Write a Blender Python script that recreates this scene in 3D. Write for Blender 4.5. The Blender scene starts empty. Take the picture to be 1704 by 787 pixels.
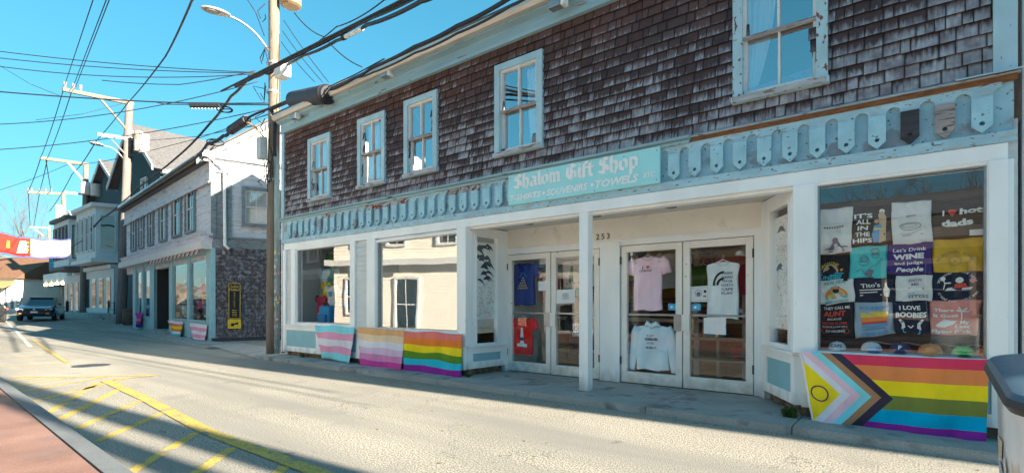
import bpy, bmesh, math, random
from math import sin, cos, tan, pi, radians, atan, atan2, sqrt, floor
from mathutils import Vector, Matrix, noise
from mathutils.geometry import tessellate_polygon
S = bpy.context.scene
C = S.collection
R = random.Random(7)

# ---------------------------------------------------------------- camera
TH = radians(38.2); FPX = 852.0; HZ = 505.0; EYE = 1.33
cd = bpy.data.cameras.new('camera'); cam = bpy.data.objects.new('camera', cd); C.objects.link(cam)
cd.lens = 18.0; cd.sensor_width = 36.0; cd.sensor_fit = 'HORIZONTAL'
cd.shift_y = (HZ - 393.5) / 1704.0
cd.clip_start = 0.05; cd.clip_end = 3000
cam.location = (0, 0, EYE); cam.rotation_euler = (radians(90), 0, TH)
S.camera = cam

# ---------------------------------------------------------------- light
SUN_EL = radians(17.5); SUN_K = 0.092      # sun travels along (-1, -SUN_K)
sdir = Vector((1, SUN_K, 0)).normalized() * cos(SUN_EL) + Vector((0, 0, sin(SUN_EL)))   # towards the sun
w = bpy.data.worlds.new('World'); S.world = w; w.use_nodes = True
nt = w.node_tree; nt.nodes.clear()
sky = nt.nodes.new('ShaderNodeTexSky'); sky.sky_type = 'NISHITA'; sky.sun_disc = False
sky.sun_elevation = SUN_EL; sky.sun_rotation = atan2(sdir.x, sdir.y)
sky.air_density = 0.8; sky.dust_density = 0.1; sky.ozone_density = 3.0
hs = nt.nodes.new('ShaderNodeHueSaturation'); hs.inputs['Hue'].default_value = 0.460
hs.inputs['Saturation'].default_value = 1.16; hs.inputs['Value'].default_value = 1.0
bg = nt.nodes.new('ShaderNodeBackground'); bg.inputs['Strength'].default_value = 0.069
wo = nt.nodes.new('ShaderNodeOutputWorld')
sp = nt.nodes.new('ShaderNodeRGBToBW'); k_ = nt.nodes.new('ShaderNodeMath'); k_.operation = 'MULTIPLY_ADD'; k_.inputs[1].default_value = .38; k_.inputs[2].default_value = 1.0      # soften the glare at the horizon
dv = nt.nodes.new('ShaderNodeVectorMath'); dv.operation = 'DIVIDE'; nt.links.new(sky.outputs[0], sp.inputs[0]); nt.links.new(sp.outputs[0], k_.inputs[0]); nt.links.new(sky.outputs[0], dv.inputs[0]); nt.links.new(k_.outputs[0], dv.inputs[1])
nt.links.new(dv.outputs[0], hs.inputs['Color']); nt.links.new(hs.outputs[0], bg.inputs[0]); nt.links.new(bg.outputs[0], wo.inputs[0])
sl = bpy.data.lights.new('sun', 'SUN'); sl.energy = 3.9; sl.angle = radians(0.53); sl.color = (1.0, 0.88, 0.70)
so = bpy.data.objects.new('sun', sl); C.objects.link(so); so.location = (20, 0, 20)
so.rotation_euler = sdir.to_track_quat('Z', 'Y').to_euler()
S.view_settings.view_transform = 'Standard'; S.view_settings.look = 'None'
S.view_settings.gamma = 1.0; S.view_settings.exposure = 2.72
S.render.resolution_x = 1024; S.render.resolution_y = 472
S.render.engine = 'CYCLES'
S.cycles.max_bounces = 8; S.cycles.transparent_max_bounces = 16

# ---------------------------------------------------------------- measuring: where a sight line meets a real plane
AX = (-sin(TH), cos(TH)); RT = (cos(TH), sin(TH))
def P(px, py, d):
    l = (px - 852) / FPX
    return Vector((d * (AX[0] + l * RT[0]), d * (AX[1] + l * RT[1]), EYE + (HZ - py) / FPX * d))
def onY(px, py, Y=6.4):
    l = (px - 852) / FPX
    return P(px, py, Y / (AX[1] + l * RT[1]))
def onX(px, py, X):
    l = (px - 852) / FPX
    return P(px, py, X / (AX[0] + l * RT[0]))
def gnd(px, py, z=0.0): return P(px, py, (EYE - z) * FPX / (py - HZ))
def wallhit(px, py, p0, dr):
    l = (px - 852) / FPX; a = (AX[0] + l * RT[0], AX[1] + l * RT[1])
    det = -a[0] * dr[1] + a[1] * dr[0]
    return P(px, py, (-p0[0] * dr[1] + p0[1] * dr[0]) / det)

# ---------------------------------------------------------------- helpers
ORG = {}
def tag(o, label=None, cat=None, group=None, kind=None):
    if label: o['label'] = label
    if cat: o['category'] = cat
    if group: o['group'] = group
    if kind: o['kind'] = kind
    return o
def thing(name, label, cat, loc=(0, 0, 0), group=None, rz=0.0):
    o = bpy.data.objects.new(name, None); o.empty_display_size = 0.1
    C.objects.link(o); o.location = loc; o.rotation_euler = (0, 0, rz); ORG[o.name] = Vector(loc)
    return tag(o, label, cat, group)
def link(name, me, parent=None, loc=(0, 0, 0)):
    o = bpy.data.objects.new(name, me); C.objects.link(o)
    if parent: o.parent = parent; ORG[o.name] = ORG[parent.name]
    o.location = loc
    return o
class Frame:
    """a vertical wall plane: s along it, n outwards, z up"""
    def __init__(f, o, d, flip=False):
        f.o = Vector((o[0], o[1], 0)); f.d = Vector((d[0], d[1], 0)).normalized()
        f.n = Vector((f.d.y, -f.d.x, 0)) * (-1 if flip else 1)
    def pt(f, s, n, z): return f.o + f.d * s + f.n * n + Vector((0, 0, z))
    def s_of(f, px, py=400):
        h = wallhit(px, py, f.o, f.d); return (h - f.o).dot(f.d)
    def sz(f, px, py):
        h = wallhit(px, py, f.o, f.d); return (h - f.o).dot(f.d), h.z
WF = Frame((0, 0), (1, 0))     # world frame: s=x, n=-y
class MB:
    def __init__(b): b.v = []; b.f = []; b.m = []; b.uv = {}
    def face(b, pts, m=0, uv=None):
        n = len(b.v); b.v += [Vector(p) for p in pts]; b.f.append(tuple(range(n, n + len(pts)))); b.m.append(m)
        if uv: b.uv[len(b.f) - 1] = uv
        return b
    def box(b, x0, x1, y0, y1, z0, z1, m=0):
        return b.fbox(WF, x0, x1, -y1, -y0, z0, z1, m)
    def fbox(b, F, s0, s1, n0, n1, z0, z1, m=0, dz=0.0):
        q = [F.pt(s, n, z + (dz if s == s1 else 0)) for z in (z0, z1) for n in (n0, n1) for s in (s0, s1)]
        k = len(b.v); b.v += q
        for f in ((0, 1, 3, 2), (4, 6, 7, 5), (0, 4, 5, 1), (2, 3, 7, 6), (0, 2, 6, 4), (1, 5, 7, 3)):
            b.f.append(tuple(k + i for i in f)); b.m.append(m)
        return b
    def frame_rect(b, F, s0, s1, z0, z1, t, n0, n1, m=0, tb=None, tt=None):
        tb = t if tb is None else tb; tt = t if tt is None else tt
        b.fbox(F, s0, s0 + t, n0, n1, z0, z1, m); b.fbox(F, s1 - t, s1, n0, n1, z0, z1, m)
        b.fbox(F, s0 + t, s1 - t, n0, n1 - 0.002, z0, z0 + tb, m); b.fbox(F, s0 + t, s1 - t, n0, n1 - 0.002, z1 - tt, z1, m)
        return b
    def tube(b, pts, r, n=8, m=0, cap=True):
        pts = [Vector(p) for p in pts]; rs = r if isinstance(r, (list, tuple)) else [r] * len(pts)
        k0 = len(b.v); up = None
        for i, p in enumerate(pts):
            t = (pts[min(i + 1, len(pts) - 1)] - pts[max(i - 1, 0)]).normalized()
            if up is None: up = Vector((0, 0, 1)) if abs(t.z) < .9 else Vector((1, 0, 0))
            a = t.cross(up).normalized(); c = a.cross(t).normalized(); up = c
            for j in range(n):
                g = 2 * pi * j / n; b.v.append(p + (a * cos(g) + c * sin(g)) * rs[i])
        for i in range(len(pts) - 1):
            for j in range(n):
                j2 = (j + 1) % n; q = k0 + i * n
                b.f.append((q + j, q + j2, q + n + j2, q + n + j)); b.m.append(m)
        if cap:
            b.f.append(tuple(k0 + j for j in range(n))); b.m.append(m)
            b.f.append(tuple(k0 + (len(pts) - 1) * n + j for j in reversed(range(n)))); b.m.append(m)
        return b
    def prism(b, pts, off, m=0, hole=None):
        """closed polygon pts (3D, planar), with an optional hole, pushed along the vector off"""
        pts = [Vector(p) for p in pts]; off = Vector(off); loops = [pts] + ([[Vector(p) for p in hole]] if hole else [])
        al = [p for l in loops for p in l]; n = len(al); tri = tessellate_polygon(loops); k = len(b.v)
        b.v += al + [p + off for p in al]
        for t in tri:
            b.f.append(tuple(k + i for i in t)); b.m.append(m)
            b.f.append(tuple(k + n + i for i in reversed(t))); b.m.append(m)
        s0 = 0
        for l in loops:
            for i in range(len(l)):
                j = (i + 1) % len(l); b.f.append((k + s0 + i, k + s0 + j, k + s0 + n + j, k + s0 + n + i)); b.m.append(m)
            s0 += len(l)
        return b
    def grid(b, fn, nu, nv, m=0, mfn=None):
        k = len(b.v)
        for j in range(nv + 1):
            for i in range(nu + 1): b.v.append(Vector(fn(i / nu, j / nv)))
        for j in range(nv):
            for i in range(nu):
                q = k + j * (nu + 1) + i; b.f.append((q, q + 1, q + nu + 2, q + nu + 1))
                b.m.append(mfn((i + .5) / nu, (j + .5) / nv) if mfn else m)
        return b
    def mesh(b, name, mats, org=Vector((0, 0, 0)), smooth=False, rnd=None):
        me = bpy.data.meshes.new(name)
        me.from_pydata([v - org for v in b.v], [], b.f)
        for m in (mats if isinstance(mats, (list, tuple)) else [mats]): me.materials.append(m)
        if any(b.m): me.polygons.foreach_set('material_index', b.m)
        if b.uv:
            ul = me.uv_layers.new(name='UVMap')
            for fi, uvs in b.uv.items():
                for li, u in zip(me.polygons[fi].loop_indices, uvs): ul.data[li].uv = u
        if rnd is not None:
            a = me.attributes.new('rnd', 'FLOAT', 'FACE'); a.data.foreach_set('value', rnd)
        if not b.uv and not smooth and len(b.f) < 60000:
            bm = bmesh.new(); bm.from_mesh(me); bmesh.ops.recalc_face_normals(bm, faces=bm.faces); bm.to_mesh(me); bm.free()
        if smooth:
            bm = bmesh.new(); bm.from_mesh(me); bmesh.ops.recalc_face_normals(bm, faces=bm.faces); bm.to_mesh(me); bm.free()
            me.polygons.foreach_set('use_smooth', [True] * len(me.polygons))
        me.update(); return me
    def build(b, name, mats, parent=None, label=None, cat=None, group=None, kind=None, smooth=False, rnd=None, bevel=0):
        org = ORG[parent.name] if parent else Vector((0, 0, 0))
        o = link(name, b.mesh(name, mats, org, smooth, rnd), parent)
        if not parent: ORG[o.name] = org
        if bevel:
            md = o.modifiers.new('bevel', 'BEVEL'); md.width = bevel; md.segments = 2; md.limit_method = 'ANGLE'; md.angle_limit = radians(40)
        return tag(o, label, cat, group, kind)

# ---------------------------------------------------------------- materials
MATS = {}
def M(name, col, rough=.75, var=.12, scale=6.0, metal=0.0, bump=0.0, bscale=40.0, col2=None, cut=.62, pscale=9.0, stretch=(1, 1, 1), soft=.03,
      spec=.4, col3=None, cut3=.66, p3=2.0, speckle=0.0, sscale=150.0, grime=0.0, crack=False):
    if name in MATS: return MATS[name]
    m = bpy.data.materials.new(name); m.use_nodes = True; t = m.node_tree; N = t.nodes; L = t.links
    p = N['Principled BSDF']; p.inputs['Roughness'].default_value = rough; p.inputs['Metallic'].default_value = metal
    p.inputs['Specular IOR Level'].default_value = spec
    g = N.new('ShaderNodeNewGeometry'); mp = N.new('ShaderNodeMapping'); mp.inputs['Scale'].default_value = stretch
    L.new(g.outputs['Position'], mp.inputs['Vector'])
    def nz(sc, det=4, src=None):
        n = N.new('ShaderNodeTexNoise'); n.inputs['Scale'].default_value = sc; n.inputs['Detail'].default_value = det
        L.new((src or mp).outputs[0], n.inputs['Vector']); return n
    def mix(a, b_, fac):
        x = N.new('ShaderNodeMix'); x.data_type = 'RGBA'
        for s, v in ((6, a), (7, b_)):
            if isinstance(v, tuple): x.inputs[s].default_value = (*v[:3], 1)
            else: L.new(v, x.inputs[s])
        if isinstance(fac, float): x.inputs[0].default_value = fac
        else: L.new(fac, x.inputs[0])
        return x.outputs[2]
    def ramp(src, lo, hi):
        r = N.new('ShaderNodeMapRange'); r.inputs['From Min'].default_value = lo; r.inputs['From Max'].default_value = hi
        L.new(src, r.inputs['Value']); return r.outputs[0]
    a = tuple(max(0, c * (1 - var)) for c in col); b_ = tuple(min(1, c * (1 + var)) for c in col)
    n1 = nz(scale); out = mix(a, b_, ramp(n1.outputs[0], .3, .7))
    if speckle:
        n4 = nz(sscale, 2); dk = tuple(c * (1 - speckle) for c in (1, 1, 1))
        x = N.new('ShaderNodeMix'); x.data_type = 'RGBA'; x.blend_type = 'MULTIPLY'; x.inputs[0].default_value = 1
        L.new(out, x.inputs[6])
        k = mix(tuple(1 - speckle for _ in range(3)), tuple(1 + speckle for _ in range(3)), ramp(n4.outputs[0], .35, .65))
        L.new(k, x.inputs[7]); out = x.outputs[2]
    if col2:
        n2 = nz(pscale, 6); out = mix(out, col2, ramp(n2.outputs[0], cut, cut + soft))
    if col3:
        n3 = nz(p3, 5, g and mp); out = mix(out, col3, ramp(n3.outputs[0], cut3, cut3 + .06))
    if grime:      # splashed dirt near the ground
        sz = N.new('ShaderNodeSeparateXYZ'); L.new(g.outputs['Position'], sz.inputs[0]); ng = nz(7, 5, mp); k1 = N.new('ShaderNodeMath'); k1.operation = 'MULTIPLY_ADD'; k1.inputs[1].default_value = -1.6; L.new(sz.outputs[2], k1.inputs[0]); L.new(ng.outputs[0], k1.inputs[2])
        kk = N.new('ShaderNodeMath'); kk.operation = 'MULTIPLY'; kk.inputs[1].default_value = grime; L.new(ramp(k1.outputs[0], .0, .42), kk.inputs[0]); out = mix(out, (.20, .18, .15), kk.outputs[0])
    if crack:      # hairline cracks, patches and worn wheel paths
        wv = nz(.55, 6); sb = N.new('ShaderNodeMath'); sb.operation = 'SUBTRACT'; sb.inputs[1].default_value = .5; L.new(wv.outputs[0], sb.inputs[0])
        a2 = N.new('ShaderNodeMath'); a2.operation = 'ABSOLUTE'; L.new(sb.outputs[0], a2.inputs[0]); out = mix((.07, .068, .065), out, ramp(a2.outputs[0], -.0004, .0020))
        mw = N.new('ShaderNodeMapping'); mw.inputs['Scale'].default_value = (.12, 1.3, 1); L.new(g.outputs['Position'], mw.inputs[0]); n7 = N.new('ShaderNodeTexNoise'); n7.inputs['Scale'].default_value = 1.0; n7.inputs['Detail'].default_value = 3; L.new(mw.outputs[0], n7.inputs[0])
        out2 = mix((.24, .23, .21), out, ramp(n7.outputs[0], .34, .56)); out = out2
        st_ = nz(1.9, 3); out = mix(out, (.10, .098, .095), ramp(st_.outputs[0], .70, .80))
    L.new(out, p.inputs['Base Color'])
    if bump:
        nb = nz(bscale, 3); bp = N.new('ShaderNodeBump'); bp.inputs['Strength'].default_value = bump; bp.inputs['Distance'].default_value = .01
        L.new(nb.outputs[0], bp.inputs['Height']); L.new(bp.outputs[0], p.inputs['Normal'])
    MATS[name] = m; return m
def glass(name, refl=.3, tint=(.96, .98, .98)):
    if name in MATS: return MATS[name]
    m = bpy.data.materials.new(name); m.use_nodes = True; t = m.node_tree; N = t.nodes; L = t.links; N.clear()
    o = N.new('ShaderNodeOutputMaterial'); mx = N.new('ShaderNodeMixShader'); tr = N.new('ShaderNodeBsdfTransparent'); gl = N.new('ShaderNodeBsdfGlossy')
    tr.inputs[0].default_value = (*tint, 1); gl.inputs['Roughness'].default_value = 0.0; gl.inputs['Color'].default_value = (.97, .97, .97, 1)
    g0 = N.new('ShaderNodeNewGeometry'); dp = N.new('ShaderNodeVectorMath'); dp.operation = 'DOT_PRODUCT'; L.new(g0.outputs['True Normal'], dp.inputs[0]); L.new(g0.outputs['Incoming'], dp.inputs[1])
    ab = N.new('ShaderNodeMath'); ab.operation = 'ABSOLUTE'; L.new(dp.outputs['Value'], ab.inputs[0])
    om = N.new('ShaderNodeMath'); om.operation = 'SUBTRACT'; om.inputs[0].default_value = 1.0; L.new(ab.outputs[0], om.inputs[1])
    fr = N.new('ShaderNodeMath'); fr.operation = 'POWER'; fr.inputs[1].default_value = 5.0; L.new(om.outputs[0], fr.inputs[0])      # Schlick's approximation
    ad = N.new('ShaderNodeMath'); ad.operation = 'MULTIPLY_ADD'; ad.inputs[1].default_value = 1 - refl; ad.inputs[2].default_value = refl + .07; ad.use_clamp = True
    g = N.new('ShaderNodeNewGeometry'); nn = N.new('ShaderNodeTexNoise'); nn.inputs['Scale'].default_value = 1.1; nn.inputs['Detail'].default_value = 1
    bp = N.new('ShaderNodeBump'); bp.inputs['Strength'].default_value = .12; bp.inputs['Distance'].default_value = .02
    L.new(g.outputs['Position'], nn.inputs['Vector']); L.new(nn.outputs[0], bp.inputs['Height']); L.new(bp.outputs[0], gl.inputs['Normal'])
    L.new(fr.outputs[0], ad.inputs[0]); L.new(ad.outputs[0], mx.inputs[0]); L.new(tr.outputs[0], mx.inputs[1]); L.new(gl.outputs[0], mx.inputs[2]); L.new(mx.outputs[0], o.inputs[0])
    MATS[name] = m; return m
def flat(name, col, rough=.7): return M(name, col, rough, var=.05, scale=12)
def emis(name, col, st):
    m = bpy.data.materials.new(name); m.use_nodes = True; p = m.node_tree.nodes['Principled BSDF']
    p.inputs['Base Color'].default_value = (*col, 1); p.inputs['Emission Color'].default_value = (*col, 1); p.inputs['Emission Strength'].default_value = st
    MATS[name] = m; return m

WOODGREY = (.20, .17, .15)
m_frieze = M('teal_peeling_paint', (.36, .55, .64), .7, .14, 3.0, bump=.5, bscale=30, col2=(.15, .13, .12), cut=.625, pscale=20, stretch=(1, 1, 2.2), col3=(.38, .46, .50), cut3=.58, p3=5)
m_friezebk = M('teal_frieze_board', (.31, .52, .62), .7, .14, 4.0, bump=.4, bscale=30, col2=(.16, .15, .15), cut=.63, pscale=22, col3=(.24, .30, .36), cut3=.56, p3=3)
m_picket = M('teal_picket_paint', (.33, .57, .67), .65, .12, 5.0, bump=.4, bscale=35, col2=(.16, .16, .16), cut=.66, pscale=26)
m_redpeel = M('red_primer_showing_paint', (.36, .42, .46), .8, .15, 4.0, bump=.5, bscale=30, col2=(.22, .045, .04), cut=.53, pscale=9, stretch=(1, 1, 1.6), col3=(.30, .24, .21), cut3=.6, p3=7)
m_bare = M('bare_grey_wood', (.34, .31, .31), .85, .22, 3.0, bump=.6, bscale=30, stretch=(1, 1, 9), col2=(.14, .10, .08), cut=.6, pscale=5)
m_darkwood = M('bare_dark_wood', (.05, .05, .06), .85, .3, 4.0, stretch=(1, 1, 9), bump=.5)
m_rotwood = M('raw_orange_wood', (.20, .09, .04), .9, .35, 8.0, stretch=(1, 1, 5), bump=.6)
m_case = M('teal_window_casing_paint', (.38, .56, .64), .65, .13, 4.0, bump=.4, bscale=40, col2=(.30, .27, .25), cut=.66, pscale=20, stretch=(1, 1, .5))
m_casered = M('teal_casing_with_red_peeling', (.38, .57, .64), .65, .13, 4.0, bump=.4, bscale=40, col2=(.20, .07, .065), cut=.60, pscale=22, stretch=(1, 1, .6))
m_sillw = M('weathered_sill', (.42, .42, .44), .8, .2, 6.0, bump=.5, bscale=40, col2=(.20, .16, .14), cut=.58, pscale=14, stretch=(.4, 1, 2))
m_eave = M('teal_eave_board_paint', (.28, .44, .50), .75, .15, 2.0, bump=.3, bscale=25, col2=(.12, .12, .12), cut=.66, pscale=7, stretch=(.35, 1, 2.5), col3=(.30, .45, .48), cut3=.6, p3=4)
m_gutter = M('grey_metal_gutter', (.60, .56, .50), .45, .15, 4.0, metal=.3, stretch=(.3, 1, 1))
m_trim = M('pale_white_trim', (.84, .87, .88), .55, .06, 2.5, bump=.15, bscale=30, col2=(.52, .53, .52), cut=.70, pscale=16, stretch=(1, 1, .4), soft=.06, grime=.55)
m_sash = M('chipped_white_sash', (.70, .70, .70), .6, .08, 6.0, bump=.3, bscale=60, col2=(.40, .37, .34), cut=.68, pscale=25)
m_doorfr = M('cream_white_door_frame', (.84, .80, .75), .5, .05, 3.0, col2=(.45, .38, .33), cut=.70, pscale=12, grime=.45)
m_cream = M('cream_recess_wall', (.84, .82, .76), .8, .05, 1.5, bump=.05, col2=(.62, .60, .54), cut=.6, pscale=4, soft=.2)
m_ceil = M('grey_recess_ceiling', (.60, .60, .58), .8, .06, 1.5)
m_panel = M('aqua_panel_paint', (.25, .49, .57), .55, .07, 3.0, grime=.4)
m_sidg = M('grey_white_clapboard', (.58, .62, .64), .65, .07, 4.0, bump=.15, bscale=40, stretch=(.5, 1, 3))
m_found = M('foundation_wood_and_brick', (.15, .11, .07), .9, .5, 9.0, bump=.8, bscale=20, col2=(.30, .14, .10), cut=.6, pscale=11)
m_signb = M('bright_aqua_sign_paint', (.36, .76, .80), .55, .05, 2.0, col2=(.18, .30, .30), cut=.80, pscale=20)
m_white = flat('white_lettering', (.86, .86, .86))
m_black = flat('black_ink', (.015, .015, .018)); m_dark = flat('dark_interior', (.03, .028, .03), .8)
m_glassup = glass('upstairs_window_glass', .42); m_glass = glass('shop_window_glass', .22); m_glassd = glass('door_glass', .0); m_glassr = glass('display_glass', .07)
m_galg = glass('gallery_glass', .14); m_dkglass = glass('dark_house_glass', .06, (.25, .3, .3))
m_metal = M('galvanised_metal', (.36, .37, .38), .4, .1, 8.0, metal=.7); m_dmetal = M('dark_metal', (.08, .08, .09), .5, .1, metal=.5)
m_pole = M('weathered_pole_wood', (.18, .15, .12), .9, .2, 3.0, bump=.8, bscale=12, stretch=(4, 4, .35), col2=(.10, .075, .055), cut=.58, pscale=6, soft=.1)
m_polegrey = M('grey_pole_wood', (.17, .15, .14), .9, .25, 3.0, bump=.8, bscale=12, stretch=(4, 4, .35), col2=(.12, .09, .08), cut=.57, pscale=6, soft=.1)
m_cable = flat('black_cable', (.018, .02, .028), .6)
m_asph = M('aged_asphalt', (.32, .298, .255), .92, .12, .55, bump=.6, bscale=80, speckle=.60, sscale=62, col2=(.21, .20, .19), cut=.60, pscale=1.3, soft=.2, crack=True)
m_conc = M('sidewalk_concrete', (.33, .33, .32), .88, .14, 1.8, bump=.3, bscale=60, speckle=.12, sscale=90, col2=(.17, .17, .17), cut=.56, pscale=3.5, soft=.12, col3=(.10, .10, .095), cut3=.66, p3=1.7)
m_curb = M('granite_kerb', (.155, .17, .185), .85, .14, 3.0, bump=.2, speckle=.15, sscale=120)
m_brick = M('red_sidewalk_pavers', (.27, .15, .12), .85, .24, 1.6, bump=.3, bscale=50, speckle=.10, sscale=70, col2=(.24, .15, .135), cut=.54, pscale=2.2, soft=.15, col3=(.06, .05, .05), cut3=.78, p3=22)
m_yellow = M('worn_yellow_road_paint', (.52, .37, .08), .8, .12, 6.0, bump=.3, bscale=90, speckle=.25, sscale=60, col2=(.30, .27, .20), cut=.54, pscale=22, soft=.14, col3=(.26, .24, .20), cut3=.57, p3=5)
m_whitel = M('worn_white_road_paint', (.55, .54, .50), .8, .12, 6.0, speckle=.2, sscale=60, col2=(.27, .26, .24), cut=.58, pscale=10, soft=.12)
m_roof = M('light_grey_asphalt_shingles', (.10, .098, .102), .9, .2, 6.0, bump=.4, bscale=20, speckle=.12, sscale=8)
m_roofd = M('dark_roof_shingles', (.10, .10, .11), .9, .2, 4.0, bump=.4, bscale=20)
m_galw = M('pale_peeling_clapboard', (.56, .57, .61), .75, .14, 3.0, bump=.4, bscale=30, stretch=(.6, .6, 3), col2=(.22, .19, .18), cut=.66, pscale=8, col3=(.36, .38, .42), cut3=.58, p3=2)
m_galtrim = M('grey_blue_gallery_trim', (.19, .23, .26), .8, .2, 3.0, bump=.4, bscale=30, col2=(.12, .10, .10), cut=.60, pscale=9, stretch=(.5, .5, 3))
m_gallav = M('faded_lavender_band', (.56, .50, .58), .75, .1, 3.0, bump=.3, col2=(.26, .22, .24), cut=.66, pscale=8, stretch=(.4, .4, 3))
m_galteal = M('teal_storefront_paint', (.27, .47, .52), .6, .08, 3.0, bump=.1)
m_house_w = M('white_house_paint', (.56, .57, .57), .7, .06, 2.0); m_house_t = M('dark_teal_house_shingles', (.025, .065, .08), .85, .25, 8.0, bump=.5, bscale=18)
m_house_b = M('pale_blue_house_paint', (.50, .57, .59), .7, .08, 2.0); m_creamh = M('cream_clapboard_house', (.80, .75, .66), .7, .05, 2.0)
m_brown = M('dark_brown_siding', (.07, .05, .045), .8, .2, 3.0, stretch=(.3, 1, 6))
m_wood = M('honey_slatwall_wood', (.55, .25, .10), .5, .2, 3.0, stretch=(.5, 1, 8)); m_beige = M('beige_shelf_wood', (.66, .54, .40), .5, .12, 3.0, stretch=(.5, 1, 6))
m_bark = M('bare_tree_bark', (.12, .09, .075), .9, .2, 8.0)

def shingle_material():
    m = bpy.data.materials.new('weathered_wood_shingles'); m.use_nodes = True; t = m.node_tree; N = t.nodes; L = t.links
    p = N['Principled BSDF']; p.inputs['Roughness'].default_value = .85; p.inputs['Specular IOR Level'].default_value = .2
    at = N.new('ShaderNodeAttribute'); at.attribute_name = 'rnd'; uv = N.new('ShaderNodeUVMap'); uv.uv_map = 'UVMap'
    sx = N.new('ShaderNodeSeparateXYZ'); L.new(uv.outputs[0], sx.inputs[0])
    g = N.new('ShaderNodeNewGeometry'); gz = N.new('ShaderNodeSeparateXYZ'); L.new(g.outputs['Position'], gz.inputs[0])
    def math_(op, a, b_=None, c=None, clamp=False):
        x = N.new('ShaderNodeMath'); x.operation = op; x.use_clamp = clamp
        for i, v in enumerate((a, b_, c)):
            if v is None: continue
            if isinstance(v, (int, float)): x.inputs[i].default_value = v
            else: L.new(v, x.inputs[i])
        return x.outputs[0]
    def rng(src, a, b_, c=0., d=1.):
        x = N.new('ShaderNodeMapRange'); L.new(src, x.inputs[0]); x.inputs[1].default_value = a; x.inputs[2].default_value = b_; x.inputs[3].default_value = c; x.inputs[4].default_value = d; return x.outputs[0]
    def nz(scale, stretch, det=3):
        mp = N.new('ShaderNodeMapping'); mp.inputs['Scale'].default_value = stretch; L.new(g.outputs['Position'], mp.inputs[0])
        n = N.new('ShaderNodeTexNoise'); n.inputs['Scale'].default_value = scale; n.inputs['Detail'].default_value = det; L.new(mp.outputs[0], n.inputs[0]); return n.outputs[0]
    def mix(a, b_, f):
        x = N.new('ShaderNodeMix'); x.data_type = 'RGBA'
        for s, v in ((6, a), (7, b_)):
            if isinstance(v, tuple): x.inputs[s].default_value = (*v, 1)
            else: L.new(v, x.inputs[s])
        L.new(f, x.inputs[0]); return x.outputs[2]
    big = nz(.8, (1, 1, 1.6)); streak = nz(22, (1.6, 1, .22), 4); mid = nz(7, (1, 1, 1))
    # red brown under the eave, slate lower down
    redm = math_('ADD', rng(gz.outputs[2], 4.55, 5.35), rng(big, .3, .7, -.45, .45), clamp=True)
    redx = rng(gz.outputs[0], -1.5, .3, 1, .25)
    red = math_('MULTIPLY', redm, redx)
    base = mix((.090, .064, .070), (.150, .068, .048), red)
    vv = mix((.02, .016, .018), (.15, .10, .10), at.outputs['Fac'])
    base = mix(base, vv, rng(mid, .3, .7, .15, .6))
    # bleached butt ends
    a1 = rng(gz.outputs[2], 3.5, 5.0, .98, .10)
    a2 = rng(gz.outputs[0], -1.4, .5, 0, .55)
    lev = math_('ADD', math_('ADD', a1, a2), rng(big, .3, .7, -.38, .30))
    lev = math_('ADD', lev, rng(at.outputs['Fac'], 0, 1, -.42, .40))
    k = math_('SUBTRACT', math_('MULTIPLY', lev, .95), sx.outputs[1])
    k = math_('ADD', k, rng(streak, .25, .75, -.42, .42))
    k = rng(k, -.05, .62)
    pale = mix((.25, .255, .29), (.42, .43, .47), rng(streak, .3, .7))
    pale = mix(pale, (.17, .15, .17), rng(mid, .40, .70))
    out = mix(base, pale, k)
    ed = math_('MINIMUM', sx.outputs[0], math_('SUBTRACT', 1.0, sx.outputs[0])); out = mix((.018, .015, .018), out, rng(ed, .0, .075, .25, 1.0))
    tp = rng(sx.outputs[1], .72, 1.0, 1.0, .45); sh_ = N.new('ShaderNodeMix'); sh_.data_type = 'RGBA'; L.new(out, sh_.inputs[7]); sh_.inputs[6].default_value = (.03, .025, .03, 1); L.new(tp, sh_.inputs[0]); out = sh_.outputs[2]  # shadow line below each course, painted into the shingle tops
    L.new(out, p.inputs['Base Color'])
    bp = N.new('ShaderNodeBump'); bp.inputs['Strength'].default_value = .5; bp.inputs['Distance'].default_value = .006
    L.new(streak, bp.inputs['Height']); L.new(bp.outputs[0], p.inputs['Normal'])
    return m
m_shingle = shingle_material()

# ================================================================ SETTING
def rise(x):
    s = -x
    pts = [(-1e4, 0), (32, 0), (45, .26), (55, .45), (130, .6), (1e4, .8)]
    for (a, b_), (c, d) in zip(pts, pts[1:]):
        if s <= c: return b_ + (d - b_) * (s - a) / (c - a)
    return .8
def gz_(x, y): return rise(x)
xs = [-1500, -400, -200, -130, -100, -80, -65, -55, -50, -45, -40, -36, -32, -25, -20, -15, -10, -5, 0, 5, 10, 20, 60, 300, 1500]
ys = [-1500, -300, -60, -20, -5, 0, 3, 6, 10, 20, 60, 300, 1500]
b = MB(); nx = len(xs)
for y in ys:
    for x in xs: b.v.append(Vector((x, y, rise(x))))
for j in range(len(ys) - 1):
    for i in range(nx - 1):
        q = j * nx + i; b.f.append((q, q + 1, q + nx + 1, q + nx)); b.m.append(0)
b.build('road', m_asph, kind='structure')

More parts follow.
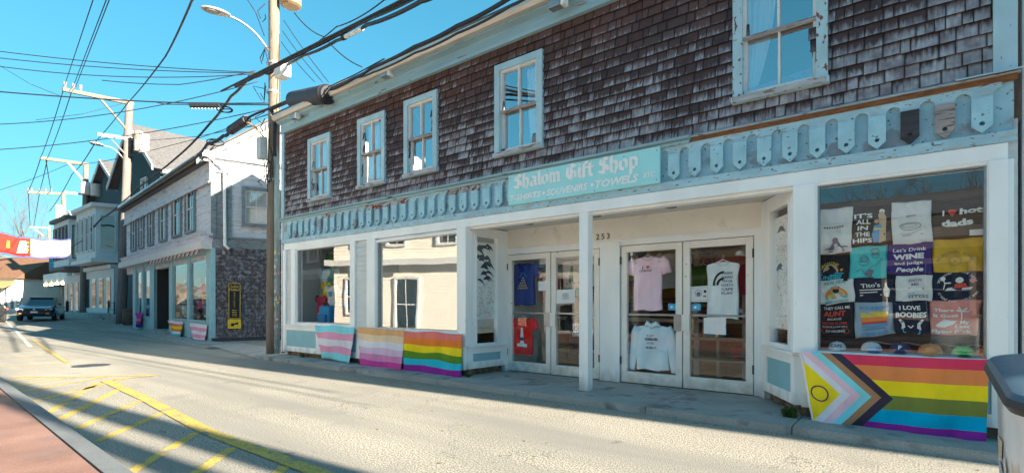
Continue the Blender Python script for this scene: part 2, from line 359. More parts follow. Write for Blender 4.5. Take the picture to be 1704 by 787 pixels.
def strip(b, pts, wd, z=.004, m=0):
    for (a, c) in zip(pts, pts[1:]):
        a = Vector(a[:2]); c = Vector(c[:2]); d = (c - a).normalized(); n = Vector((-d.y, d.x)) * wd / 2
        n_ = max(1, int((c - a).length / 2))
        for k in range(n_):
            p = a.lerp(c, k / n_); q = a.lerp(c, (k + 1) / n_)
            b.face([(p.x - n.x, p.y - n.y, rise(p.x) + z), (q.x - n.x, q.y - n.y, rise(q.x) + z), (q.x + n.x, q.y + n.y, rise(q.x) + z), (p.x + n.x, p.y + n.y, rise(p.x) + z)], m)
def marking(pts, wd, mat, z=.004):
    b = MB(); strip(b, pts, wd, z); b.build('road_marking', mat, kind='structure')
marking([(-10.95, 2.60), (-8.4, 2.45), (-5.8, 2.22), (-3.6, 2.22), (-1.0, 2.2)], .15, m_yellow, .009)
marking([(-12.94, 1.66), (-12.1, 2.28), (-11.07, 3.41)], .09, m_yellow)
marking([(-11.07, 3.41), (-10.95, 2.60)], .09, m_yellow, .0085)
for a, c in [((-8.44, 2.44), (-8.2, 1.44)), ((-7.27, 2.33), (-6.2, 1.40)), ((-5.83, 2.15), (-4.85, 1.30)), ((-4.95, 2.12), (-4.2, 1.40)), ((-4.05, 2.14), (-3.3, 1.40)),
             ((-3.1, 2.14), (-2.4, 1.38)), ((-9.75, 2.50), (-7.7, 1.40)), ((-10.78, 2.45), (-8.3, 1.42)), ((-11.1, 3.0), (-9.4, 1.44)), ((-11.6, 2.78), (-10.6, 1.46)), ((-12.0, 2.34), (-11.36, 1.50)), ((-12.5, 1.97), (-12.15, 1.53))]:
    if a == (-8.44, 2.44): c = (-7.0, 1.41)
    marking([a, c], .10, m_yellow)
marking([(-45, 5.6), (-33, 4.5), (-21.4, 3.22)], .11, m_whitel)
for k in range(5):
    marking([(-15.2 - k * 2.4, 1.62 + k * .1), (-14.9 - k * 2.6, 2.85 + k * .25)], .09, m_yellow)
marking([(-15.0, 2.86), (-25.6, 3.9)], .08, m_yellow, .0085)
# near kerb and pavers
def kerb_y(x): return 1.27 - .028 * (x + 4.9) + (0 if x < -3 else -.02 * (x + 3) ** 2 * (1 if x < 0 else 0))
b = MB(); kx = [-60 + k * 2.0 for k in range(36)]
for x0, x1 in zip(kx, kx[1:]):
    y0, y1 = kerb_y(x0), kerb_y(x1); r0, r1 = rise(x0), rise(x1); W = .17; T = .10
    b.face([(x0, y0, r0 - .05), (x1, y1, r1 - .05), (x1, y1 - .012, r1 + T - .02), (x0, y0 - .012, r0 + T - .02)])
    b.face([(x0, y0 - .012, r0 + T - .02), (x1, y1 - .012, r1 + T - .02), (x1, y1 - .035, r1 + T), (x0, y0 - .035, r0 + T)])
    b.face([(x0, y0 - .035, r0 + T), (x1, y1 - .035, r1 + T), (x1, y1 - W, r1 + T), (x0, y0 - W, r0 + T)])
    b.face([(x0, y0 - W, r0 + T), (x1, y1 - W, r1 + T), (x1, y1 - W, r1), (x0, y0 - W, r0)])
b.build('kerb', m_curb, kind='structure')
b = MB()
for x0, x1 in zip(kx, kx[1:]):
    y0, y1 = kerb_y(x0) - .18, kerb_y(x1) - .18; r0, r1 = rise(x0) + .088, rise(x1) + .088
    b.face([(x0, -12, r0), (x1, -12, r1), (x1, y1, r1), (x0, y0, r0)])
b.build('brick_pavement', m_brick, kind='structure')
# shop pavement: slabs
sw = MB(); sw.box(-12.6, 26, 5.95, 7.6, -.05, .045); sw = sw.build('shop_pavement', m_conc, kind='structure')
sx_ = [-12.55, -10.3, -8.2, -6.15, -4.3, -2.55, -.98, .6, 2.4, 4.2, 6.4]
for a, c in zip(sx_, sx_[1:]):
    b = MB(); y0 = 5.83 if a > -12 else 5.9; zt = .085
    b.prism([(a + .006, y0, zt - .11), (c - .006, y0, zt - .11), (c - .006, y0, zt - .012), (a + .006, y0, zt - .012)], (0, .015, 0))
    b.box(a + .006, c - .006, y0 + .012, 7.46, zt - .11, zt)
    b.build('paving_slab', m_conc, sw)
for p in ((-13.9, 3.05, .33), (-16.4, 6.6, .3), (-4.98, 3.1, 0)):
    if p[2]:
        b = MB(); b.tube([(p[0], p[1], .001), (p[0], p[1], .008)], p[2], 24); r = b.build('manhole_cover', m_dmetal, label='round iron manhole cover in the sunlit road beside the yellow hatching' if p[1] < 4 else 'round iron cover in the shaded road before the gallery', cat='manhole cover')

# ================================================================ GIFT SHOP
shop = thing('gift_shop', 'two-storey shingled gift shop with teal scalloped frieze and white storefront', 'shop building', (-5.8, 6.4, 0))
XL, XR = -12.22, .70
# upper wall backing, corner boards
MB().box(XL + .02, XR, 6.45, 12.3, 2.9, 5.95).build('upper_wall', m_brown, shop)
b = MB(); b.box(XL, XL + .13, 6.365, 6.5, 3.42, 5.47); b.build('corner_board', m_case, shop)
b = MB(); b.box(.56, XR + .02, 6.36, 6.5, 3.42, 5.47); b.build('corner_board', m_case, shop)
b = MB(); b.box(XL - .03, XL, 6.39, 7.6, .15, 5.9); b.build('side_corner_board', m_white, shop)
# shingles
wins = [(-11.0, -10.1, 3.66, 5.10, 1), (-9.09, -8.20, 3.69, 5.13, 2), (-7.62, -6.72, 3.70, 5.16, 3), (-5.37, -4.43, 3.69, 5.18, 4), (-1.69, -.73, 3.68, 5.20, 5)]
NC = 16; z_lo = 3.43; z_hi = 5.475; ex = (z_hi - z_lo) / NC
recs = []
for c in range(NC):
    x = XL + .13 - R.uniform(0, .1); zb = z_lo + c * ex
    while x < .57:
        wd = R.choice((.08, .10, .12, .14, .16, .19, .22, .26)); x0, x1 = max(x, XL + .13), min(x + wd, .565)
        if x1 - x0 > .02 and not any(a - .0 < x0 and x1 < b_ + .0 and zb > p - .02 and zb + ex < q for a, b_, p, q, _ in wins):
            recs.append((x0, x1, zb, R.random()))
        x += wd
def shingle_geo(b, x0, x1, zb, rn, rl, jig=0.0, tz=.0):
    k = len(b.v); g_ = .0028; top = zb + ex + .012; lo = zb + tz
    yb, yt = 6.392 - jig, 6.418; th = .016
    xa, xc = x0 + g_, x1 - g_
    P8 = [(xa, yb, lo), (xc, yb, lo + jig * .4), (xc, yt, top), (xa, yt, top), (xa, yb + th, lo), (xc, yb + th, lo + jig * .4), (xc, yt + .01, top), (xa, yt + .01, top)]
    b.v += [Vector(p) for p in P8]
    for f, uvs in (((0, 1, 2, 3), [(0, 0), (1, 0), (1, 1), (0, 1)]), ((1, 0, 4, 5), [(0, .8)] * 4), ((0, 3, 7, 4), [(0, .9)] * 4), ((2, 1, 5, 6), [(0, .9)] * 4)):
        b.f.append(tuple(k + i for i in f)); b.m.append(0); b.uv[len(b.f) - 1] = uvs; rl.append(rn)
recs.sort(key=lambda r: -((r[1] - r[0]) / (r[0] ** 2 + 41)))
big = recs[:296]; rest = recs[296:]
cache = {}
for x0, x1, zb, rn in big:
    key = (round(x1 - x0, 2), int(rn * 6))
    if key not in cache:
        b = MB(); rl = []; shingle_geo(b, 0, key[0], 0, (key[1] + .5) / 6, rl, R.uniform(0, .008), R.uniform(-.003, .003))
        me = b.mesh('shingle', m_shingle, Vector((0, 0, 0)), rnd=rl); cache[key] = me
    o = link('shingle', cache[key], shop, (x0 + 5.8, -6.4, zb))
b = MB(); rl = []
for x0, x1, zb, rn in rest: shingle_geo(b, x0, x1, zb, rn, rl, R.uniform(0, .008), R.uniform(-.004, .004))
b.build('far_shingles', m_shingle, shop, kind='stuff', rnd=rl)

# eave, gutter, roof
b = MB(); b.box(XL - .03, XR + .05, 6.37, 6.5, 5.475, 5.70); b.box(XL - .03, XR + .05, 6.345, 6.37, 5.475, 5.535); b.build('eave_board', m_eave, shop)
b = MB(); b.prism([(XL - .04, 6.37, 5.70), (XL - .04, 6.27, 5.73), (XL - .04, 6.27, 5.84), (XL - .04, 6.5, 5.90), (XL - .04, 6.5, 5.70)], (XR + .1 - XL, 0, 0)); b.build('eave_soffit', m_eave, shop)
b = MB()
prof = [(6.27, 5.88), (6.20, 5.905), (6.16, 5.88), (6.15, 5.82), (6.19, 5.765), (6.268, 5.765)]
b.prism([(XL - .05, y, z) for y, z in prof], (XR + .3 - XL, 0, 0)); b.build('gutter', m_gutter, shop)
RY, RZ = 9.40, 8.15
b = MB(); t_ = .09
b.prism([(XL - .08, 6.2, 5.95), (XL - .08, RY, RZ), (XL - .08, 12.5, 5.93), (XL - .08, 12.5, 5.86), (XL - .08, RY, RZ - t_), (XL - .08, 6.2, 5.88)], (XR + .3 - XL, 0, 0)); b.build('roof', m_roof, shop)
for xx in (XL + .0, XR - .05):
    b = MB(); b.prism([(xx, 6.45, 5.9), (xx, RY, RZ - .12), (xx, 12.3, 5.9)], (.05, 0, 0)); b.build('gable_wall', m_brown, shop)
b = MB(); b.box(XL + .02, XL + .1, 7.4, 12.2, 0, 3); b.box(XR - .05, XR + .03, 6.45, 12.2, 0, 3); b.box(XL, XR, 12.2, 12.3, 0, 6); b.build('lower_wall', m_sidg, shop)

# upstairs windows
def shop_window(x0, x1, z0, z1, k):
    cw = .105
    f = MB(); f.frame_rect(WF, x0, x1, z0 + .06, z1, cw, -6.46, -6.355, tb=.001)
    f.fbox(WF, x0 - .015, x1 + .015, -6.46, -6.33, z0, z0 + .07)
    f = f.build('window', m_casered if k == 5 else m_case, shop)
    MB().fbox(WF, x0 + .01, x1 - .01, -6.33, -6.32, z0 + .005, z0 + .062).build('sill', m_sillw, f)
    a, c = x0 + cw, x1 - cw; lo = z0 + .07; hi = z1 - cw; mid = (lo + hi) / 2; mx = (a + c) / 2
    s = MB(); s.frame_rect(WF, a, c, mid - .02, hi, .035, -6.46, -6.385); s.fbox(WF, mx - .011, mx + .011, -6.45, -6.39, mid, hi); s.build('upper_sash', m_sash, f)
    s = MB(); s.frame_rect(WF, a, c, lo, mid + .02, .04, -6.50, -6.425, tb=.06); s.fbox(WF, mx - .011, mx + .011, -6.49, -6.43, lo, mid); s.build('lower_sash', m_sash, f)
    MB().fbox(WF, a, c, -6.405, -6.383, mid - .022, mid + .018).build('meeting_rail', m_bare, f)
    for (p, q) in ((a + .03, mx), (mx, c - .03)):
        g = MB(); t = R.uniform(-.004, .004); g.face([(p, 6.43, mid), (q, 6.43 + t, mid), (q, 6.43 + t, hi - .03), (p, 6.43, hi - .03)]); g.build('pane', m_glassup, f)
        g = MB(); g.face([(p, 6.465, lo + .05), (q, 6.465 + t, lo + .05), (q, 6.465 + t, mid), (p, 6.465, mid)]); g.build('pane', m_glassup, f)
    r = MB(); r.box(x0 - .1, x1 + .1, 6.9, 6.95, z0 - .2, z1 + .1); r.build('room_shade_panel', m_dark, f)  # near-black panel stands in for the shade of the room
# cut the backing behind the windows by rebuilding the upper wall as strips
bpy.data.objects.remove(bpy.data.objects['upper_wall'])
b = MB(); xe = [XL + .02]
for a, c, p, q, _ in wins: xe += [a + .03, c - .03]
xe.append(XR)
for i in range(0, len(xe), 2): b.box(xe[i], xe[i + 1], 6.42, 6.5, 2.9, 5.9)
for a, c, p, q, _ in wins: b.box(a + .03, c - .03, 6.42, 6.5, 2.9, p + .03); b.box(a + .03, c - .03, 6.42, 6.5, q - .03, 5.9)
b.build('upper_wall', m_brown, shop)
for a, c, p, q, k in wins: shop_window(a, c, p, q, k)
m_curtain = M('white_curtain_cloth', (.80, .82, .84), .9, .05, 8.0)
def curtain(xa, xb, z0, z1, lab, lean=0.0):
    b = MB()
    def fn(u, v):
        x = xa + (xb - xa) * u; k = lean * (1 - v) ** 2 * (xb - xa)
        x = xa + (xb - xa - k) * u if lean > 0 else xb - (xb - xa + k) * (1 - u)
        return (x, 6.56 + .02 * sin(u * 34 + v), z0 + (z1 - z0) * v)
    b.grid(fn, 28, 8); b.build('curtain', m_curtain, label=lab, cat='curtain', smooth=True)
curtain(-1.60, -1.26, 3.74, 5.1, 'white curtain drawn to the left in the largest upstairs window with red peeling casing', .75)
curtain(-4.86, -4.54, 3.75, 5.05, 'white curtain hanging in the right half of the window above the shop sign', -.3)
curtain(-9.0, -8.6, 3.75, 5.0, 'white curtain in the second upstairs window from the street pole')
curtain(-10.9, -10.5, 4.3, 5.0, 'white curtain in the upstairs window nearest the street pole')
b = MB(); b.grid(lambda u, v: (-1.56 + u * .66, 6.53 + .012 * sin(u * 30), 3.78 + v * (.10 + .07 * u)), 10, 3)
b.build('folded_fabric', M('purple_patterned_fabric', (.22, .10, .22), .9, .3, 18, col2=(.08, .25, .40), cut=.5, pscale=11), label='purple patterned fabric lying on the sill inside the largest upstairs window', cat='fabric')
b = MB(); b.prism([(-4.63, 6.55, 3.80), (-4.55, 6.55, 3.80), (-4.53, 6.55, 4.25), (-4.57, 6.55, 4.25)], (0, .02, 0)); b.build('red_board', flat('dull_red', (.35, .12, .12)), label='narrow reddish board leaning inside the window above the shop sign', cat='board')

# cornice above the frieze, peeled to raw wood on the right
b = MB(); b.prism([(XL, 6.40, 3.36), (XL, 6.30, 3.38), (XL, 6.30, 3.405), (XL, 6.40, 3.44)], (-2.19 - XL, 0, 0)); b.box(XL, -2.20, 6.34, 6.40, 3.325, 3.362); b.build('cornice', m_eave, shop)
b = MB(); b.box(-2.19, XR + .02, 6.372, 6.42, 3.335, 3.385); b.build('raw_wood_strip', m_rotwood, shop)
b = MB(); b.prism([(-2.19, 6.40, 3.388), (-2.19, 6.345, 3.388), (-2.19, 6.345, 3.398), (-2.19, 6.40, 3.432)], (XR + .04 + 2.19, 0, 0)); b.build('drip_edge', m_sillw, shop)
b = MB(); b.prism([(.3, 6.40, 3.42), (.3, 6.30, 3.40), (.3, 6.30, 3.41), (.3, 6.40, 3.445)], (.45, 0, 0)); b.build('drip_edge', m_case, shop)
# frieze backing, lower band
b = MB(); b.box(XL, XR, 6.415, 6.44, 2.88, 3.34); b.build('frieze_backboard', m_friezebk, shop)
b = MB(); b.box(XL - .01, XR + .02, 6.372, 6.42, 2.785, 2.885); b.build('frieze_lower_board', m_frieze, shop)
SP = .2625; NP = 49; x0p = -1.352
def arch_cell(cx, mat):
    """board with half of an arch on both sides, centred on a picket"""
    b = MB(); h = SP / 2; rw = .058; top = 3.335; spring = 3.232; pts = [(cx - h, top), (cx + h, top)]
    n = 6
    right = [(cx + h - rw * sin(pi / 2 * k / n), spring + rw * cos(pi / 2 * k / n)) for k in range(n + 1)]
    left = [(cx - h + rw * cos(pi / 2 * k / n), spring + rw * sin(pi / 2 * k / n)) for k in range(n + 1)]
    pl = right + [(cx + h - rw, 3.222), (cx - h + rw, 3.222)] + left
    pts = [(cx - h, top)] + [(cx + h, top)] + pl
    b.prism([(x, 6.380, z) for x, z in pts], (0, .038, 0)); return b
def picket_geo(cx):
    b = MB(); hw = .0735; top, bot = 3.222, 2.895
    out = [(cx - hw, top), (cx - hw, bot + .07), (cx, bot), (cx + hw, bot + .07), (cx + hw, top)]
    hc = (cx, bot + .088); r = .021; n = 10
    hole = [(hc[0] + r * cos(2 * pi * k / n + pi / 2), hc[1] + r * sin(2 * pi * k / n + pi / 2)) for k in range(n)]
    b.prism([(x, 6.360, z) for x, z in out], (0, .04, 0), hole=[(x, 6.360, z) for x, z in hole]); return b
pk_mesh = picket_geo(0).mesh('picket', m_picket); pk_mesh2 = picket_geo(0).mesh('picket', m_friezebk); ar_mesh = arch_cell(0, None).mesh('arch_board', m_frieze); ar_red = arch_cell(0, None).mesh('arch_board', m_redpeel)
pk_dark = picket_geo(0).mesh('picket', m_darkwood); pk_bare = picket_geo(0).mesh('picket', m_bare)
for k in range(-42, 8):
    cx = x0p + k * SP
    if cx - .1 < XL + .05 or cx > XR - .05: continue
    am = ar_red if -10.5 < cx < -5.0 and R.random() < .62 else ar_mesh
    link('arch_board', am, shop, (cx + 5.8, -6.4, 0))
    if k == 7 - 2 and False: pass
    pm = pk_mesh if cx > -8 or R.random() < .5 else pk_mesh2
    lab = None
    if abs(cx - (x0p + 5 * SP)) < .01: pm = pk_dark; lab = 'picket with its paint gone, bare dark wood'
    if abs(cx - (x0p + 6 * SP)) < .01: pm = pk_bare; lab = 'picket weathered to bare pinkish grey wood'
    o = link('picket', pm, shop, (cx + 5.8, -6.4 + R.uniform(-.002, .002), R.uniform(-.004, .004)))
    if lab: o['label'] = lab

# sign
sg = thing('shop_sign', 'bright aqua sign board with white blackletter Shalom Gift Shop lettering above the doors', 'sign', (-3.8, 6.36, 2.88))
b = MB(); b.box(-5.05, -2.57, 6.325, 6.365, 2.875, 3.345); b.build('board', m_signb, sg, bevel=.004)

# lower storefront: beam, posts
b = MB(); b.box(XL + .1, .66, 6.385, 6.62, 2.635, 2.782); b.box(XL + .1, .66, 6.45, 6.6, 2.60, 2.70); b.build('storefront_beam', m_trim, shop, bevel=.004)
def post(x0, x1, z0=.17, z1=2.633, y0=6.37, y1=6.55, name='storefront_post', mat=None):
    b = MB(); b.box(x0, x1, y0, y1, z0, z1); return b.build(name, mat or m_trim, shop, bevel=.004)
post(-12.14, -12.02, y1=6.5); post(-11.77, -11.58, y1=6.5, z0=.82); post(-9.37, -9.20, z0=.82); post(-8.79, -8.52, z0=.82); post(-6.23, -6.02, z0=.60); post(-1.06, -.85, z0=.79); post(.53, .66, z0=.79)
# far-right pier lit at its end
post(.662, .70, y0=6.40)
b = MB()
for z in [(.84 + .098 * k) for k in range(18)]:
    for a, c in ((-12.02, -11.77), (-9.20, -8.79)):
        b.prism([(a, 6.405, z), (a, 6.42, z + .102), (a, 6.44, z + .102), (a, 6.44, z)], (c - a, 0, 0))
b.build('clapboards', m_sidg, shop, kind='stuff')
# display windows
def display(x0, x1, z0, z1, gm, tilt=0.0):
    f = MB(); f.frame_rect(WF, x0 - .045, x1 + .045, z0 - .05, z1 + .04, .045, -6.50, -6.395); f = f.build('display_window', m_trim, shop)
    s = MB(); s.frame_rect(WF, x0, x1, z0 - .003, z1, .018, -6.495, -6.43); s.build('bead', m_metal, f)
    g = MB(); g.face([(x0, 6.47, z0), (x1, 6.47 + tilt, z0), (x1, 6.47 + tilt, z1), (x0, 6.47, z1)]); g.build('pane', gm, f); return f
display(-11.55, -9.38, .89, 2.60, m_glass, .004); display(-8.50, -6.24, .85, 2.56, m_glass, -.006); display(-.83, .52, .825, 2.61, m_glassr)
# ledges and panels below
def apron(F, s0, s1, zt, zb, n=0.0, panels=1, mat=m_trim):
    b = MB(); b.fbox(F, s0 - .02, s1 + .02, -.1, n + .06, zt - .035, zt); b.build('window_ledge', m_trim, shop, bevel=.004)
    b = MB(); b.fbox(F, s0, s1, -.1, n + .0, zb, zt - .035)
    wd = (s1 - s0) / panels
    for i in range(panels):
        a, c = s0 + i * wd, s0 + (i + 1) * wd; b.frame_rect(F, a, c, zb, zt - .04, .11, n, n + .022, tb=.12, tt=.10)
    b.build('apron', m_trim, shop)
    for i in range(panels):
        a, c = s0 + i * wd, s0 + (i + 1) * wd; b = MB(); b.fbox(F, a + .11, c - .11, n, n + .006, zb + .12, zt - .14); b.build('apron_panel', m_panel, shop)
SF = Frame((0, 6.4), (1, 0))
apron(SF, -12.1, -9.05, .84, .19, 0.0, 2); apron(SF, -9.05, -6.08, .82, .19, 0.0, 2); apron(SF, -.98, .66, .79, .20, 0.0, 1)
for a, c in ((-12.1, -6.05), (-1.0, .66)): b = MB(); b.box(a, c, 6.47, 6.6, .02, .2); b.build('foundation_sill', m_found, shop)
for k in range(60):
    x = -12.05 + k * .1; 
    if R.random() < .55: b = MB(); b.box(x, x + .085, 6.452, 6.47, .09, .09 + R.choice((.055, .09))); b.build('foundation_brick', m_found, shop)
# recess: floor, ceiling, splayed side windows, back wall
LF = Frame((-6.06, 6.44), (.10, 1.0)); LF.n = Vector((LF.d.y, -LF.d.x, 0))       # left splay, faces right
RF = Frame((-1.03, 6.44), (-.58, 1.0)); RF.n = Vector((-RF.d.y, RF.d.x, 0))      # right splay, faces left
b = MB(); b.prism([(-6.1, 6.6, 2.66), (-.95, 6.6, 2.66), (-1.6, 7.6, 2.70), (-6.0, 7.6, 2.70)], (0, 0, .05)); b.build('recess_ceiling', m_ceil, shop)
def side_window(F, L, s0, s1, z0, z1, zl, zb):
    b = MB(); b.fbox(F, 0, s0, -.09, .0, zl, 2.67); b.fbox(F, s1, L, -.09, .0, zl, 2.67); b.fbox(F, s0, s1, -.09, 0, z1, 2.67); b.fbox(F, s0, s1, -.09, 0, zl, z0); b.build('side_wall', m_trim, shop)
    f = MB(); f.frame_rect(F, s0 - .02, s1 + .02, z0 - .02, z1 + .02, .03, -.06, .015); f = f.build('side_window', m_trim, shop)
    g = MB(); g.face([F.pt(s0, -.03, z0), F.pt(s1, -.03, z0), F.pt(s1, -.03, z1), F.pt(s0, -.03, z1)]); g.build('pane', m_glassd, f)
side_window(LF, 1.02, .22, .74, .62, 2.52, .58, .1); side_window(RF, 1.17, .22, .82, .84, 2.50, .79, .1)
apron(LF, .02, .92, .60, .20, 0.0, 1); apron(RF, .02, 1.02, .79, .20, 0.0, 1)
for F, L_, e, zt in ((LF, .9, .92, .6), (RF, 1.0, 1.02, .79)):
    b = MB(); b.fbox(F, 0, L_, -.2, -.06, .05, .2); b.build('foundation_sill', m_found, shop)
    b = MB(); b.fbox(F, e, e + (.12 if F is LF else .17), -.1, .012, .08, zt); b.build('side_wall_foot', m_trim, shop)
for F in (LF, RF):
    for k in range(8):
        if R.random() < .7: b = MB(); b.fbox(F, .06 + k * .1, .145 + k * .1, -.06, -.045, .09, .15); b.build('foundation_brick', m_found, shop)
YD = 7.45
b = MB()
b.box(-6.0, -1.5, YD - .0, YD + .12, 2.33, 2.70); b.build('recess_back_wall', m_cream, shop)
b = MB(); b.box(-6.0, -1.55, YD - .022, YD, 2.305, 2.345); b.box(-6.0, -5.97, YD - .025, YD + .1, .09, 2.33); b.box(-4.03, -3.80, YD - .02, YD + .1, .09, 2.31); b.box(-3.80, -3.67, YD - .045, YD + .1, .09, 2.31)
b.box(-5.97, -4.03, YD - .015, YD + .1, 2.235, 2.306); b.box(-3.67, -1.65, YD - .015, YD + .1, 2.245, 2.306); b.box(-1.70, -1.5, YD - .02, YD + .1, .09, 2.306); b.build('door_casing', m_trim, shop)
def door(x0, x1, zt, hinge, lab=None):
    z0 = .10; s = .095
    f = MB(); f.frame_rect(WF, x0 + .004, x1 - .004, z0, zt, s, -YD - .06, -YD + .01, tb=.17, tt=.10); f = f.build('door', m_doorfr, shop, bevel=.003)
    g = MB(); g.face([(x0 + s, YD + .02, z0 + .17), (x1 - s, YD + .02, z0 + .17), (x1 - s, YD + .02, zt - .1), (x0 + s, YD + .02, zt - .1)]); g.build('pane', m_glassdo, f)
    b = MB(); b.fbox(WF, x0 + s, x1 - s, -YD - .05, -YD - .02, 1.145, 1.175); b.build('push_bar', m_metal, f)
    h = x1 - .10 if hinge == 'l' else x0 + .0
    b = MB(); b.fbox(WF, h - .02, h + .10, -YD + .01, -YD + .035, .93, 1.17); b.build('push_plate', m_metal, f, bevel=.004) if hinge == 'l' else b.build('push_plate', m_doorfr, f)
    hx = x0 + .003 if hinge == 'l' else x1 - .003
    for z in (.38, 1.95): b = MB(); b.tube([(hx, YD - .02, z), (hx, YD - .02, z + .12)], .012, 6); b.build('hinge', m_dmetal, f)
m_glassdo = glass('door_pane_glass', .0, (.98, .99, .99))
door(-5.96, -5.00, 2.225, 'l'); door(-4.99, -4.04, 2.225, 'r'); door(-3.66, -2.68, 2.235, 'l'); door(-2.67, -1.71, 2.235, 'r')
b = MB(); b.box(-3.80, -3.655, 6.39, 6.53, .085, 2.635); b.build('recess_pillar', m_trim, shop, bevel=.004)
for (px, py) in ((880, 373), (992, 360), (1117, 345)):
    h = P(px, py, (2.66 - EYE) * FPX / (HZ - py)); b = MB(); b.tube([(h.x, min(h.y, 7.3), 2.668), (h.x, min(h.y, 7.3), 2.655)], .075, 16); b.build('recessed_light', m_dmetal, shop)

# ================================================================ LETTERING
TC = {}
def text_geo(s, bold=0.0, shear=0.0, sp=1.0):
    key = (s, bold, shear, sp)
    if key in TC: return TC[key]
    cu = bpy.data.curves.new('t', 'FONT'); cu.body = s; cu.resolution_u = 2; cu.offset = bold; cu.shear = shear; cu.space_character = sp; cu.align_x = 'CENTER'; cu.fill_mode = 'FRONT'
    o = bpy.data.objects.new('t', cu); C.objects.link(o); bpy.context.view_layer.update()
    me = bpy.data.meshes.new_from_object(o)
    v = [(p.co.x, p.co.y) for p in me.vertices]; f = [tuple(p.vertices) for p in me.polygons]
    bpy.data.objects.remove(o); bpy.data.curves.remove(cu); bpy.data.meshes.remove(me)
    xs_ = [a for a, _ in v]; w_ = max(xs_) - min(xs_); cx = (max(xs_) + min(xs_)) / 2
    v = [(x - cx, y) for x, y in v]
    TC[key] = (v, f, w_); return TC[key]
CAP = .70     # cap height of the built-in font at size 1
class Decal:
    """flat print on a quadrilateral cloth or board: TL, TR, BR, BL in the world; u to the right, v up, both 0..1"""
    def __init__(d, TL, TR, BR, BL, lift=None, surf=None):
        d.q = [Vector(p) for p in (TL, TR, BR, BL)]; d.b = MB(); d.mats = []; d.k = 1; d.ex = 0
        d.W = (d.q[1] - d.q[0]).length; d.H = (d.q[3] - d.q[0]).length
        n = (d.q[1] - d.q[0]).cross(d.q[3] - d.q[0]).normalized(); d.n = n if n.y < 0 or lift else -n
        if lift: d.n = Vector(lift)
        d.surf = surf
    def pt(d, u, v):
        if d.surf: return d.surf(u, v) + d.n * (.0075 + .0005 * d.k + d.ex)
        a = d.q[0].lerp(d.q[1], u); c = d.q[3].lerp(d.q[2], u); return c.lerp(a, v) + d.n * (.002 + .0007 * d.k + d.ex)
    def mi(d, m):
        if m not in d.mats: d.mats.append(m)
        return d.mats.index(m)
    def tri(d, v, f, m):
        k = len(d.b.v); d.b.v += [d.pt(*p) for p in v]
        for q in f: d.b.f.append(tuple(k + i for i in q)); d.b.m.append(d.mi(m))
        d.k += 1; return d
    def text(d, s, u, v, h, m, w=None, bold=.012, shear=0, ang=0, sp=1.0):
        """h: cap height in metres; w: total width in metres to fit"""
        g, f, w0 = text_geo(s, bold, shear, sp); sc = h / CAP; sx = (w / w0) if w else sc
        ca, sa = cos(ang), sin(ang); out = []
        for x, y in g:
            X, Y = x * sx, (y - CAP / 2) * sc; out.append((u + (X * ca - Y * sa) / d.W, v + (X * sa + Y * ca) / d.H))
        return d.tri(out, f, m)
    def arc(d, s, u, v, rad, h, m, mid=pi / 2, span=None, up=True, bold=.01):
        n = len(s); span = span or n * h * 1.05 / rad
        for i, ch in enumerate(s):
            if ch == ' ': continue
            t = (i + .5) / n - .5; a = mid - t * span if up else mid + t * span
            g, f, w0 = text_geo(ch, bold); sc = h / CAP; rot = a - pi / 2 if up else a + pi / 2
            cx, cy = rad * cos(a), rad * sin(a); out = []
            for x, y in g:
                X, Y = x * sc, (y - CAP / 2) * sc; out.append((u + (cx + X * cos(rot) - Y * sin(rot)) / d.W, v + (cy + X * sin(rot) + Y * cos(rot)) / d.H))
            d.tri(out, f, m); d.k -= 1
        d.k += 1; return d
    def poly(d, pts, m):
        t = tessellate_polygon([[Vector((x, y, 0)) for x, y in pts]]); return d.tri(pts, t, m)
    def rect(d, u0, u1, v0, v1, m): return d.poly([(u0, v0), (u1, v0), (u1, v1), (u0, v1)], m)
    def disc(d, u, v, r, m, ry=None, a0=0, a1=2 * pi, n=20):
        ry = ry or r; pts = [(u + r * cos(a0 + (a1 - a0) * k / n) / d.W, v + ry * sin(a0 + (a1 - a0) * k / n) / d.H) for k in range(n + (0 if a1 - a0 > 6.2 else 1))]
        return d.poly(pts, m)
    def ring(d, u, v, r, t, m, ry=None, a0=0, a1=2 * pi, n=28):
        ry = ry or r; v_ = []; f = []
        for k in range(n + 1):
            a = a0 + (a1 - a0) * k / n
            for q in (0, 1): v_.append((u + (r - q * t) * cos(a) / d.W, v + (ry - q * t) * sin(a) / d.H))
        for k in range(n): f.append((2 * k, 2 * k + 2, 2 * k + 3, 2 * k + 1))
        return d.tri(v_, f, m)
    def line(d, pts, t, m):
        v_ = []; f = []
        for i in range(len(pts) - 1):
            (x0, y0), (x1, y1) = [(p[0] * d.W, p[1] * d.H) for p in pts[i:i + 2]]; L_ = max(1e-6, math.hypot(x1 - x0, y1 - y0)); nx_, ny_ = -(y1 - y0) / L_ * t / 2, (x1 - x0) / L_ * t / 2
            k = len(v_); v_ += [((x0 + nx_) / d.W, (y0 + ny_) / d.H), ((x1 + nx_) / d.W, (y1 + ny_) / d.H), ((x1 - nx_) / d.W, (y1 - ny_) / d.H), ((x0 - nx_) / d.W, (y0 - ny_) / d.H)]; f.append((k, k + 1, k + 2, k + 3))
        return d.tri(v_, f, m)
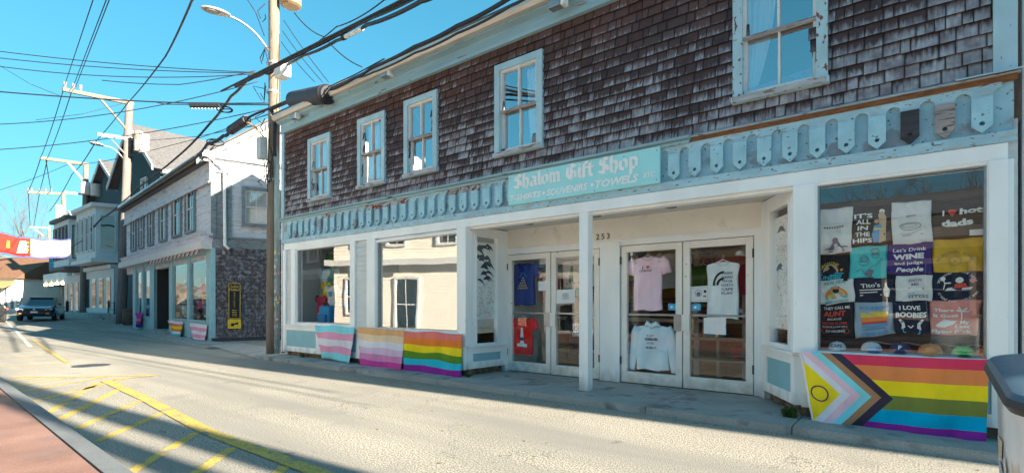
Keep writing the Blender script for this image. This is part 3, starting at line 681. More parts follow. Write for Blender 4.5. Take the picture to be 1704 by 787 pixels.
    def nib(d, strokes, u0, v0, h, m, nibw=.2, slope=.75, sx=1.0):
        """broad-nib strokes in letter units (x-height 1) scaled by h metres, starting at u0, v0"""
        nx_, ny_ = nibw * .5, nibw * .5 * slope
        for st in strokes:
            for (x0, y0), (x1, y1) in zip(st, st[1:]):
                v_ = []; k = 0
                for (x, y) in ((x0 - nx_, y0 - ny_), (x1 - nx_, y1 - ny_), (x1 + nx_, y1 + ny_), (x0 + nx_, y0 + ny_)): v_.append((u0 + x * h * sx / d.W, v0 + y * h / d.H))
                d.tri(v_, [(0, 1, 2, 3)], m); d.k -= 1; d.ex += .00006; v_ = []
                for (x, y) in ((x1 - nx_, y1 - ny_), (x1 - nx_ * .5, y1 + ny_), (x1 + nx_, y1 + ny_), (x1 + nx_ * .5, y1 - ny_)): v_.append((u0 + x * h * sx / d.W, v0 + y * h / d.H))
                d.tri(v_, [(0, 1, 2, 3)], m); d.k -= 1; d.ex += .00006
        return d
    def build(d, parent, name='print'): return d.b.build(name, d.mats, parent)
BL = {'S': (1.0, [[(.85, 1.3), (.55, 1.5), (.2, 1.3), (.2, 1.0), (.75, .6), (.85, .3), (.5, .0), (.1, .2)], [(.5, 1.4), (.5, .1)]]),
      'h': (.82, [[(.15, 1.55), (.15, .05), (.25, 0)], [(.15, .75), (.42, 1.0), (.62, .8), (.62, .25), (.48, -.15)]]),
      'a': (.86, [[(.12, .82), (.36, 1), (.62, .85), (.62, .12), (.74, 0)], [(.6, .55), (.2, .42), (.12, .15), (.32, 0), (.6, .2)]]),
      'l': (.42, [[(.18, 1.55), (.18, .12), (.30, 0)]]),
      'o': (.84, [[(.38, 1), (.12, .8), (.12, .22), (.36, 0)], [(.38, 1), (.64, .78), (.64, .22), (.36, 0)]]),
      'm': (1.25, [[(.05, .9), (.15, 1), (.15, .05), (.22, 0)], [(.15, .8), (.38, 1), (.55, .85), (.55, .05), (.62, 0)], [(.55, .8), (.8, 1), (.97, .85), (.97, .1), (1.08, 0)]]),
      'G': (1.08, [[(.9, 1.25), (.55, 1.52), (.18, 1.2), (.15, .4), (.5, .0), (.88, .2), (.88, .72), (.6, .75)], [(.52, 1.4), (.52, .12)]]),
      'i': (.42, [[(.08, .9), (.18, 1), (.18, .1), (.30, 0)], [(.14, 1.28), (.22, 1.36)]]),
      'f': (.52, [[(.5, 1.35), (.34, 1.52), (.18, 1.3), (.18, -.05)], [(.02, .93), (.44, .93)]]),
      't': (.52, [[(.18, 1.35), (.18, .12), (.34, 0)], [(.02, .93), (.44, .93)]]),
      'p': (.84, [[(.08, .95), (.17, 1), (.17, -.5)], [(.17, .8), (.40, 1), (.64, .8), (.64, .22), (.4, 0), (.17, .15)]])}
def blackletter(d, s, u, v, h, m, width):
    tot = sum(.55 if c == ' ' else BL[c][0] for c in s); sx = width / (tot * h); x = u
    for c in s:
        if c != ' ': d.nib(BL[c][1], x, v, h, m, nibw=.27, sx=sx); adv = BL[c][0]
        else: adv = .55
        x += adv * h * sx / d.W
    d.k += 1
SQ = ((-5.05, 6.325, 3.345), (-2.57, 6.325, 3.345), (-2.57, 6.325, 2.875), (-5.05, 6.325, 2.875))
d = Decal((-5.05, 6.325, 3.345), (-2.57, 6.325, 3.345), (-2.57, 6.325, 2.875), (-5.05, 6.325, 2.875))
blackletter(d, 'Shalom', .045, .54, .130, m_white, .88); d.build(sg, 'lettering'); d = Decal(*SQ)
blackletter(d, 'Gift', .430, .54, .130, m_white, .46); d.build(sg, 'lettering'); d = Decal(*SQ)
blackletter(d, 'Shop', .645, .54, .135, m_white, .60); d.build(sg, 'lettering'); d = Decal(*SQ)
d.text('T-SHIRTS', .135, .23, .085, m_white, w=.60, shear=.25, bold=.03); d.disc(.275, .23, .026, m_white); d.build(sg, 'lettering'); d = Decal(*SQ)
d.text('SOUVENIRS', .435, .23, .095, m_white, w=.70, shear=.25, bold=.03); d.disc(.605, .24, .026, m_white); d.build(sg, 'lettering'); d = Decal(*SQ)
d.text('TOWELS', .755, .24, .10, m_white, w=.64, shear=.25, bold=.035); d.build(sg, 'lettering'); d = Decal(*SQ); d.text('ETC.', .945, .27, .065, m_white, w=.17, shear=.2, bold=.02); d.build(sg, 'lettering'); d = Decal(*SQ)
for u, v in ((.02, .9), (.3, .93), (.53, .95), (.8, .9), (.985, .9), (.985, .1), (.3, .08), (.62, .06)): d.disc(u, v, .007, m_black); d.build(sg, 'screw'); d = Decal(*SQ)
# house number
hn = thing('house_number', 'grey metal house number 253 on the cream wall between the two double doors', 'house number', (-3.95, 7.44, 2.4))
d = Decal((-4.12, 7.449, 2.48), (-3.84, 7.449, 2.48), (-3.84, 7.449, 2.36), (-4.12, 7.449, 2.36))
for ch, u in (('2', .16), ('5', .5), ('3', .84)):
    d = Decal((-4.12, 7.449, 2.48), (-3.84, 7.449, 2.48), (-3.84, 7.449, 2.36), (-4.12, 7.449, 2.36)); d.text(ch, u, .5, .09, flat('bronze', (.16, .14, .12)), bold=.006)
    md = d.build(hn, 'digit').modifiers.new('s', 'SOLIDIFY'); md.thickness = .008

# ================================================================ FLAGS
def flag(name_lab, tl, tr, br, bl, stripes, group, seed, Y=6.335, folds=5, amp=.012, fringe=0, sag=.0):
    q = [onY(*p, Y) for p in (tl, tr, br, bl)]; rr = random.Random(seed); ph = [rr.uniform(0, 6) for _ in range(6)]
    n = len(stripes); b = MB(); nu, nv = 36, n * max(2, 24 // n)
    def fn(u, v):
        v2 = 1 - v; s = u + .02 * sin(v * 3 + ph[3]); 
        a = q[0].lerp(q[1], u); c = q[3].lerp(q[2], u); p = a.lerp(c, v)
        k = v ** .6
        y = 2.6 * amp * k * (sin(u * folds * 2 + ph[0] + v * 1.5) + .6 * sin(u * folds * 4.6 + ph[1] - v * 2)) + .35 * amp * sin(v * 16 + u * 5 + ph[2]) + .03 * k
        z = -(.018 + sag) * abs(sin(pi * u * 1.5 + ph[2] * .2)) * (1 - .5 * v) + .010 * sin(v * 9 + u * 9 + ph[4]) - (.012 * abs(sin(u * 5 + ph[5])) if v > .97 else 0)
        return p + Vector((.004 * sin(v * 14 + ph[4]), -abs(.016) - y, z))
    mats = []
    for s in stripes:
        if s not in mats: mats.append(s)
    b.grid(fn, nu, nv, mfn=lambda u, v: mats.index(stripes[min(n - 1, int(v * n))]))
    o = b.build('flag', mats, label=name_lab, cat='flag', group=group, smooth=True)
    md = o.modifiers.new('s', 'SOLIDIFY'); md.thickness = .0015
    return o, fn
def cl(n, c): return M('cloth_' + n, c, .85, .10, 5, spec=.1, bump=1.0, bscale=11, stretch=(1, 1, .45))
c_aqua = cl('aqua', (.24, .68, .76)); c_pink = cl('pink', (.78, .34, .50)); c_white = cl('white', (.74, .72, .80)); c_or = cl('orange', (.80, .22, .04)); c_pe = cl('peach', (.78, .42, .20)); c_pe2 = cl('pale_peach', (.82, .62, .42))
c_lil = cl('pale_lilac', (.70, .50, .68)); c_pk2 = cl('rose', (.70, .26, .50)); c_mag = cl('magenta', (.60, .07, .35)); c_red = cl('red', (.72, .10, .10)); c_yel = cl('yellow', (.88, .66, .02)); c_grn = cl('green', (.11, .26, .03)); c_blu = cl('turquoise', (.03, .50, .68)); c_pur = cl('purple', (.30, .03, .30))
c_salm = cl('salmon', (.80, .20, .17)); c_brn = cl('brown', (.42, .22, .12)); c_blk = cl('charcoal', (.05, .04, .07)); c_crim = cl('crimson', (.68, .05, .11)); c_org2 = cl('soft_orange', (.76, .24, .08)); c_olive = cl('olive', (.19, .22, .05)); c_sky = cl('sky_blue', (.0, .36, .60)); c_pp = cl('pale_pink', (.82, .52, .62))
FG = 'pride flags pinned below the shop windows'
flag('pale blue, pink and white striped flag pinned under the left shop window', (525, 540), (592, 543), (586, 603), (541, 594), [c_aqua, c_pink, c_white, c_pink, c_aqua], FG, 1, folds=2.2, amp=.014)
flag('orange to magenta striped flag with one corner tucked, middle of the three', (595, 543), (674, 548), (670, 616), (603, 606), [c_pe, c_pe2, c_white, c_lil, c_pk2, c_mag], FG, 2, folds=2.6)
flag('six stripe rainbow flag pinned under the window left of the doors', (675, 549), (771, 554), (773, 628), (677, 615), [c_salm, c_or, c_yel, c_grn, c_blu, c_pur], FG, 3, folds=3)
# progress flag
q = [onY(1331, 584, 6.31), onY(1646, 598, 6.31), onY(1640, 741, 6.31), onY(1353, 708, 6.31)]
def pf(u, v):
    a = q[0].lerp(q[1], u); c = q[3].lerp(q[2], u); p = a.lerp(c, v)
    y = .014 * sin(u * 23 + 5 * v) * v ** .7 + .010 * sin(u * 47 - 4 * v + sin(v * 9)) * v + .006 * sin(v * 19 + u * 17) + .020 * sin(u * 9 + 1) * v + .004 * sin(v * 13 + u * 8) + .035 * max(0, v - .86) * sin(u * 14) * 6 * .3
    z = -.010 * sin(pi * u * 1.0) + (.05 * sin(u * 6.5 + .7) * max(0, v - .80) * 3 * (1 - .3 * u) if u > .2 else 0) * .6
    return p + Vector((0, -.012 - y - .02 * v, z))
tips = [.215, .275, .337, .40, .456, .523]; cols = [c_yel, c_white, c_pp, c_aqua, c_brn, c_blk]; strp = [c_crim, c_org2, c_yel, c_olive, c_sky, c_pur]
vb = [0, .13, .31, .49, .67, .84, 1.0]; b = MB(); rows = []
vs = sorted(set([round(vb[i] + (vb[i + 1] - vb[i]) * k / 6, 4) for i in range(6) for k in range(7)] + [.53]))
mats = cols + [m for m in strp if m not in cols]
idx = []
NS = 26
for v in vs:
    us = [.0, .012]
    for k, t in enumerate(tips):
        e = max(.012, t - .51 * abs(v - .53)); us += [us[-1] + (e - us[-1]) / 3, us[-1] + (e - us[-1]) * 2 / 3, e]
    e = us[-1]; us += [e + (1 - e) * k / NS for k in range(1, NS + 1)]
    rows.append([pf(u, v) for u in us])
nu_ = len(rows[0])
for r in rows: b.v += r
for j in range(len(vs) - 1):
    vm = (vs[j] + vs[j + 1]) / 2
    si = max(i for i in range(6) if vb[i] <= vm)
    for i in range(nu_ - 1):
        m = cols.index(c_white) if i == 0 else (i - 1) // 3
        if i >= 1 + 18: m = mats.index(strp[si])
        k = j * nu_ + i; b.f.append((k, k + 1, k + nu_ + 1, k + nu_)); b.m.append(m)
pfo = b.build('flag', mats, label='large progress pride flag with yellow triangle and purple ring under the right window', cat='flag', group=FG, smooth=True)
d = Decal(*q, surf=lambda u, v: pf(u, 1 - v)); d.n = Vector((0, -1, 0)); d.ring(.085, .455, .088, .014, flat('purple_ring', (.16, .03, .10)), ry=.085); d.build(pfo, 'ring')

# ================================================================ RIGHT DISPLAY WINDOW: shirts and caps
def tee(lab, px, mat, prints, seed, Y=6.60, cat='t-shirt', group='shirts shown in the right display window'):
    q = [onY(a, c, Y - .002 * (seed % 4) - (.018 if seed % 2 else 0)) for a, c in px]; rr = random.Random(seed); ph = rr.uniform(0, 6)
    t = MB()
    def fn(u, v):
        a = q[0].lerp(q[1], u); c = q[3].lerp(q[2], u); p = a.lerp(c, v)
        return p + Vector((.004 * sin(v * 7 + ph), .012 * sin(u * 9 + ph + v * 5) * v + .006 * abs(sin(v * 9 + ph * 2 + u * 5)) + .004 * sin(u * 23 - v * 11), .004 * sin(u * 8 + ph)))
    t.grid(fn, 18, 18)
    root = t.build('t_shirt', mat, label=lab, cat=cat, group=group, smooth=True)
    md = root.modifiers.new('s', 'SOLIDIFY'); md.thickness = .006; md.offset = 0
    d = Decal(q[0], q[1], q[2], q[3], surf=lambda u, v: fn(u, 1 - v)); d.n = Vector((0, -1, 0)); prints(d); d.k = 1
    if d.b.v: d.build(root)
    return root
K = flat
k_w = K('ink_white', (.85, .85, .83)); k_red = K('ink_red', (.70, .07, .05)); k_teal = K('ink_teal', (.05, .42, .42)); k_blue = K('ink_blue', (.08, .35, .65)); k_org = K('ink_orange', (.85, .28, .06)); k_yel = K('ink_yellow', (.85, .60, .08)); k_bk = m_black; k_gry = K('ink_grey', (.18, .18, .24)); k_tan = K('ink_tan', (.60, .42, .28)); k_pur = K('ink_purple', (.10, .07, .18)); k_cya = K('ink_cyan', (.05, .55, .70)); k_pk = K('ink_pink', (.80, .30, .30))
t_lg = M('light_grey_jersey', (.74, .75, .74), .9, .06, 9); t_bk = M('black_jersey', (.018, .017, .022), .9, .2, 9); t_nv = M('navy_jersey', (.015, .022, .05), .9, .2, 9); t_tl = cl('bright_teal', (.10, .62, .62)); t_pu = cl('deep_purple', (.07, .04, .20)); t_mu = cl('mustard', (.72, .44, .05)); t_wh = cl('jersey_white', (.78, .79, .78)); t_bg = cl('blue_grey', (.36, .46, .55)); t_cp = cl('coral_pink', (.85, .34, .30))
def p1(d):
    [d.line([(.24 + .07 * k, .58), (.28 + .07 * k, .59)], .022, k_gry) for k in range(8)]; d.disc(.55, .30, .028, k_pur); d.poly([(.35, .08), (.78, .08), (.70, .16), (.62, .30), (.50, .30), (.42, .16)], k_pur); d.disc(.56, .18, .02, t_lg); d.line([(.25, .10), (.42, .14)], .012, k_pur); d.line([(.88, .12), (.72, .14)], .012, k_pur); d.rect(.35, .8, .03, .06, k_pur)
def p2(d):
    for i, s in enumerate(("IT'S", 'ALL', 'IN', 'THE', 'HIPS')): d.text(s, .28, .77 - i * .155, .045, k_w, w=.035 * len(s) + .02, bold=.03)
    d.poly([(.55, .08), (.75, .08), (.78, .4), (.72, .55), (.56, .52), (.52, .3)], k_blue); d.poly([(.68, .06), (.85, .1), (.86, .7), (.78, .88), (.66, .80), (.70, .5)], k_tan); d.disc(.62, .62, .022, k_tan); d.disc(.76, .86, .024, k_w); d.rect(.56, .80, .40, .45, k_yel)
def p3(d):
    d.ring(.48, .42, .085, .006, k_gry, ry=.04); d.ring(.46, .44, .06, .004, k_gry, ry=.02); d.line([(.38, .66), (.62, .67)], .008, k_gry); d.line([(.25, .20), (.78, .21)], .006, k_gry); d.line([(.2, .26), (.3, .24), (.5, .25), (.75, .32)], .004, k_gry)
def p4(d):
    d.text('i', .22, .68, .052, k_w, bold=.05); d.text('hot', .72, .70, .052, k_w, w=.17, bold=.05); d.disc(.41, .72, .020, k_red); d.disc(.35, .72, .020, k_red); d.poly([(.30, .71), (.46, .71), (.38, .58)], k_red); d.text('dads', .47, .42, .060, k_w, w=.24, bold=.05)
    d.rect(.68, .95, .05, .20, k_w); d.text('i  hot dads', .81, .125, .014, k_bk); d.disc(.74, .13, .008, k_red)
def p5(d):
    d.arc('SUNSHINE &', .45, .15, .125, .03, k_yel, span=2.3); d.disc(.45, .30, .075, k_tan, a0=0, a1=pi); d.rect(.10, .85, .25, .29, k_cya); d.rect(.05, .80, .17, .21, k_cya); d.text('SUNSIPS', .42, .07, .035, k_cya, w=.24, bold=.03)
def p6(d):
    for u, v, r in ((.38, .5, .045), (.68, .72, .035)): d.ring(u, v, r, .005, k_gry); d.line([(u - .1, v + .02), (u + .1, v + .02)], .005, k_gry); d.ring(u - .05, v + .02, .012, .004, k_gry); d.ring(u + .05, v + .02, .012, .004, k_gry); d.line([(u - .04, v - .1), (u + .04, v - .1)], .005, k_gry); d.line([(u - .12, v + .10), (u - .05, v + .19), (u + .06, v + .18), (u + .12, v + .08)], .008, k_gry)
    d.line([(.2, .2), (.35, .28), (.45, .1), (.55, .3), (.75, .45), (.85, .62)], .006, k_gry); d.poly([(.45, .05), (.62, .05), (.66, .25), (.52, .28)], k_gry)
def p7(d):
    d.text("Let's Drink", .5, .80, .034, k_w, w=.27, bold=.02); d.text('WINE', .48, .58, .046, k_w, w=.25, bold=.06); d.text('and judge', .48, .37, .030, k_w, w=.23, bold=.015); d.text('People', .5, .16, .042, k_w, w=.22, bold=.03, shear=.2)
def p8(d): d.arc('NO BOTHERS GIVEN', .45, .15, .15, .022, k_gry, span=2.4); d.ring(.45, .35, .05, .004, k_gry, ry=.045); d.disc(.45, .33, .008, k_gry)
def p9(d):
    d.text('PEW PEW', .52, .86, .034, k_teal, w=.20, bold=.02)
    d.disc(.5, .28, .11, k_org, a0=0, a1=pi); d.disc(.5, .28, .085, k_yel, a0=0, a1=pi); d.rect(.2, .8, .2, .3, k_cya); d.poly([(.36, .22), (.66, .22), (.70, .45), (.62, .70), (.40, .70), (.32, .45)], k_tan); d.disc(.51, .53, .032, k_bk); d.disc(.43, .64, .009, k_bk); d.disc(.59, .64, .009, k_bk); d.text('MADAFAKAS', .5, .09, .022, k_teal, w=.22, bold=.02)
def p10(d):
    d.text("Tito's", .40, .68, .042, k_w, w=.17, bold=.02); 
    for i in range(3): d.line([(.12, .50 - i * .11), (.66 - .1 * (i == 1), .50 - i * .11)], .010, k_w)
    d.poly([(.72, .22), (.84, .20), (.86, .50), (.80, .62), (.79, .76), (.75, .76), (.74, .62), (.70, .50)], k_w); d.rect(.74, .83, .30, .42, k_red)
def p11(d):
    d.text('SHOW', .55, .80, .030, k_gry, w=.11); d.text('ME', .55, .64, .028, k_gry, w=.06); d.disc(.38, .5, .007, k_red); d.disc(.75, .46, .007, k_red); d.text('YOUR', .42, .30, .014, k_gry); d.text('TITOS', .60, .17, .032, k_gry, w=.17, bold=.02)
def p12(d):
    d.arc("NOTHING TO SEE HERE", .5, .5, .145, .022, k_w, span=2.6); d.arc('IT WONT RIDE ITSELF AWAY', .5, .5, .155, .020, k_w, mid=-pi / 2, span=2.4, up=False)
    d.poly([(.25, .35), (.75, .35), (.80, .45), (.55, .48), (.30, .45)], k_w); d.disc(.55, .70, .03, k_w); d.poly([(.42, .42), (.70, .42), (.66, .58), (.46, .58)], k_red); d.disc(.80, .68, .022, k_pk); d.rect(.25, .38, .6, .65, k_w); d.line([(.22, .4), (.26, .62), (.22, .78)], .008, k_w); d.disc(.22, .78, .02, k_w)
def p13(d):
    d.text('THEY CALL ME', .55, .87, .028, k_w, w=.24, bold=.02); d.text('AUNT', .50, .70, .050, k_red, w=.20, bold=.05); d.text('BECAUSE', .5, .54, .02, k_w, w=.13, shear=.2); d.text('PARTNER IN CRIME', .5, .41, .024, k_red, w=.22, bold=.02); d.text('MAKES ME SOUND LIKE A', .5, .31, .013, k_w, w=.22); d.text('BAD INFLUENCE', .5, .18, .022, k_w, w=.17, bold=.02)
    d.line([(.12, .18), (.18, .25), (.82, .25), (.88, .18), (.82, .11), (.18, .11), (.12, .18)], .005, k_red)
def p14(d):
    d.text('BOURBON', .5, .83, .038, k_blue, w=.24, bold=.03); d.rect(.17, .88, .55, .70, k_yel); d.rect(.2, .86, .42, .55, k_org); d.rect(.2, .84, .35, .42, k_red); d.rect(.2, .84, .27, .35, k_blue); d.poly([(.45, .35), (.65, .35), (.68, .66), (.42, .66)], k_tan); d.line([(.2, .2), (.8, .2)], .012, k_blue); d.text('COME OUT', .5, .08, .036, k_blue, w=.22, bold=.03)
def p15(d):
    d.text('I LOVE', .45, .80, .040, k_w, w=.17, bold=.04); d.text('BOOBIES', .48, .58, .048, k_w, w=.25, bold=.04)
    for s, u in ((1, .2), (-1, .78)): d.poly([(u, .12), (u + s * .12, .18), (u + s * .10, .32), (u - s * .02, .45), (u - s * .08, .42), (u + s * .02, .28)], k_w); d.line([(u + s * .05, .14), (u + s * .05, .03), (u + s * .12, .02)], .008, k_cya)
    d.line([(.40, .24), (.48, .18), (.56, .26)], .010, k_w)
def p16(d):
    d.text('There', .30, .72, .030, k_w, w=.16, bold=.04); d.text('It Goes', .34, .56, .030, k_w, w=.20, bold=.04); d.poly([(.12, .28), (.30, .46), (.45, .42), (.58, .40), (.48, .30), (.30, .22), (.14, .22)], k_w); d.text('Flying F*ck', .46, .10, .032, k_w, w=.34, bold=.04); d.text('My', .72, .36, .03, k_w, w=.07, bold=.04); d.text('Last', .68, .24, .03, k_w, w=.12, bold=.04)
    d.line([(.66, .42), (.66, .66)], .010, k_w); d.line([(.56, .70), (.66, .66), (.76, .76)], .016, k_w); d.line([(.58, .80), (.66, .66), (.80, .66)], .012, k_w)
T = [('light grey t-shirt with a small purple meditating figure, top left of the display', [(1358, 350), (1419, 344), (1417, 419), (1358, 425)], t_lg, p1),
     ("black t-shirt reading IT'S ALL IN THE HIPS in the top row", [(1419, 346), (1483, 341), (1485, 406), (1417, 412)], t_bk, p2),
     ('light grey t-shirt with a thin oval plate drawing in the top row', [(1483, 338), (1549, 333), (1552, 403), (1485, 408)], t_lg, p3),
     ('black t-shirt reading i heart hot dads at the top right', [(1550, 336), (1644, 328), (1642, 394), (1552, 400)], t_bk, p4),
     ('black t-shirt with a setting sun and SUNSHINE lettering, second row left', [(1357, 426), (1414, 420), (1411, 467), (1358, 464)], t_bk, p5),
     ('bright teal t-shirt with line drawing of two faces', [(1415, 412), (1478, 407), (1476, 462), (1412, 463)], t_tl, p6),
     ("purple t-shirt reading Let's Drink WINE and judge People", [(1478, 408), (1552, 402), (1550, 456), (1476, 456)], t_pu, p7),
     ('mustard yellow t-shirt with arched NO BOTHERS GIVEN lettering', [(1551, 400), (1641, 394), (1635, 451), (1553, 454)], t_mu, p8),
     ('white t-shirt with a pug on an orange and teal half circle', [(1358, 467), (1420, 463), (1423, 501), (1364, 509)], t_wh, p9),
     ('black t-shirt with a white bottle drawing in the third row', [(1421, 463), (1491, 460), (1490, 502), (1423, 502)], t_nv, p10),
     ('pale grey t-shirt reading SHOW ME YOUR TITOS', [(1491, 459), (1552, 457), (1551, 500), (1490, 501)], t_lg, p11),
     ('navy t-shirt with a round white and red beach scene', [(1552, 454), (1637, 452), (1636, 497), (1551, 500)], t_nv, p12),
     ('black t-shirt reading THEY CALL ME AUNT in white and red', [(1360, 507), (1419, 503), (1422, 562), (1358, 559)], t_bk, p13),
     ('blue grey t-shirt reading BOURBON over yellow and orange bars', [(1421, 503), (1484, 502), (1490, 555), (1423, 563)], t_bg, p14),
     ('navy t-shirt reading I LOVE BOOBIES with two birds', [(1487, 502), (1545, 500), (1547, 556), (1490, 554)], t_nv, p15),
     ('coral pink t-shirt with a white open hand print, bottom right of the display', [(1546, 500), (1634, 498), (1625, 558), (1548, 556)], t_cp, p16)]
for i, (lab, px, m, pf_) in enumerate(T): tee(lab, px, m, pf_, i + 1)
b = MB(); b.box(-.84, .54, 6.63, 6.66, .84, 2.42); b.build('display_board', m_brown, shop)
b = MB(); b.box(-.9, .54, 6.5, 6.9, .78, .825); b.build('display_shelf', m_beige, shop)
b = MB(); b.box(-.9, .56, 6.9, 6.95, .8, 2.7); b.box(-.9, .56, 6.5, 6.95, 2.66, 2.7); b.build('display_back', m_brown, shop)
def cap(lab, px, py, wd, m, brim, word=None, wm=None, yaw=0.0, Y=6.56, zb=None, cat='cap'):
    c = onY(px, py, Y); r = wd / 2; z0 = zb if zb is not None else .828
    t = thing('baseball_cap', lab, cat, (c.x, Y, z0), 'caps on display', yaw)
    b = MB(); n = 14; rows_ = 7; 
    for j in range(rows_ + 1):
        a = pi / 2 * j / rows_; hh = r * 1.05 * sin(a) ** .85; rr_ = r * cos(a) ** .75 if j < rows_ else .001
        for i in range(n): b.v.append(Vector((rr_ * cos(2 * pi * i / n), rr_ * 1.1 * sin(2 * pi * i / n) , hh)))
    for j in range(rows_):
        for i in range(n): b.f.append((j * n + i, j * n + (i + 1) % n, (j + 1) * n + (i + 1) % n, (j + 1) * n + i)); b.m.append(0)
    link('crown', b.mesh('crown', m, smooth=True), t)
    b = MB()
    def fn(u, v):
        a = pi + pi * u; k = 1 + .75 * v * sin(pi * u) ** .6
        return (r * .96 * cos(a), r * 1.08 * sin(a) * k, .006 + .012 * sin(pi * u) * (1 - v) + .0)
    b.grid(fn, 12, 4); o = link('brim', b.mesh('brim', brim, smooth=True), t); md = o.modifiers.new('s', 'SOLIDIFY'); md.thickness = .004
    if word:
        g, f, w0 = text_geo(word, .02); k = MB(); sc = min(r * 1.25 / w0, r * .45 / CAP)
        for x, y in g:
            X = x * sc; Z = r * .42 + y * sc; rr_ = r * 1.1 * cos(math.asin(min(.95, Z / (r * 1.05)))) ** .75 * sqrt(max(.1, 1 - (X / r) ** 2)); k.v.append(Vector((X, -rr_ - .010, Z)))
        k.f = list(f); k.m = [0] * len(f); link('print', k.mesh('print', wm or k_bk), t)
    b = MB(); b.tube([(0, 0, r * 1.04), (0, 0, r * 1.04 + .006)], .008, 8); link('button', b.mesh('button', m), t)
    return t
cap('white cap with small dark script, first from the left on the sill', 1393, 580, .17, t_wh, t_wh, 'CAPE', k_gry)
cap('white fronted cap with a navy peak on the window sill', 1450, 580, .19, t_wh, K('navy_peak', (.05, .09, .28)), 'CAPE COD', k_blue, .3)
cap('dark navy cap with a small white patch on the window sill', 1498, 582, .19, K('navy_cap', (.05, .05, .13)), K('navy_cap', (0, 0, 0)), 'P', k_w)
cap('faded orange cap on the window sill', 1548, 583, .20, K('orange_cap', (.75, .30, .12)), K('orange_cap', (0, 0, 0)))
cap('lime green cap with dark lettering on the window sill', 1603, 584, .18, K('lime_cap', (.10, .66, .18)), K('black_peak', (.02, .05, .03)), 'HAPPY HOUR', K('dark_green_ink', (.02, .10, .04)))
cap('orange red cap half hidden by the right window post', 1640, 580, .16, K('red_orange_cap', (.85, .22, .10)), K('red_orange_cap', (0, 0, 0)))
b = MB(); b.grid(lambda u, v: (-.40 + u * .92, 6.80 - .25 * v, .86 + .07 * v + .01 * sin(u * 22)), 24, 6, mfn=lambda u, v: int(v * 5.99))
b.build('striped_cloth', [c_crim, c_or, c_yel, c_pe2, c_salm, c_white], label='folded rainbow striped cloth lying behind the caps', cat='cloth', smooth=True)

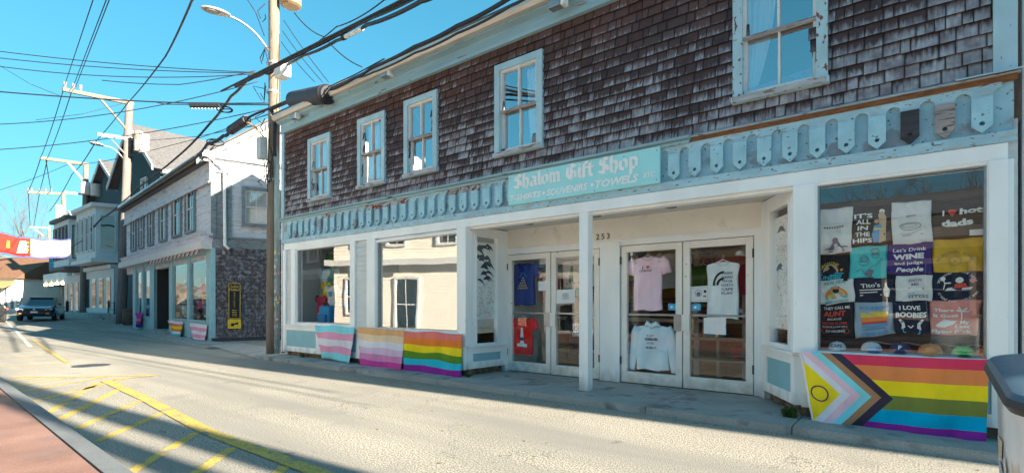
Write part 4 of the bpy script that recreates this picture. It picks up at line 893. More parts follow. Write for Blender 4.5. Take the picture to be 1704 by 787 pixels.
# ================================================================ GARMENTS ON THE DOORS
def garment(name, lab, cat, cx, Y, ztop, w_, L_, m, sleeve='short', hood=False, prints=None, yaw=0, group=None, hang=True, hm=None, sl=.22, tight=.85):
    t = thing(name, lab, cat, (cx, Y, ztop), group, yaw); rr = random.Random(int(abs(cx * 1000) + ztop * 77)); ph = [rr.uniform(0, 6) for _ in range(4)]
    b = MB(); n = 28; rows_ = 20
    def hw(v):
        if v < .05: return w_ * (.17 + .33 * (v / .05) ** .7)
        if v < .25: return w_ * (.5 - .05 * (v - .05) / .2)
        return w_ * (.45 + .03 * (v - .25))
    def zz(v): return -L_ * (v if v > .05 else v * .9 + .0)
    for j in range(rows_ + 1):
        v = (j / rows_) ** 1.4; h_ = hw(v); th = .012 + .035 * min(1, v * 5)
        for i in range(n):
            a = 2 * pi * i / n; ca = cos(a); sgn = 1 if sin(a) > 0 else -1
            x = h_ * (abs(ca) ** .8) * (1 if ca > 0 else -1); yy = th * sgn * abs(sin(a)) ** .5
            yy += .010 * v * sin(x * 34 + ph[0] + v * 2) + .005 * sin(v * 11 + x * 9 + ph[1])
            b.v.append(Vector((x + .004 * sin(v * 9 + ph[2]), yy, zz(v) + (.010 * sin(x * 20 + ph[3]) if j == rows_ else 0))))
    for j in range(rows_):
        for i in range(n): b.f.append((j * n + i, j * n + (i + 1) % n, (j + 1) * n + (i + 1) % n, (j + 1) * n + i)); b.m.append(0)
    link('body', b.mesh('body', m, smooth=True), t)
    for s in (-1, 1):
        b = MB()
        if sleeve == 'short': pts = [(s * w_ * .40, 0, -.06 * L_), (s * w_ * .52, .0, -.13 * L_), (s * w_ * .60, .0, -.32 * L_)]; r0 = [.085, .085, .08]
        elif sleeve == 'long': pts = [(s * w_ * .40, 0, -.06 * L_), (s * w_ * .50, .0, -.2 * L_), (s * w_ * .56, -.01, -.5 * L_), (s * w_ * .60, -.01, -.78 * L_), (s * w_ * .62, -.01, -.97 * L_), (s * w_ * .62, -.01, -1.04 * L_)]; r0 = [.09, .085, .07, .06, .05, .04]
        else: continue
        b.tube(pts, r0, 12)
        for i, p in enumerate(b.v): p.y = p.y * .42 + .004 * sin(p.z * 40 + p.x * 30)
        link('sleeve', b.mesh('sleeve', m, smooth=True), t)
    if hood:
        b = MB(); b.tube([(-w_ * .20, .0, -.02), (-w_ * .12, -.03, .03), (0, -.035, -.015), (w_ * .12, -.03, .03), (w_ * .20, 0, -.02)], [.03, .045, .035, .045, .03], 10)
        link('hood', b.mesh('hood', m, smooth=True), t)
    else:
        b = MB(); b.tube([(w_ * .17 * cos(a), -.028 * abs(sin(a)) - .012, -.045 * abs(sin(a)) - .006) for a in [pi * k / 8 for k in range(9)]], .008, 6); link('collar', b.mesh('collar', m, smooth=True), t)
    if hang:
        b = MB(); b.tube([(-w_ * .33, 0, -.035), (0, 0, .035), (w_ * .33, 0, -.035)], .007, 6); b.tube([(0, 0, .035), (0, 0, .065), (.015, 0, .085), (0, 0, .10), (-.012, 0, .09)], .003, 5); link('hanger', b.mesh('hanger', hm or m_beige), t)
    if prints:
        yy = -.062
        d = Decal((-w_ / 2, yy, 0), (w_ / 2, yy, 0), (w_ / 2, yy, -L_), (-w_ / 2, yy, -L_)); d.n = Vector((0, -1, 0))
        def sf(u, v):
            vv = 1 - v; x = (u - .5) * w_; h_ = hw(vv); th = .012 + .035 * min(1, vv * 5)
            ca = min(.98, abs(x) / h_) ** 1.25; si = sqrt(1 - ca * ca)
            return Vector((x, -th * si ** .5 + .010 * vv * sin(x * 34 + ph[0] + vv * 2) + .005 * sin(vv * 11 + x * 9 + ph[1]) - .004, zz(vv)))
        d.surf = sf; prints(d); link('print', d.b.mesh('print', d.mats), t)
    return t
g_pink = cl('shirt_pink', (.90, .66, .78)); g_pale = cl('shirt_pale_blue', (.78, .88, .92)); g_pale2 = cl('sweatshirt_pale_blue', (.68, .83, .92)); g_red = cl('shirt_red', (.85, .02, .015)); g_navy = cl('shirt_navy', (.01, .04, .26)); YG = YD + .078
def q1(d): d.text('I', .38, .80, .05, k_bk, bold=.03); d.disc(.52, .815, .017, k_red); d.disc(.57, .815, .017, k_red); d.poly([(.485, .81), (.605, .81), (.545, .775)], k_red); d.text('LESBIANS', .48, .745, .030, k_gry, w=.20, bold=.02)
garment('t_shirt', 'pink t-shirt reading I heart LESBIANS hanging in the right double door', 't-shirt', onY(1078, 430, YG).x, YG, onY(1078, 428, YG).z, .50, .82, g_pink, 'short', prints=q1)
def q2(d):
    d.text('A LOT', .47, .77, .032, k_gry, w=.12); d.text('GOING ON', .50, .69, .038, k_bk, w=.20, bold=.04); d.text('AT THE', .48, .60, .030, k_gry, w=.11, bold=.02); d.text('MOMENT', .50, .50, .034, k_gry, w=.16, bold=.01)
garment('sweatshirt', 'pale blue hooded sweatshirt reading A LOT GOING ON AT THE MOMENT', 'sweatshirt', onY(1086, 540, YG).x, YG, onY(1086, 541, YG).z, .54, .68, g_pale2, 'long', hood=True, prints=q2, hm=m_white)
def q3(d):
    d.ring(.56, .60, .10, .03, k_bk, a0=pi / 2, a1=pi * 1.02); d.ring(.56, .60, .15, .03, k_bk, a0=pi / 2, a1=pi * 1.02, ry=.19)
    for i, s in enumerate(('WORK', 'HARD', 'TRAVEL', 'NORTH', 'CAPE', 'PLAY')): d.text(s, .66, .80 - i * .07, .034, k_gry, w=.15, bold=.02)
garment('tank_top', 'pale grey sleeveless top with a dark quarter arch print on white hanger', 'tank top', onY(1203, 435, YG).x, YG, onY(1203, 436, YG).z, .46, .80, g_pale, 'none', prints=q3, hm=m_white)
def q4(d): 
    d.poly([(.46, .74), (.56, .74), (.62, .30), (.42, .30)], k_w); d.poly([(.28, .22), (.75, .20), (.75, .29), (.60, .31), (.42, .31), (.28, .29)], k_w); d.rect(.42, .64, .38, .47, k_pur)
garment('t_shirt', 'bright red t-shirt with a tall white figure print low in the left door', 't-shirt', onY(871, 530, YG).x, YG, onY(871, 529, YG).z, .46, .66, g_red, 'short', prints=q4)
def q5(d):
    for i in range(5):
        for j in range(i + 1): d.poly([(.56 + (j - i / 2) * .085 - .03, .66 - i * .06), (.56 + (j - i / 2) * .085 + .03, .66 - i * .06), (.56 + (j - i / 2) * .085, .66 - i * .06 - .045)], k_yel)
    d.arc('CAPE COD', .56, .60, .10, .02, k_cya, span=1.7)
garment('t_shirt', 'navy t-shirt with a yellow pyramid of triangles high in the left door', 't-shirt', onY(871, 440, YG + .1).x, YG + .1, onY(871, 438, YG + .1).z, .56, .78, g_navy, 'short', prints=q5)
def board(name, lab, cat, px, m, Y, prints=None, group=None, th=.004):
    q = [onY(a, c, Y) for a, c in px]; b = MB(); b.prism(q, (0, th, 0)); o = b.build(name, m, label=lab, cat=cat, group=group)
    if prints: d = Decal(*q); d.n = Vector((0, -1, 0)); prints(d); d.build(o)
    return o
k_pap = K('paper_white', (.80, .82, .84))
PY = YD + .012
board('notice', 'blank white paper sheet taped below the bar of the rightmost door', 'paper notice', [(1171, 528), (1208, 529), (1208, 557), (1171, 555)], k_pap, PY)
def n1(d): d.line([(.08, .1), (.92, .1), (.92, .9), (.08, .9), (.08, .1)], .003, k_gry); d.disc(.45, .5, .03, k_gry); d.ring(.45, .55, .05, .006, k_gry); d.disc(.78, .65, .02, k_bk); d.rect(.70, .85, .3, .4, k_gry)
board('notice', 'white sketch notice beside the sleeveless top in the right door', 'paper notice', [(1148, 477), (1181, 475), (1180, 502), (1148, 502)], k_pap, PY + .01, n1)
def n2(d):
    d.ring(.5, .6, .03, .004, k_gry); [d.line([(.35, .3 + .05 * k), (.68, .32 + .05 * k)], .003, k_gry) for k in range(9)]
board('notice', 'white notice with a grey drawing in the second door from the left', 'paper notice', [(925, 482), (957, 481), (957, 504), (925, 505)], k_pap, PY, n2)
board('notice', 'plain pale sheet taped high on the leftmost door', 'paper notice', [(896, 468), (911, 467), (911, 483), (896, 484)], k_pap, PY)
board('sticker', 'small blue and white sticker low in the pane of the third door', 'sticker', [(1112, 505), (1126, 505), (1126, 516), (1112, 516)], k_blue, PY, lambda d: (d.disc(.4, .5, .02, k_w), d.rect(.6, .95, .1, .9, k_cya)))
board('sticker', 'small blue and white sticker below the sketch notice in the rightmost door', 'sticker', [(1151, 506), (1166, 505), (1166, 516), (1151, 517)], k_blue, PY, lambda d: (d.disc(.4, .5, .02, k_w), d.rect(.6, .95, .1, .9, k_cya)))
def tow(d):
    for x, s, mm in ((.26, 1, K('dog_green', (.05, .14, .08))), (.62, .7, k_blue), (.88, .8, K('dog_olive', (.20, .18, .05)))):
        d.poly([(x - .07 * s, .18), (x - .08 * s, .45), (x - .03 * s, .58), (x - .01 * s, .80), (x + .04 * s, .84), (x + .07 * s, .76), (x + .06 * s, .45), (x + .07 * s, .18), (x + .04 * s, .18), (x + .0, .35), (x - .03, .18)], mm)
    for x in (.12, .36, .50, .70): d.disc(x, .17, .022, k_red, ry=.016)
    for x in (.3, .8, .95): d.disc(x, .93, .012, k_red)
board('towel', 'beige towel with coloured dog shapes hanging in the second door', 'towel', [(936, 436), (992, 430), (990, 476), (938, 480)], cl('towel_beige', (.52, .45, .38)), PY + .12, tow, th=.01)
def seel(d):
    for i, s in enumerate(('SEE', 'CATS', 'AND', 'LOVE')): d.text(s, .5, .85 - i * .2, .045, k_w, bold=.03)
    d.disc(.55, .06, .03, k_red)
garment('t_shirt', 'black t-shirt with stacked white words low behind the recess pillar', 't-shirt', onY(965, 525, YG).x, YG, onY(965, 528, YG).z, .42, .62, t_bk, 'short', prints=lambda d: [d.text(s, .42, .80 - i * .09, .045, k_w, w=.15, bold=.04) for i, s in enumerate(('SEX', 'CATS', 'AND', 'LOVE'))])
cap('small white cap hanging high in the right door', 1232, 425, .13, t_wh, t_wh, Y=YD + .2, zb=onY(1232, 425, YD + .2).z)
cap('small white cap above the bar of the right door', 1231, 520, .13, t_wh, t_wh, Y=YD + .2, zb=onY(1231, 521, YD + .2).z)
cap('navy and teal cap hanging in the leftmost door', 904, 445, .15, K('teal_cap', (.04, .25, .45)), g_navy, Y=YD + .2, zb=onY(904, 446, YD + .2).z)
# side window blinds with animal drawings
def blind(F, s0, s1, z0, z1, lab, seed, dens):
    rr = random.Random(seed); b = MB(); b.fbox(F, s0, s1, -.055, -.05, z0, z1); o = b.build('window_poster', t_wh, label=lab, cat='poster')
    TLp, TRp = (F.pt(s0, -.05, z1), F.pt(s1, -.05, z1)); BLp, BRp = (F.pt(s0, -.05, z0), F.pt(s1, -.05, z0))
    d = Decal(TLp, TRp, BRp, BLp); d.n = F.n.copy()
    ink = K('blue_black_ink', (.02, .05, .08))
    for i in range(dens[0]):
        u, v = rr.uniform(.05, .6), rr.uniform(.50, .97); l = rr.uniform(.22, .55); a = rr.uniform(-.8, .1); t = rr.uniform(.03, .07)
        pts = []; n = 8
        for k in range(n + 1): x = k / n; pts.append((u + l * x * cos(a) - .0, v + (l * .28 * x * sin(a) + .035 * sin(pi * x)) + t * .5 * sin(pi * x)))
        for k in range(n, -1, -1): x = k / n; pts.append((u + l * x * cos(a), v + (l * .28 * x * sin(a) + .035 * sin(pi * x)) - t * .3 * sin(pi * x)))
        if min(p[0] for p in pts) > .02 and max(p[0] for p in pts) < .98 and max(p[1] for p in pts) < .99: d.poly([p for i_, p in enumerate(pts) if i_ not in (n + 1,)], ink); d.k -= 1
    for i in range(dens[1]):
        u, v = rr.uniform(.06, .94), rr.uniform(.02, .55 if dens[0] > 5 else .97); a = rr.uniform(0, pi); l = rr.uniform(.02, .05)
        d.line([(u, v), (u + l * cos(a), v + l * .4 * sin(a)), (u + l * 1.6 * cos(a + .6), v + l * .5 * sin(a + .6))], .004, ink); d.k -= 1
    d.build(o)
blind(LF, .22, .74, 1.05, 2.42, 'white poster covered in dark whale drawings in the left side window', 3, (26, 150))
blind(RF, .22, .82, 1.02, 2.40, 'pale poster with fine seaweed drawings in the right side window', 5, (3, 170))
# ================================================================ SHOP INTERIOR
b = MB(); b.box(XL + .1, XR - .05, 7.55, 12.2, 0, .08); b.build('shop_floor', m_wood, shop)
b = MB(); b.box(XL + .1, XR - .05, 6.6, 12.2, 2.72, 2.8); b.build('shop_ceiling', m_ceil, shop)
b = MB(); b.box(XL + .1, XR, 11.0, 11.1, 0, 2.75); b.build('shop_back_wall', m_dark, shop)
b = MB()
for k in range(26): b.box(-9, .6, 10.6, 10.63, .2 + k * .095, .2 + k * .095 + .085)
b.build('slatwall', m_wood, shop, kind='stuff')
b = MB(); b.box(-6.02, -5.98, 7.6, 10.6, 0, 2.7); b.box(-1.5, -1.46, 7.6, 10.6, 0, 2.7); b.build('partition', m_cream, shop)
m_post = flat('white_shop_post', (.70, .68, .64))
for x in (-5.32, -4.62, -3.0, -2.2): b = MB(); b.box(x - .045, x + .045, 9.0, 9.1, .08, 2.72); b.build('shop_post', m_post, shop)
for k in range(9):
    x = -5.75 + k * .50; nm, m = [('coral', c_salm), ('teal', t_tl), ('black', t_bk), ('yellow', c_yel), ('royal blue', g_navy), ('white', t_wh), ('green', c_grn), ('red', c_crim), ('orange', c_or)][k]
    if -3.98 < x < -3.72: continue
    garment('t_shirt', '%s t-shirt on the hanging rail just inside the %s doors' % (nm, 'left' if x < -3.9 else 'right'), 't-shirt', x, 8.6, 1.95 + .12 * (k % 3), .42, .6, m, 'short', group='shirts hung on the rail inside the doors', yaw=.6 - .15 * (k % 4))
b = MB(); b.tube([(-5.95, 8.6, 2.30), (-1.5, 8.6, 2.30)], .015, 8); b.build('hanging_rail', m_metal, shop)
sh = thing('shelf_unit', 'long beige shelf unit with folded goods seen through the doors', 'shelves', (-3.7, 9.2, .08))
for z in (.35, .70, 1.0): b = MB(); b.box(-5.9, -1.6, 8.95, 9.4, z, z + .06); b.build('shelf', m_beige, sh)
for x in (-5.9, -4.8, -3.7, -2.65, -1.62): b = MB(); b.box(x, x + .05, 8.97, 9.4, .08, 1.0); b.build('upright', m_beige, sh)
b = MB(); b.box(-5.9, -1.6, 9.38, 9.42, .08, 1.0); b.build('back_panel', m_wood, sh)
gc = [('navy', g_navy), ('crimson', c_crim), ('teal', t_tl), ('mustard', t_mu), ('purple', t_pu), ('white', t_wh), ('orange', c_or), ('green', c_grn), ('turquoise', c_blu), ('pink', g_pink), ('black', t_bk), ('salmon', c_salm)]
for k in range(9):
    x = -5.7 + k * .47; nm, m = gc[(k * 5 + 2) % 12]; z = .41 if k % 2 else .76
    b = MB()
    for j in range(4): b.box(x + .01 * (j % 2), x + .34 - .008 * j, 9.0, 9.3, z + j * .05, z + j * .05 + .045)
    b.build('folded_shirts', m, label='folded %s shirts stacked on the %s shelf inside the shop, stack %s' % (nm, 'lower' if k % 2 else 'upper', 'left of the pillar' if x < -3.9 else 'behind the right doors'), cat='shirts', group='folded stacks on the shop shelves', bevel=.008)
for k in range(8):
    x = -5.6 + k * .55; nm, m = gc[k]
    garment('t_shirt', '%s t-shirt hung on the slatwall deep inside the shop' % nm, 't-shirt', x, 10.5, 2.35 - .1 * (k % 2), .5, .75, m, 'short', group='shirts hung on the back slatwall', hang=False)
# left display windows: backpacks, fabrics
b = MB(); b.box(-12.0, -6.1, 6.55, 7.5, .80, .86); b.build('display_floor', m_beige, shop)
b = MB(); b.box(-12.0, -6.1, 7.5, 7.55, .8, 2.7); b.build('display_back', flat('pale_display_back', (.42, .52, .55)), shop)
bp_ = thing('backpack', 'bright blue backpack standing in the left shop window', 'backpack', (-10.85, 6.8, .86))
b = MB(); b.box(-11.05, -10.62, 6.66, 6.9, .86, 1.28); b.build('body', K('bag_blue', (.03, .35, .75)), bp_, bevel=.05); b = MB(); b.box(-11.0, -10.68, 6.60, 6.67, .89, 1.08); b.build('pocket', K('bag_blue2', (.02, .25, .6)), bp_, bevel=.03); b = MB(); b.tube([(-10.9, 6.78, 1.27), (-10.85, 6.78, 1.34), (-10.78, 6.78, 1.27)], .012, 6); b.build('handle', k_bk, bp_)
bp_ = thing('backpack', 'white and red patterned bag behind the blue backpack', 'bag', (-11.2, 6.95, .86)); b = MB(); b.box(-11.42, -11.08, 6.85, 7.1, .86, 1.22); b.build('body', t_wh, bp_, bevel=.05); b = MB(); b.box(-11.40, -11.1, 6.83, 6.86, 1.1, 1.3); b.build('flap', c_crim, bp_, bevel=.02)
garment('t_shirt', 'teal tropical shirt hanging at the left side of the left shop window', 't-shirt', -11.2, 7.1, 2.2, .5, .8, M('tropical_cloth', (.05, .28, .30), .9, .4, 12, col2=(.3, .12, .05), cut=.6, pscale=9), 'short')
garment('t_shirt', 'white t-shirt with dark blue print hanging in the left shop window', 't-shirt', -10.85, 6.9, 1.75, .36, .46, t_wh, 'short', prints=lambda d: d.rect(.3, .7, .45, .7, k_blue))
for k, (nm, m, x, z, s_) in enumerate((('red', c_crim, -11.42, 1.30, .3), ('yellow', c_yel, -11.28, 1.62, .26), ('pale blue', g_pale2, -11.44, 1.95, .34), ('orange', c_or, -11.0, 1.45, .26), ('dark green', c_grn, -11.34, 2.35, .32))):
    garment('t_shirt', '%s t-shirt hung at the left end of the left shop window' % nm, 't-shirt', x, 6.95 + .06 * k, z + .2, s_, s_ * 1.35, m, 'short', group='shirts hung in the left shop window')
b = MB()
for j in range(5): b.box(-10.35, -9.98, 6.75, 6.78, 1.2 + j * .09, 1.28 + j * .09, j % 3)
b.build('magazine_rack', [k_bk, k_blue, k_org], label='black rack with blue and orange leaflets in the left shop window', cat='rack')

# ================================================================ GALLERY BUILDING
GC = (-19.40, 7.60)
GF = Frame(GC, (-.996, .0906)); GF.n = Vector((-.0906, -.996, 0)).normalized()     # street front, s to the left
GS = Frame(GC, (.363, .932)); GS.n = Vector((.932, -.363, 0)).normalized()        # side wall facing the shop
gal = thing('gallery_building', 'pale weathered gallery building with teal storefront and dark shingled side wall', 'gallery building', (GC[0], GC[1], 0))
GL = 14.4; GW = 9.0
zt1 = GS.sz(400, 414)[1]; zc0 = GS.sz(400, 396)[1]
z_ev = GS.sz(350, 262)[1]
b = MB()
b.fbox(GF, 0, GL, -.3, -.04, 2.9, z_ev); b.fbox(GF, 12.6, GL, -5, -.3, 0, z_ev); b.build('front_wall', m_galw, gal)
b = MB(); b.fbox(GS, .0, GW, -.3, -.03, 0, z_ev); b.build('side_wall', m_galw, gal)
# gable above the side wall: ridge
pk = wallhit(455, 128, GC, (.363, .932)); sr = (pk - GS.o).dot(GS.d)
q0 = GS.sz(344, 244); q1_ = GS.sz(445, 194); sl_ = (q1_[1] - q0[1]) / (q1_[0] - q0[0]); sr = 4.6; zr = z_ev + sl_ * sr
gab = MB(); gab.prism([GS.pt(0, -.03, z_ev), GS.pt(sr, -.03, zr), GS.pt(2 * sr, -.03, z_ev)], -GS.n * .2); gab.build('gable', m_creamh, gal)
# side clapboards (real boards)
wz = [GS.sz(404, 312)[1], GS.sz(404, 376)[1]]; ws = [GS.sz(403, 340)[0], GS.sz(466, 340)[0]]
zb_ = zt1 + .40; k = 0
while zb_ < zr - .3:
    h_ = .30; top = zb_ + h_
    if zb_ < z_ev - .25: a, c, mm = .62, 3.5, m_galw
    else: a = (zb_ - z_ev) / sl_ + .15; c = 2 * sr - a; mm = m_creamh
    if a < 4.2:
        segs = [(a, min(c, 5.5))]
        if top > wz[1] and zb_ < wz[0]: segs = [(a, ws[0] - .02)]
        for (p, q_) in segs:
            if q_ > p:
                b = MB(); b.prism([GS.pt(p, -.02, zb_), GS.pt(p, .012, zb_), GS.pt(p, -.008, top), GS.pt(p, -.02, top)], GS.d * (q_ - p)); b.build('clapboard', mm, gal)
    zb_ += h_
# corner pilaster, eave return, trims
b = MB(); b.fbox(GS, -.02, .14, -.1, .05, zt1 + .3, z_ev - .5); b.fbox(GS, .50, .62, -.1, .05, zt1 + .3, z_ev - .5); b.fbox(GS, .14, .50, -.1, .02, zt1 + .3, z_ev - .5); b.fbox(GS, -.06, .66, -.1, .08, z_ev - .52, z_ev - .44); b.build('corner_pilaster', m_galtrim, gal)
b = MB(); b.fbox(GS, -.1, 3.6, -.1, .10, z_ev - .02, z_ev + .10, dz=-.10); b.build('cornice_return', m_galtrim, gal)
b = MB(); b.fbox(GS, -.05, 3.6, -.1, .05, zt1, zt1 + .36); b.fbox(GS, -.08, 3.6, -.1, .12, zt1 + .34, zt1 + .40); b.build('belt_course', m_galtrim, gal)
# rake boards and roof
b = MB()
for s_, e_ in ((-.45, sr), (2 * sr + .4, sr)):
    z_s = z_ev + (-.45 * sl_ if s_ < 0 else -.4 * sl_)
    b.prism([GS.pt(s_, .0, z_s + .02), GS.pt(e_, .0, zr + .02), GS.pt(e_, .0, zr + .26), GS.pt(s_, .0, z_s + .22)], GS.n * .10)
b.build('rake_board', m_galtrim, gal)
b = MB(); dl = GF.d * GL
for s_, e_ in ((-.5, sr), (2 * sr + .4, sr)):
    z_s = z_ev - (.5 if s_ < 0 else .4) * sl_
    b.prism([GS.pt(s_, .22, z_s + .22), GS.pt(e_, .22, zr + .26), GS.pt(e_, .22, zr + .34), GS.pt(s_, .22, z_s + .30)], dl + (-GS.n * .4))
b.build('roof', m_roof, gal)
# eave gutter along the front
za = z_ev - .10
b = MB(); b.fbox(GF, -.25, GL + .2, .10, .34, za + .05, za + .26); b.build('gutter', m_gutter, gal)
b = MB(); b.fbox(GF, -.1, GL + .1, -.04, .28, za - .08, za + .05); b.build('soffit', m_dmetal, gal)
zf = GF.sz(300, 312)[1]
b = MB(); b.fbox(GF, -.05, GL, -.04, .08, za - .75, za - .08); b.fbox(GF, -.05, GL, .08, .12, za - .80, za - .74); b.build('frieze_board', m_galw, gal)
# boards on the front
cz1 = GF.sz(340, 396)[1]; cz0 = GF.sz(340, 413)[1]
fw = [(220, 227, 363, 432), (233, 240, 357, 428), (248, 256, 348, 421), (267, 278, 337, 415), (289, 302, 322, 402), (311, 325, 309, 395)]
FW = []
zw1 = GF.sz(320, 309)[1]; zw0 = GF.sz(320, 383)[1]
for a, c, t0, t1 in fw: FW.append((GF.s_of(c), GF.s_of(a)))
zz_ = cz1 + .02; i_ = 0
while zz_ < za - .82:
    h_ = .30; edges = [0.0]
    hit_ = zz_ + h_ > zw0 - .05 and zz_ < zw1 + .05
    segs = []
    if hit_:
        prev = .03
        for a, c in reversed(sorted(FW, key=lambda r: -r[0])): segs.append((prev, a - .08)); prev = c + .08
        segs.append((prev, GL - .1))
    else:
        segs = [(.03, 4.2 + (i_ % 3) * .8), (4.21 + (i_ % 3) * .8, 9.4), (9.41, GL - .1)]
    for p, q_ in segs:
        if q_ - p > .05: b = MB(); b.prism([GF.pt(p, -.035, zz_), GF.pt(p, .0, zz_), GF.pt(p, -.02, min(zz_ + h_, za - .8)), GF.pt(p, -.035, min(zz_ + h_, za - .8))], GF.d * (q_ - p)); b.build('clapboard', m_galw, gal)
    zz_ += h_; i_ += 1
def small_window(F, par, s0, s1, z0, z1, casem, gm, cols_=2, room=True, cw=.09, n=0.0):
    f = MB(); f.frame_rect(F, s0 - cw, s1 + cw, z0 - cw, z1 + cw, cw, n - .08, n + .035); f = f.build('window', casem, par)
    zm = (z0 + z1) / 2; s = MB(); s.frame_rect(F, s0, s1, zm - .02, z1, .035, n - .07, n - .02); s.frame_rect(F, s0, s1, z0, zm + .02, .035, n - .052, n - .03)
    for k in range(1, cols_): x = s0 + (s1 - s0) * k / cols_; s.fbox(F, x - .01, x + .01, n - .085, n - .03, z0, z1)
    s.build('sash', m_sash, f)
    for a, c in ((z0, zm), (zm, z1)):
        g = MB(); g.face([F.pt(s0, n - .05, a), F.pt(s1, n - .05, a), F.pt(s1, n - .05, c), F.pt(s0, n - .05, c)]); g.build('pane', gm, f)
    if room: r = MB(); r.fbox(F, s0, s1, n - .066, n - .056, z0, z1); r.build('room_shade_panel', m_dark, f)  # near-black sheet close behind the panes, painted room shade
    return f
for a, c in FW: small_window(GF, gal, a, c, zw0, zw1, m_galtrim, m_dkglass, n=.04)
wn = small_window(GS, gal, ws[0] + .10, ws[1] - .10, wz[1] + .1, wz[0] - .1, m_galtrim, m_galg, 3, room=False, cw=.12, n=.10)
b = MB()
for k in range(16): b.fbox(GS, ws[0] + .12, ws[1] - .12, -.005, .005, wz[1] + .12 + k * .075, wz[1] + .12 + k * .075 + .07)
b.build('window_blind', M('off_white_blind', (.55, .56, .54), .8), wn)
# downpipe
dp = [GS.sz(346, 263), GS.sz(367, 275), GS.sz(373, 284), GS.sz(374, 408), GS.sz(381, 415)]
b = MB(); b.tube([GS.pt(s, .16 - .02 * i, z) for i, (s, z) in enumerate(dp)], .05, 8); b.build('downpipe', m_white, gal, smooth=True)
# lavender cornice with awning box over the storefront
b = MB(); b.fbox(GF, -.06, GL, -.04, .22, cz0 + .18, cz1); b.build('storefront_cornice', m_gallav, gal)
b = MB(); b.prism([GF.pt(-.06, .22, cz1), GF.pt(-.06, .28, cz1 + .06), GF.pt(-.06, -.04, cz1 + .10), GF.pt(-.06, -.04, cz1)], GF.d * (GL + .1)); b.build('cornice_cap', m_galw, gal)
b = MB(); b.fbox(GF, -.06, GL, .0, .34, cz0 - .10, cz0 + .18); b.build('awning_box', M('pale_awning_canvas', (.62, .58, .56), .8, .06), gal)
b = MB(); c0 = .1
while c0 < 7.6:
    b.prism([GF.pt(c0, .30, cz0 - .10), GF.pt(c0 + .07, .30, cz0 - .10), GF.pt(c0 + .13, .34, cz0 - .26), GF.pt(c0 + .06, .34, cz0 - .26)], GF.n * .01, m=int(c0 / .14) % 4); c0 += .14
b.build('striped_valance', [c_red, k_bk, c_pe2, m_galteal], gal)
# storefront below
px_posts = [(222, 226), (236, 239), (250, 257), (282, 287), (312, 316), (344, 352)]
P_ = [(GF.s_of(c), GF.s_of(a)) for a, c in px_posts]
for a, c in P_: b = MB(); b.fbox(GF, a, c, -.1, .02, 0.02, cz0 - .1); b.build('storefront_post', m_galteal, gal)
b = MB(); b.fbox(GF, 0, 12.7, -.12, .0, cz0 - .25, cz0 + .2); b.build('storefront_head', m_galteal, gal)
zs = GF.sz(300, 531)[1]
def gbay(s0, s1, fr=True):
    b = MB(); b.fbox(GF, s0, s1, -.12, -.0, .05, zs); b.frame_rect(GF, s0, s1, .05, zs, .10, 0, .02, tb=.10); b.fbox(GF, s0, s1, -.1, .05, zs - .04, zs + .02); b.build('apron', m_galteal, gal)
    g = MB(); g.face([GF.pt(s0, -.05, zs), GF.pt(s1, -.05, zs), GF.pt(s1, -.05, cz0 - .2), GF.pt(s0, -.05, cz0 - .2)]); g.build('pane', m_galg, gal)
for i in (3, 4): gbay(P_[i + 1][1] if False else P_[5][1] if i == 4 else P_[4][1], P_[4][0] if i == 4 else P_[3][0])
gbay(P_[2][1], P_[1][0]); gbay(P_[1][1], P_[0][0])
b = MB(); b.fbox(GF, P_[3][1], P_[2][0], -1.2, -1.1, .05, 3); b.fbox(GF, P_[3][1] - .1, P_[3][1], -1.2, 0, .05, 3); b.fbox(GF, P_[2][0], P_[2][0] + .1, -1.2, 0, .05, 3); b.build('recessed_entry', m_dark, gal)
b = MB(); b.fbox(GF, P_[3][1] + .3, P_[2][0] - .3, -1.09, -1.05, .1, 2.3); b.build('door', m_galteal, gal)
b = MB(); b.fbox(GF, P_[3][1] - .2, P_[2][0] + .2, -1.1, .25, .02, .16); b.build('doorstep', m_conc, gal)
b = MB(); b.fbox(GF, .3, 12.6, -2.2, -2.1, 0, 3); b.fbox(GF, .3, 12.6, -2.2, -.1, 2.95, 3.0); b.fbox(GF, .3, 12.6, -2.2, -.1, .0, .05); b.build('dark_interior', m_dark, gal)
for i in range(30):
    s = .7 + i * .20 if i < 20 else 8.6 + (i - 20) * .34
    b = MB(); z = .85 + (i * 37 % 7) * .22; b.fbox(GF, s, s + .17, -.4, -.2, z - .2, z + .17); b.build('window_goods', [c_crim, c_blu, t_tl, t_wh, g_navy, c_or, c_mag, k_bk][i % 8], gal, bevel=.03)
lp = MB(); p = GF.pt((P_[3][1] + P_[2][0]) / 2, -.35, cz0 - .32); lp.tube([p, p + Vector((0, 0, .12))], [.09, .05], 10); lp.build('entry_lamp', emis('warm_lamp', (1, .62, .22), 9), gal)
es, ee = P_[3][1], P_[2][0]
for k in range(8): b = MB(); a = es + .15 + (k % 2) * (ee - es - .3) * .5; z = .95 + (k // 2) * .42; b.fbox(GF, a, a + (ee - es - .3) * .42, -.98, -.94, z, z + .34); b.build('hanging_print', [k_gry, c_blu, c_crim, c_yel, t_wh, k_blue, c_org2, k_bk][k], gal)
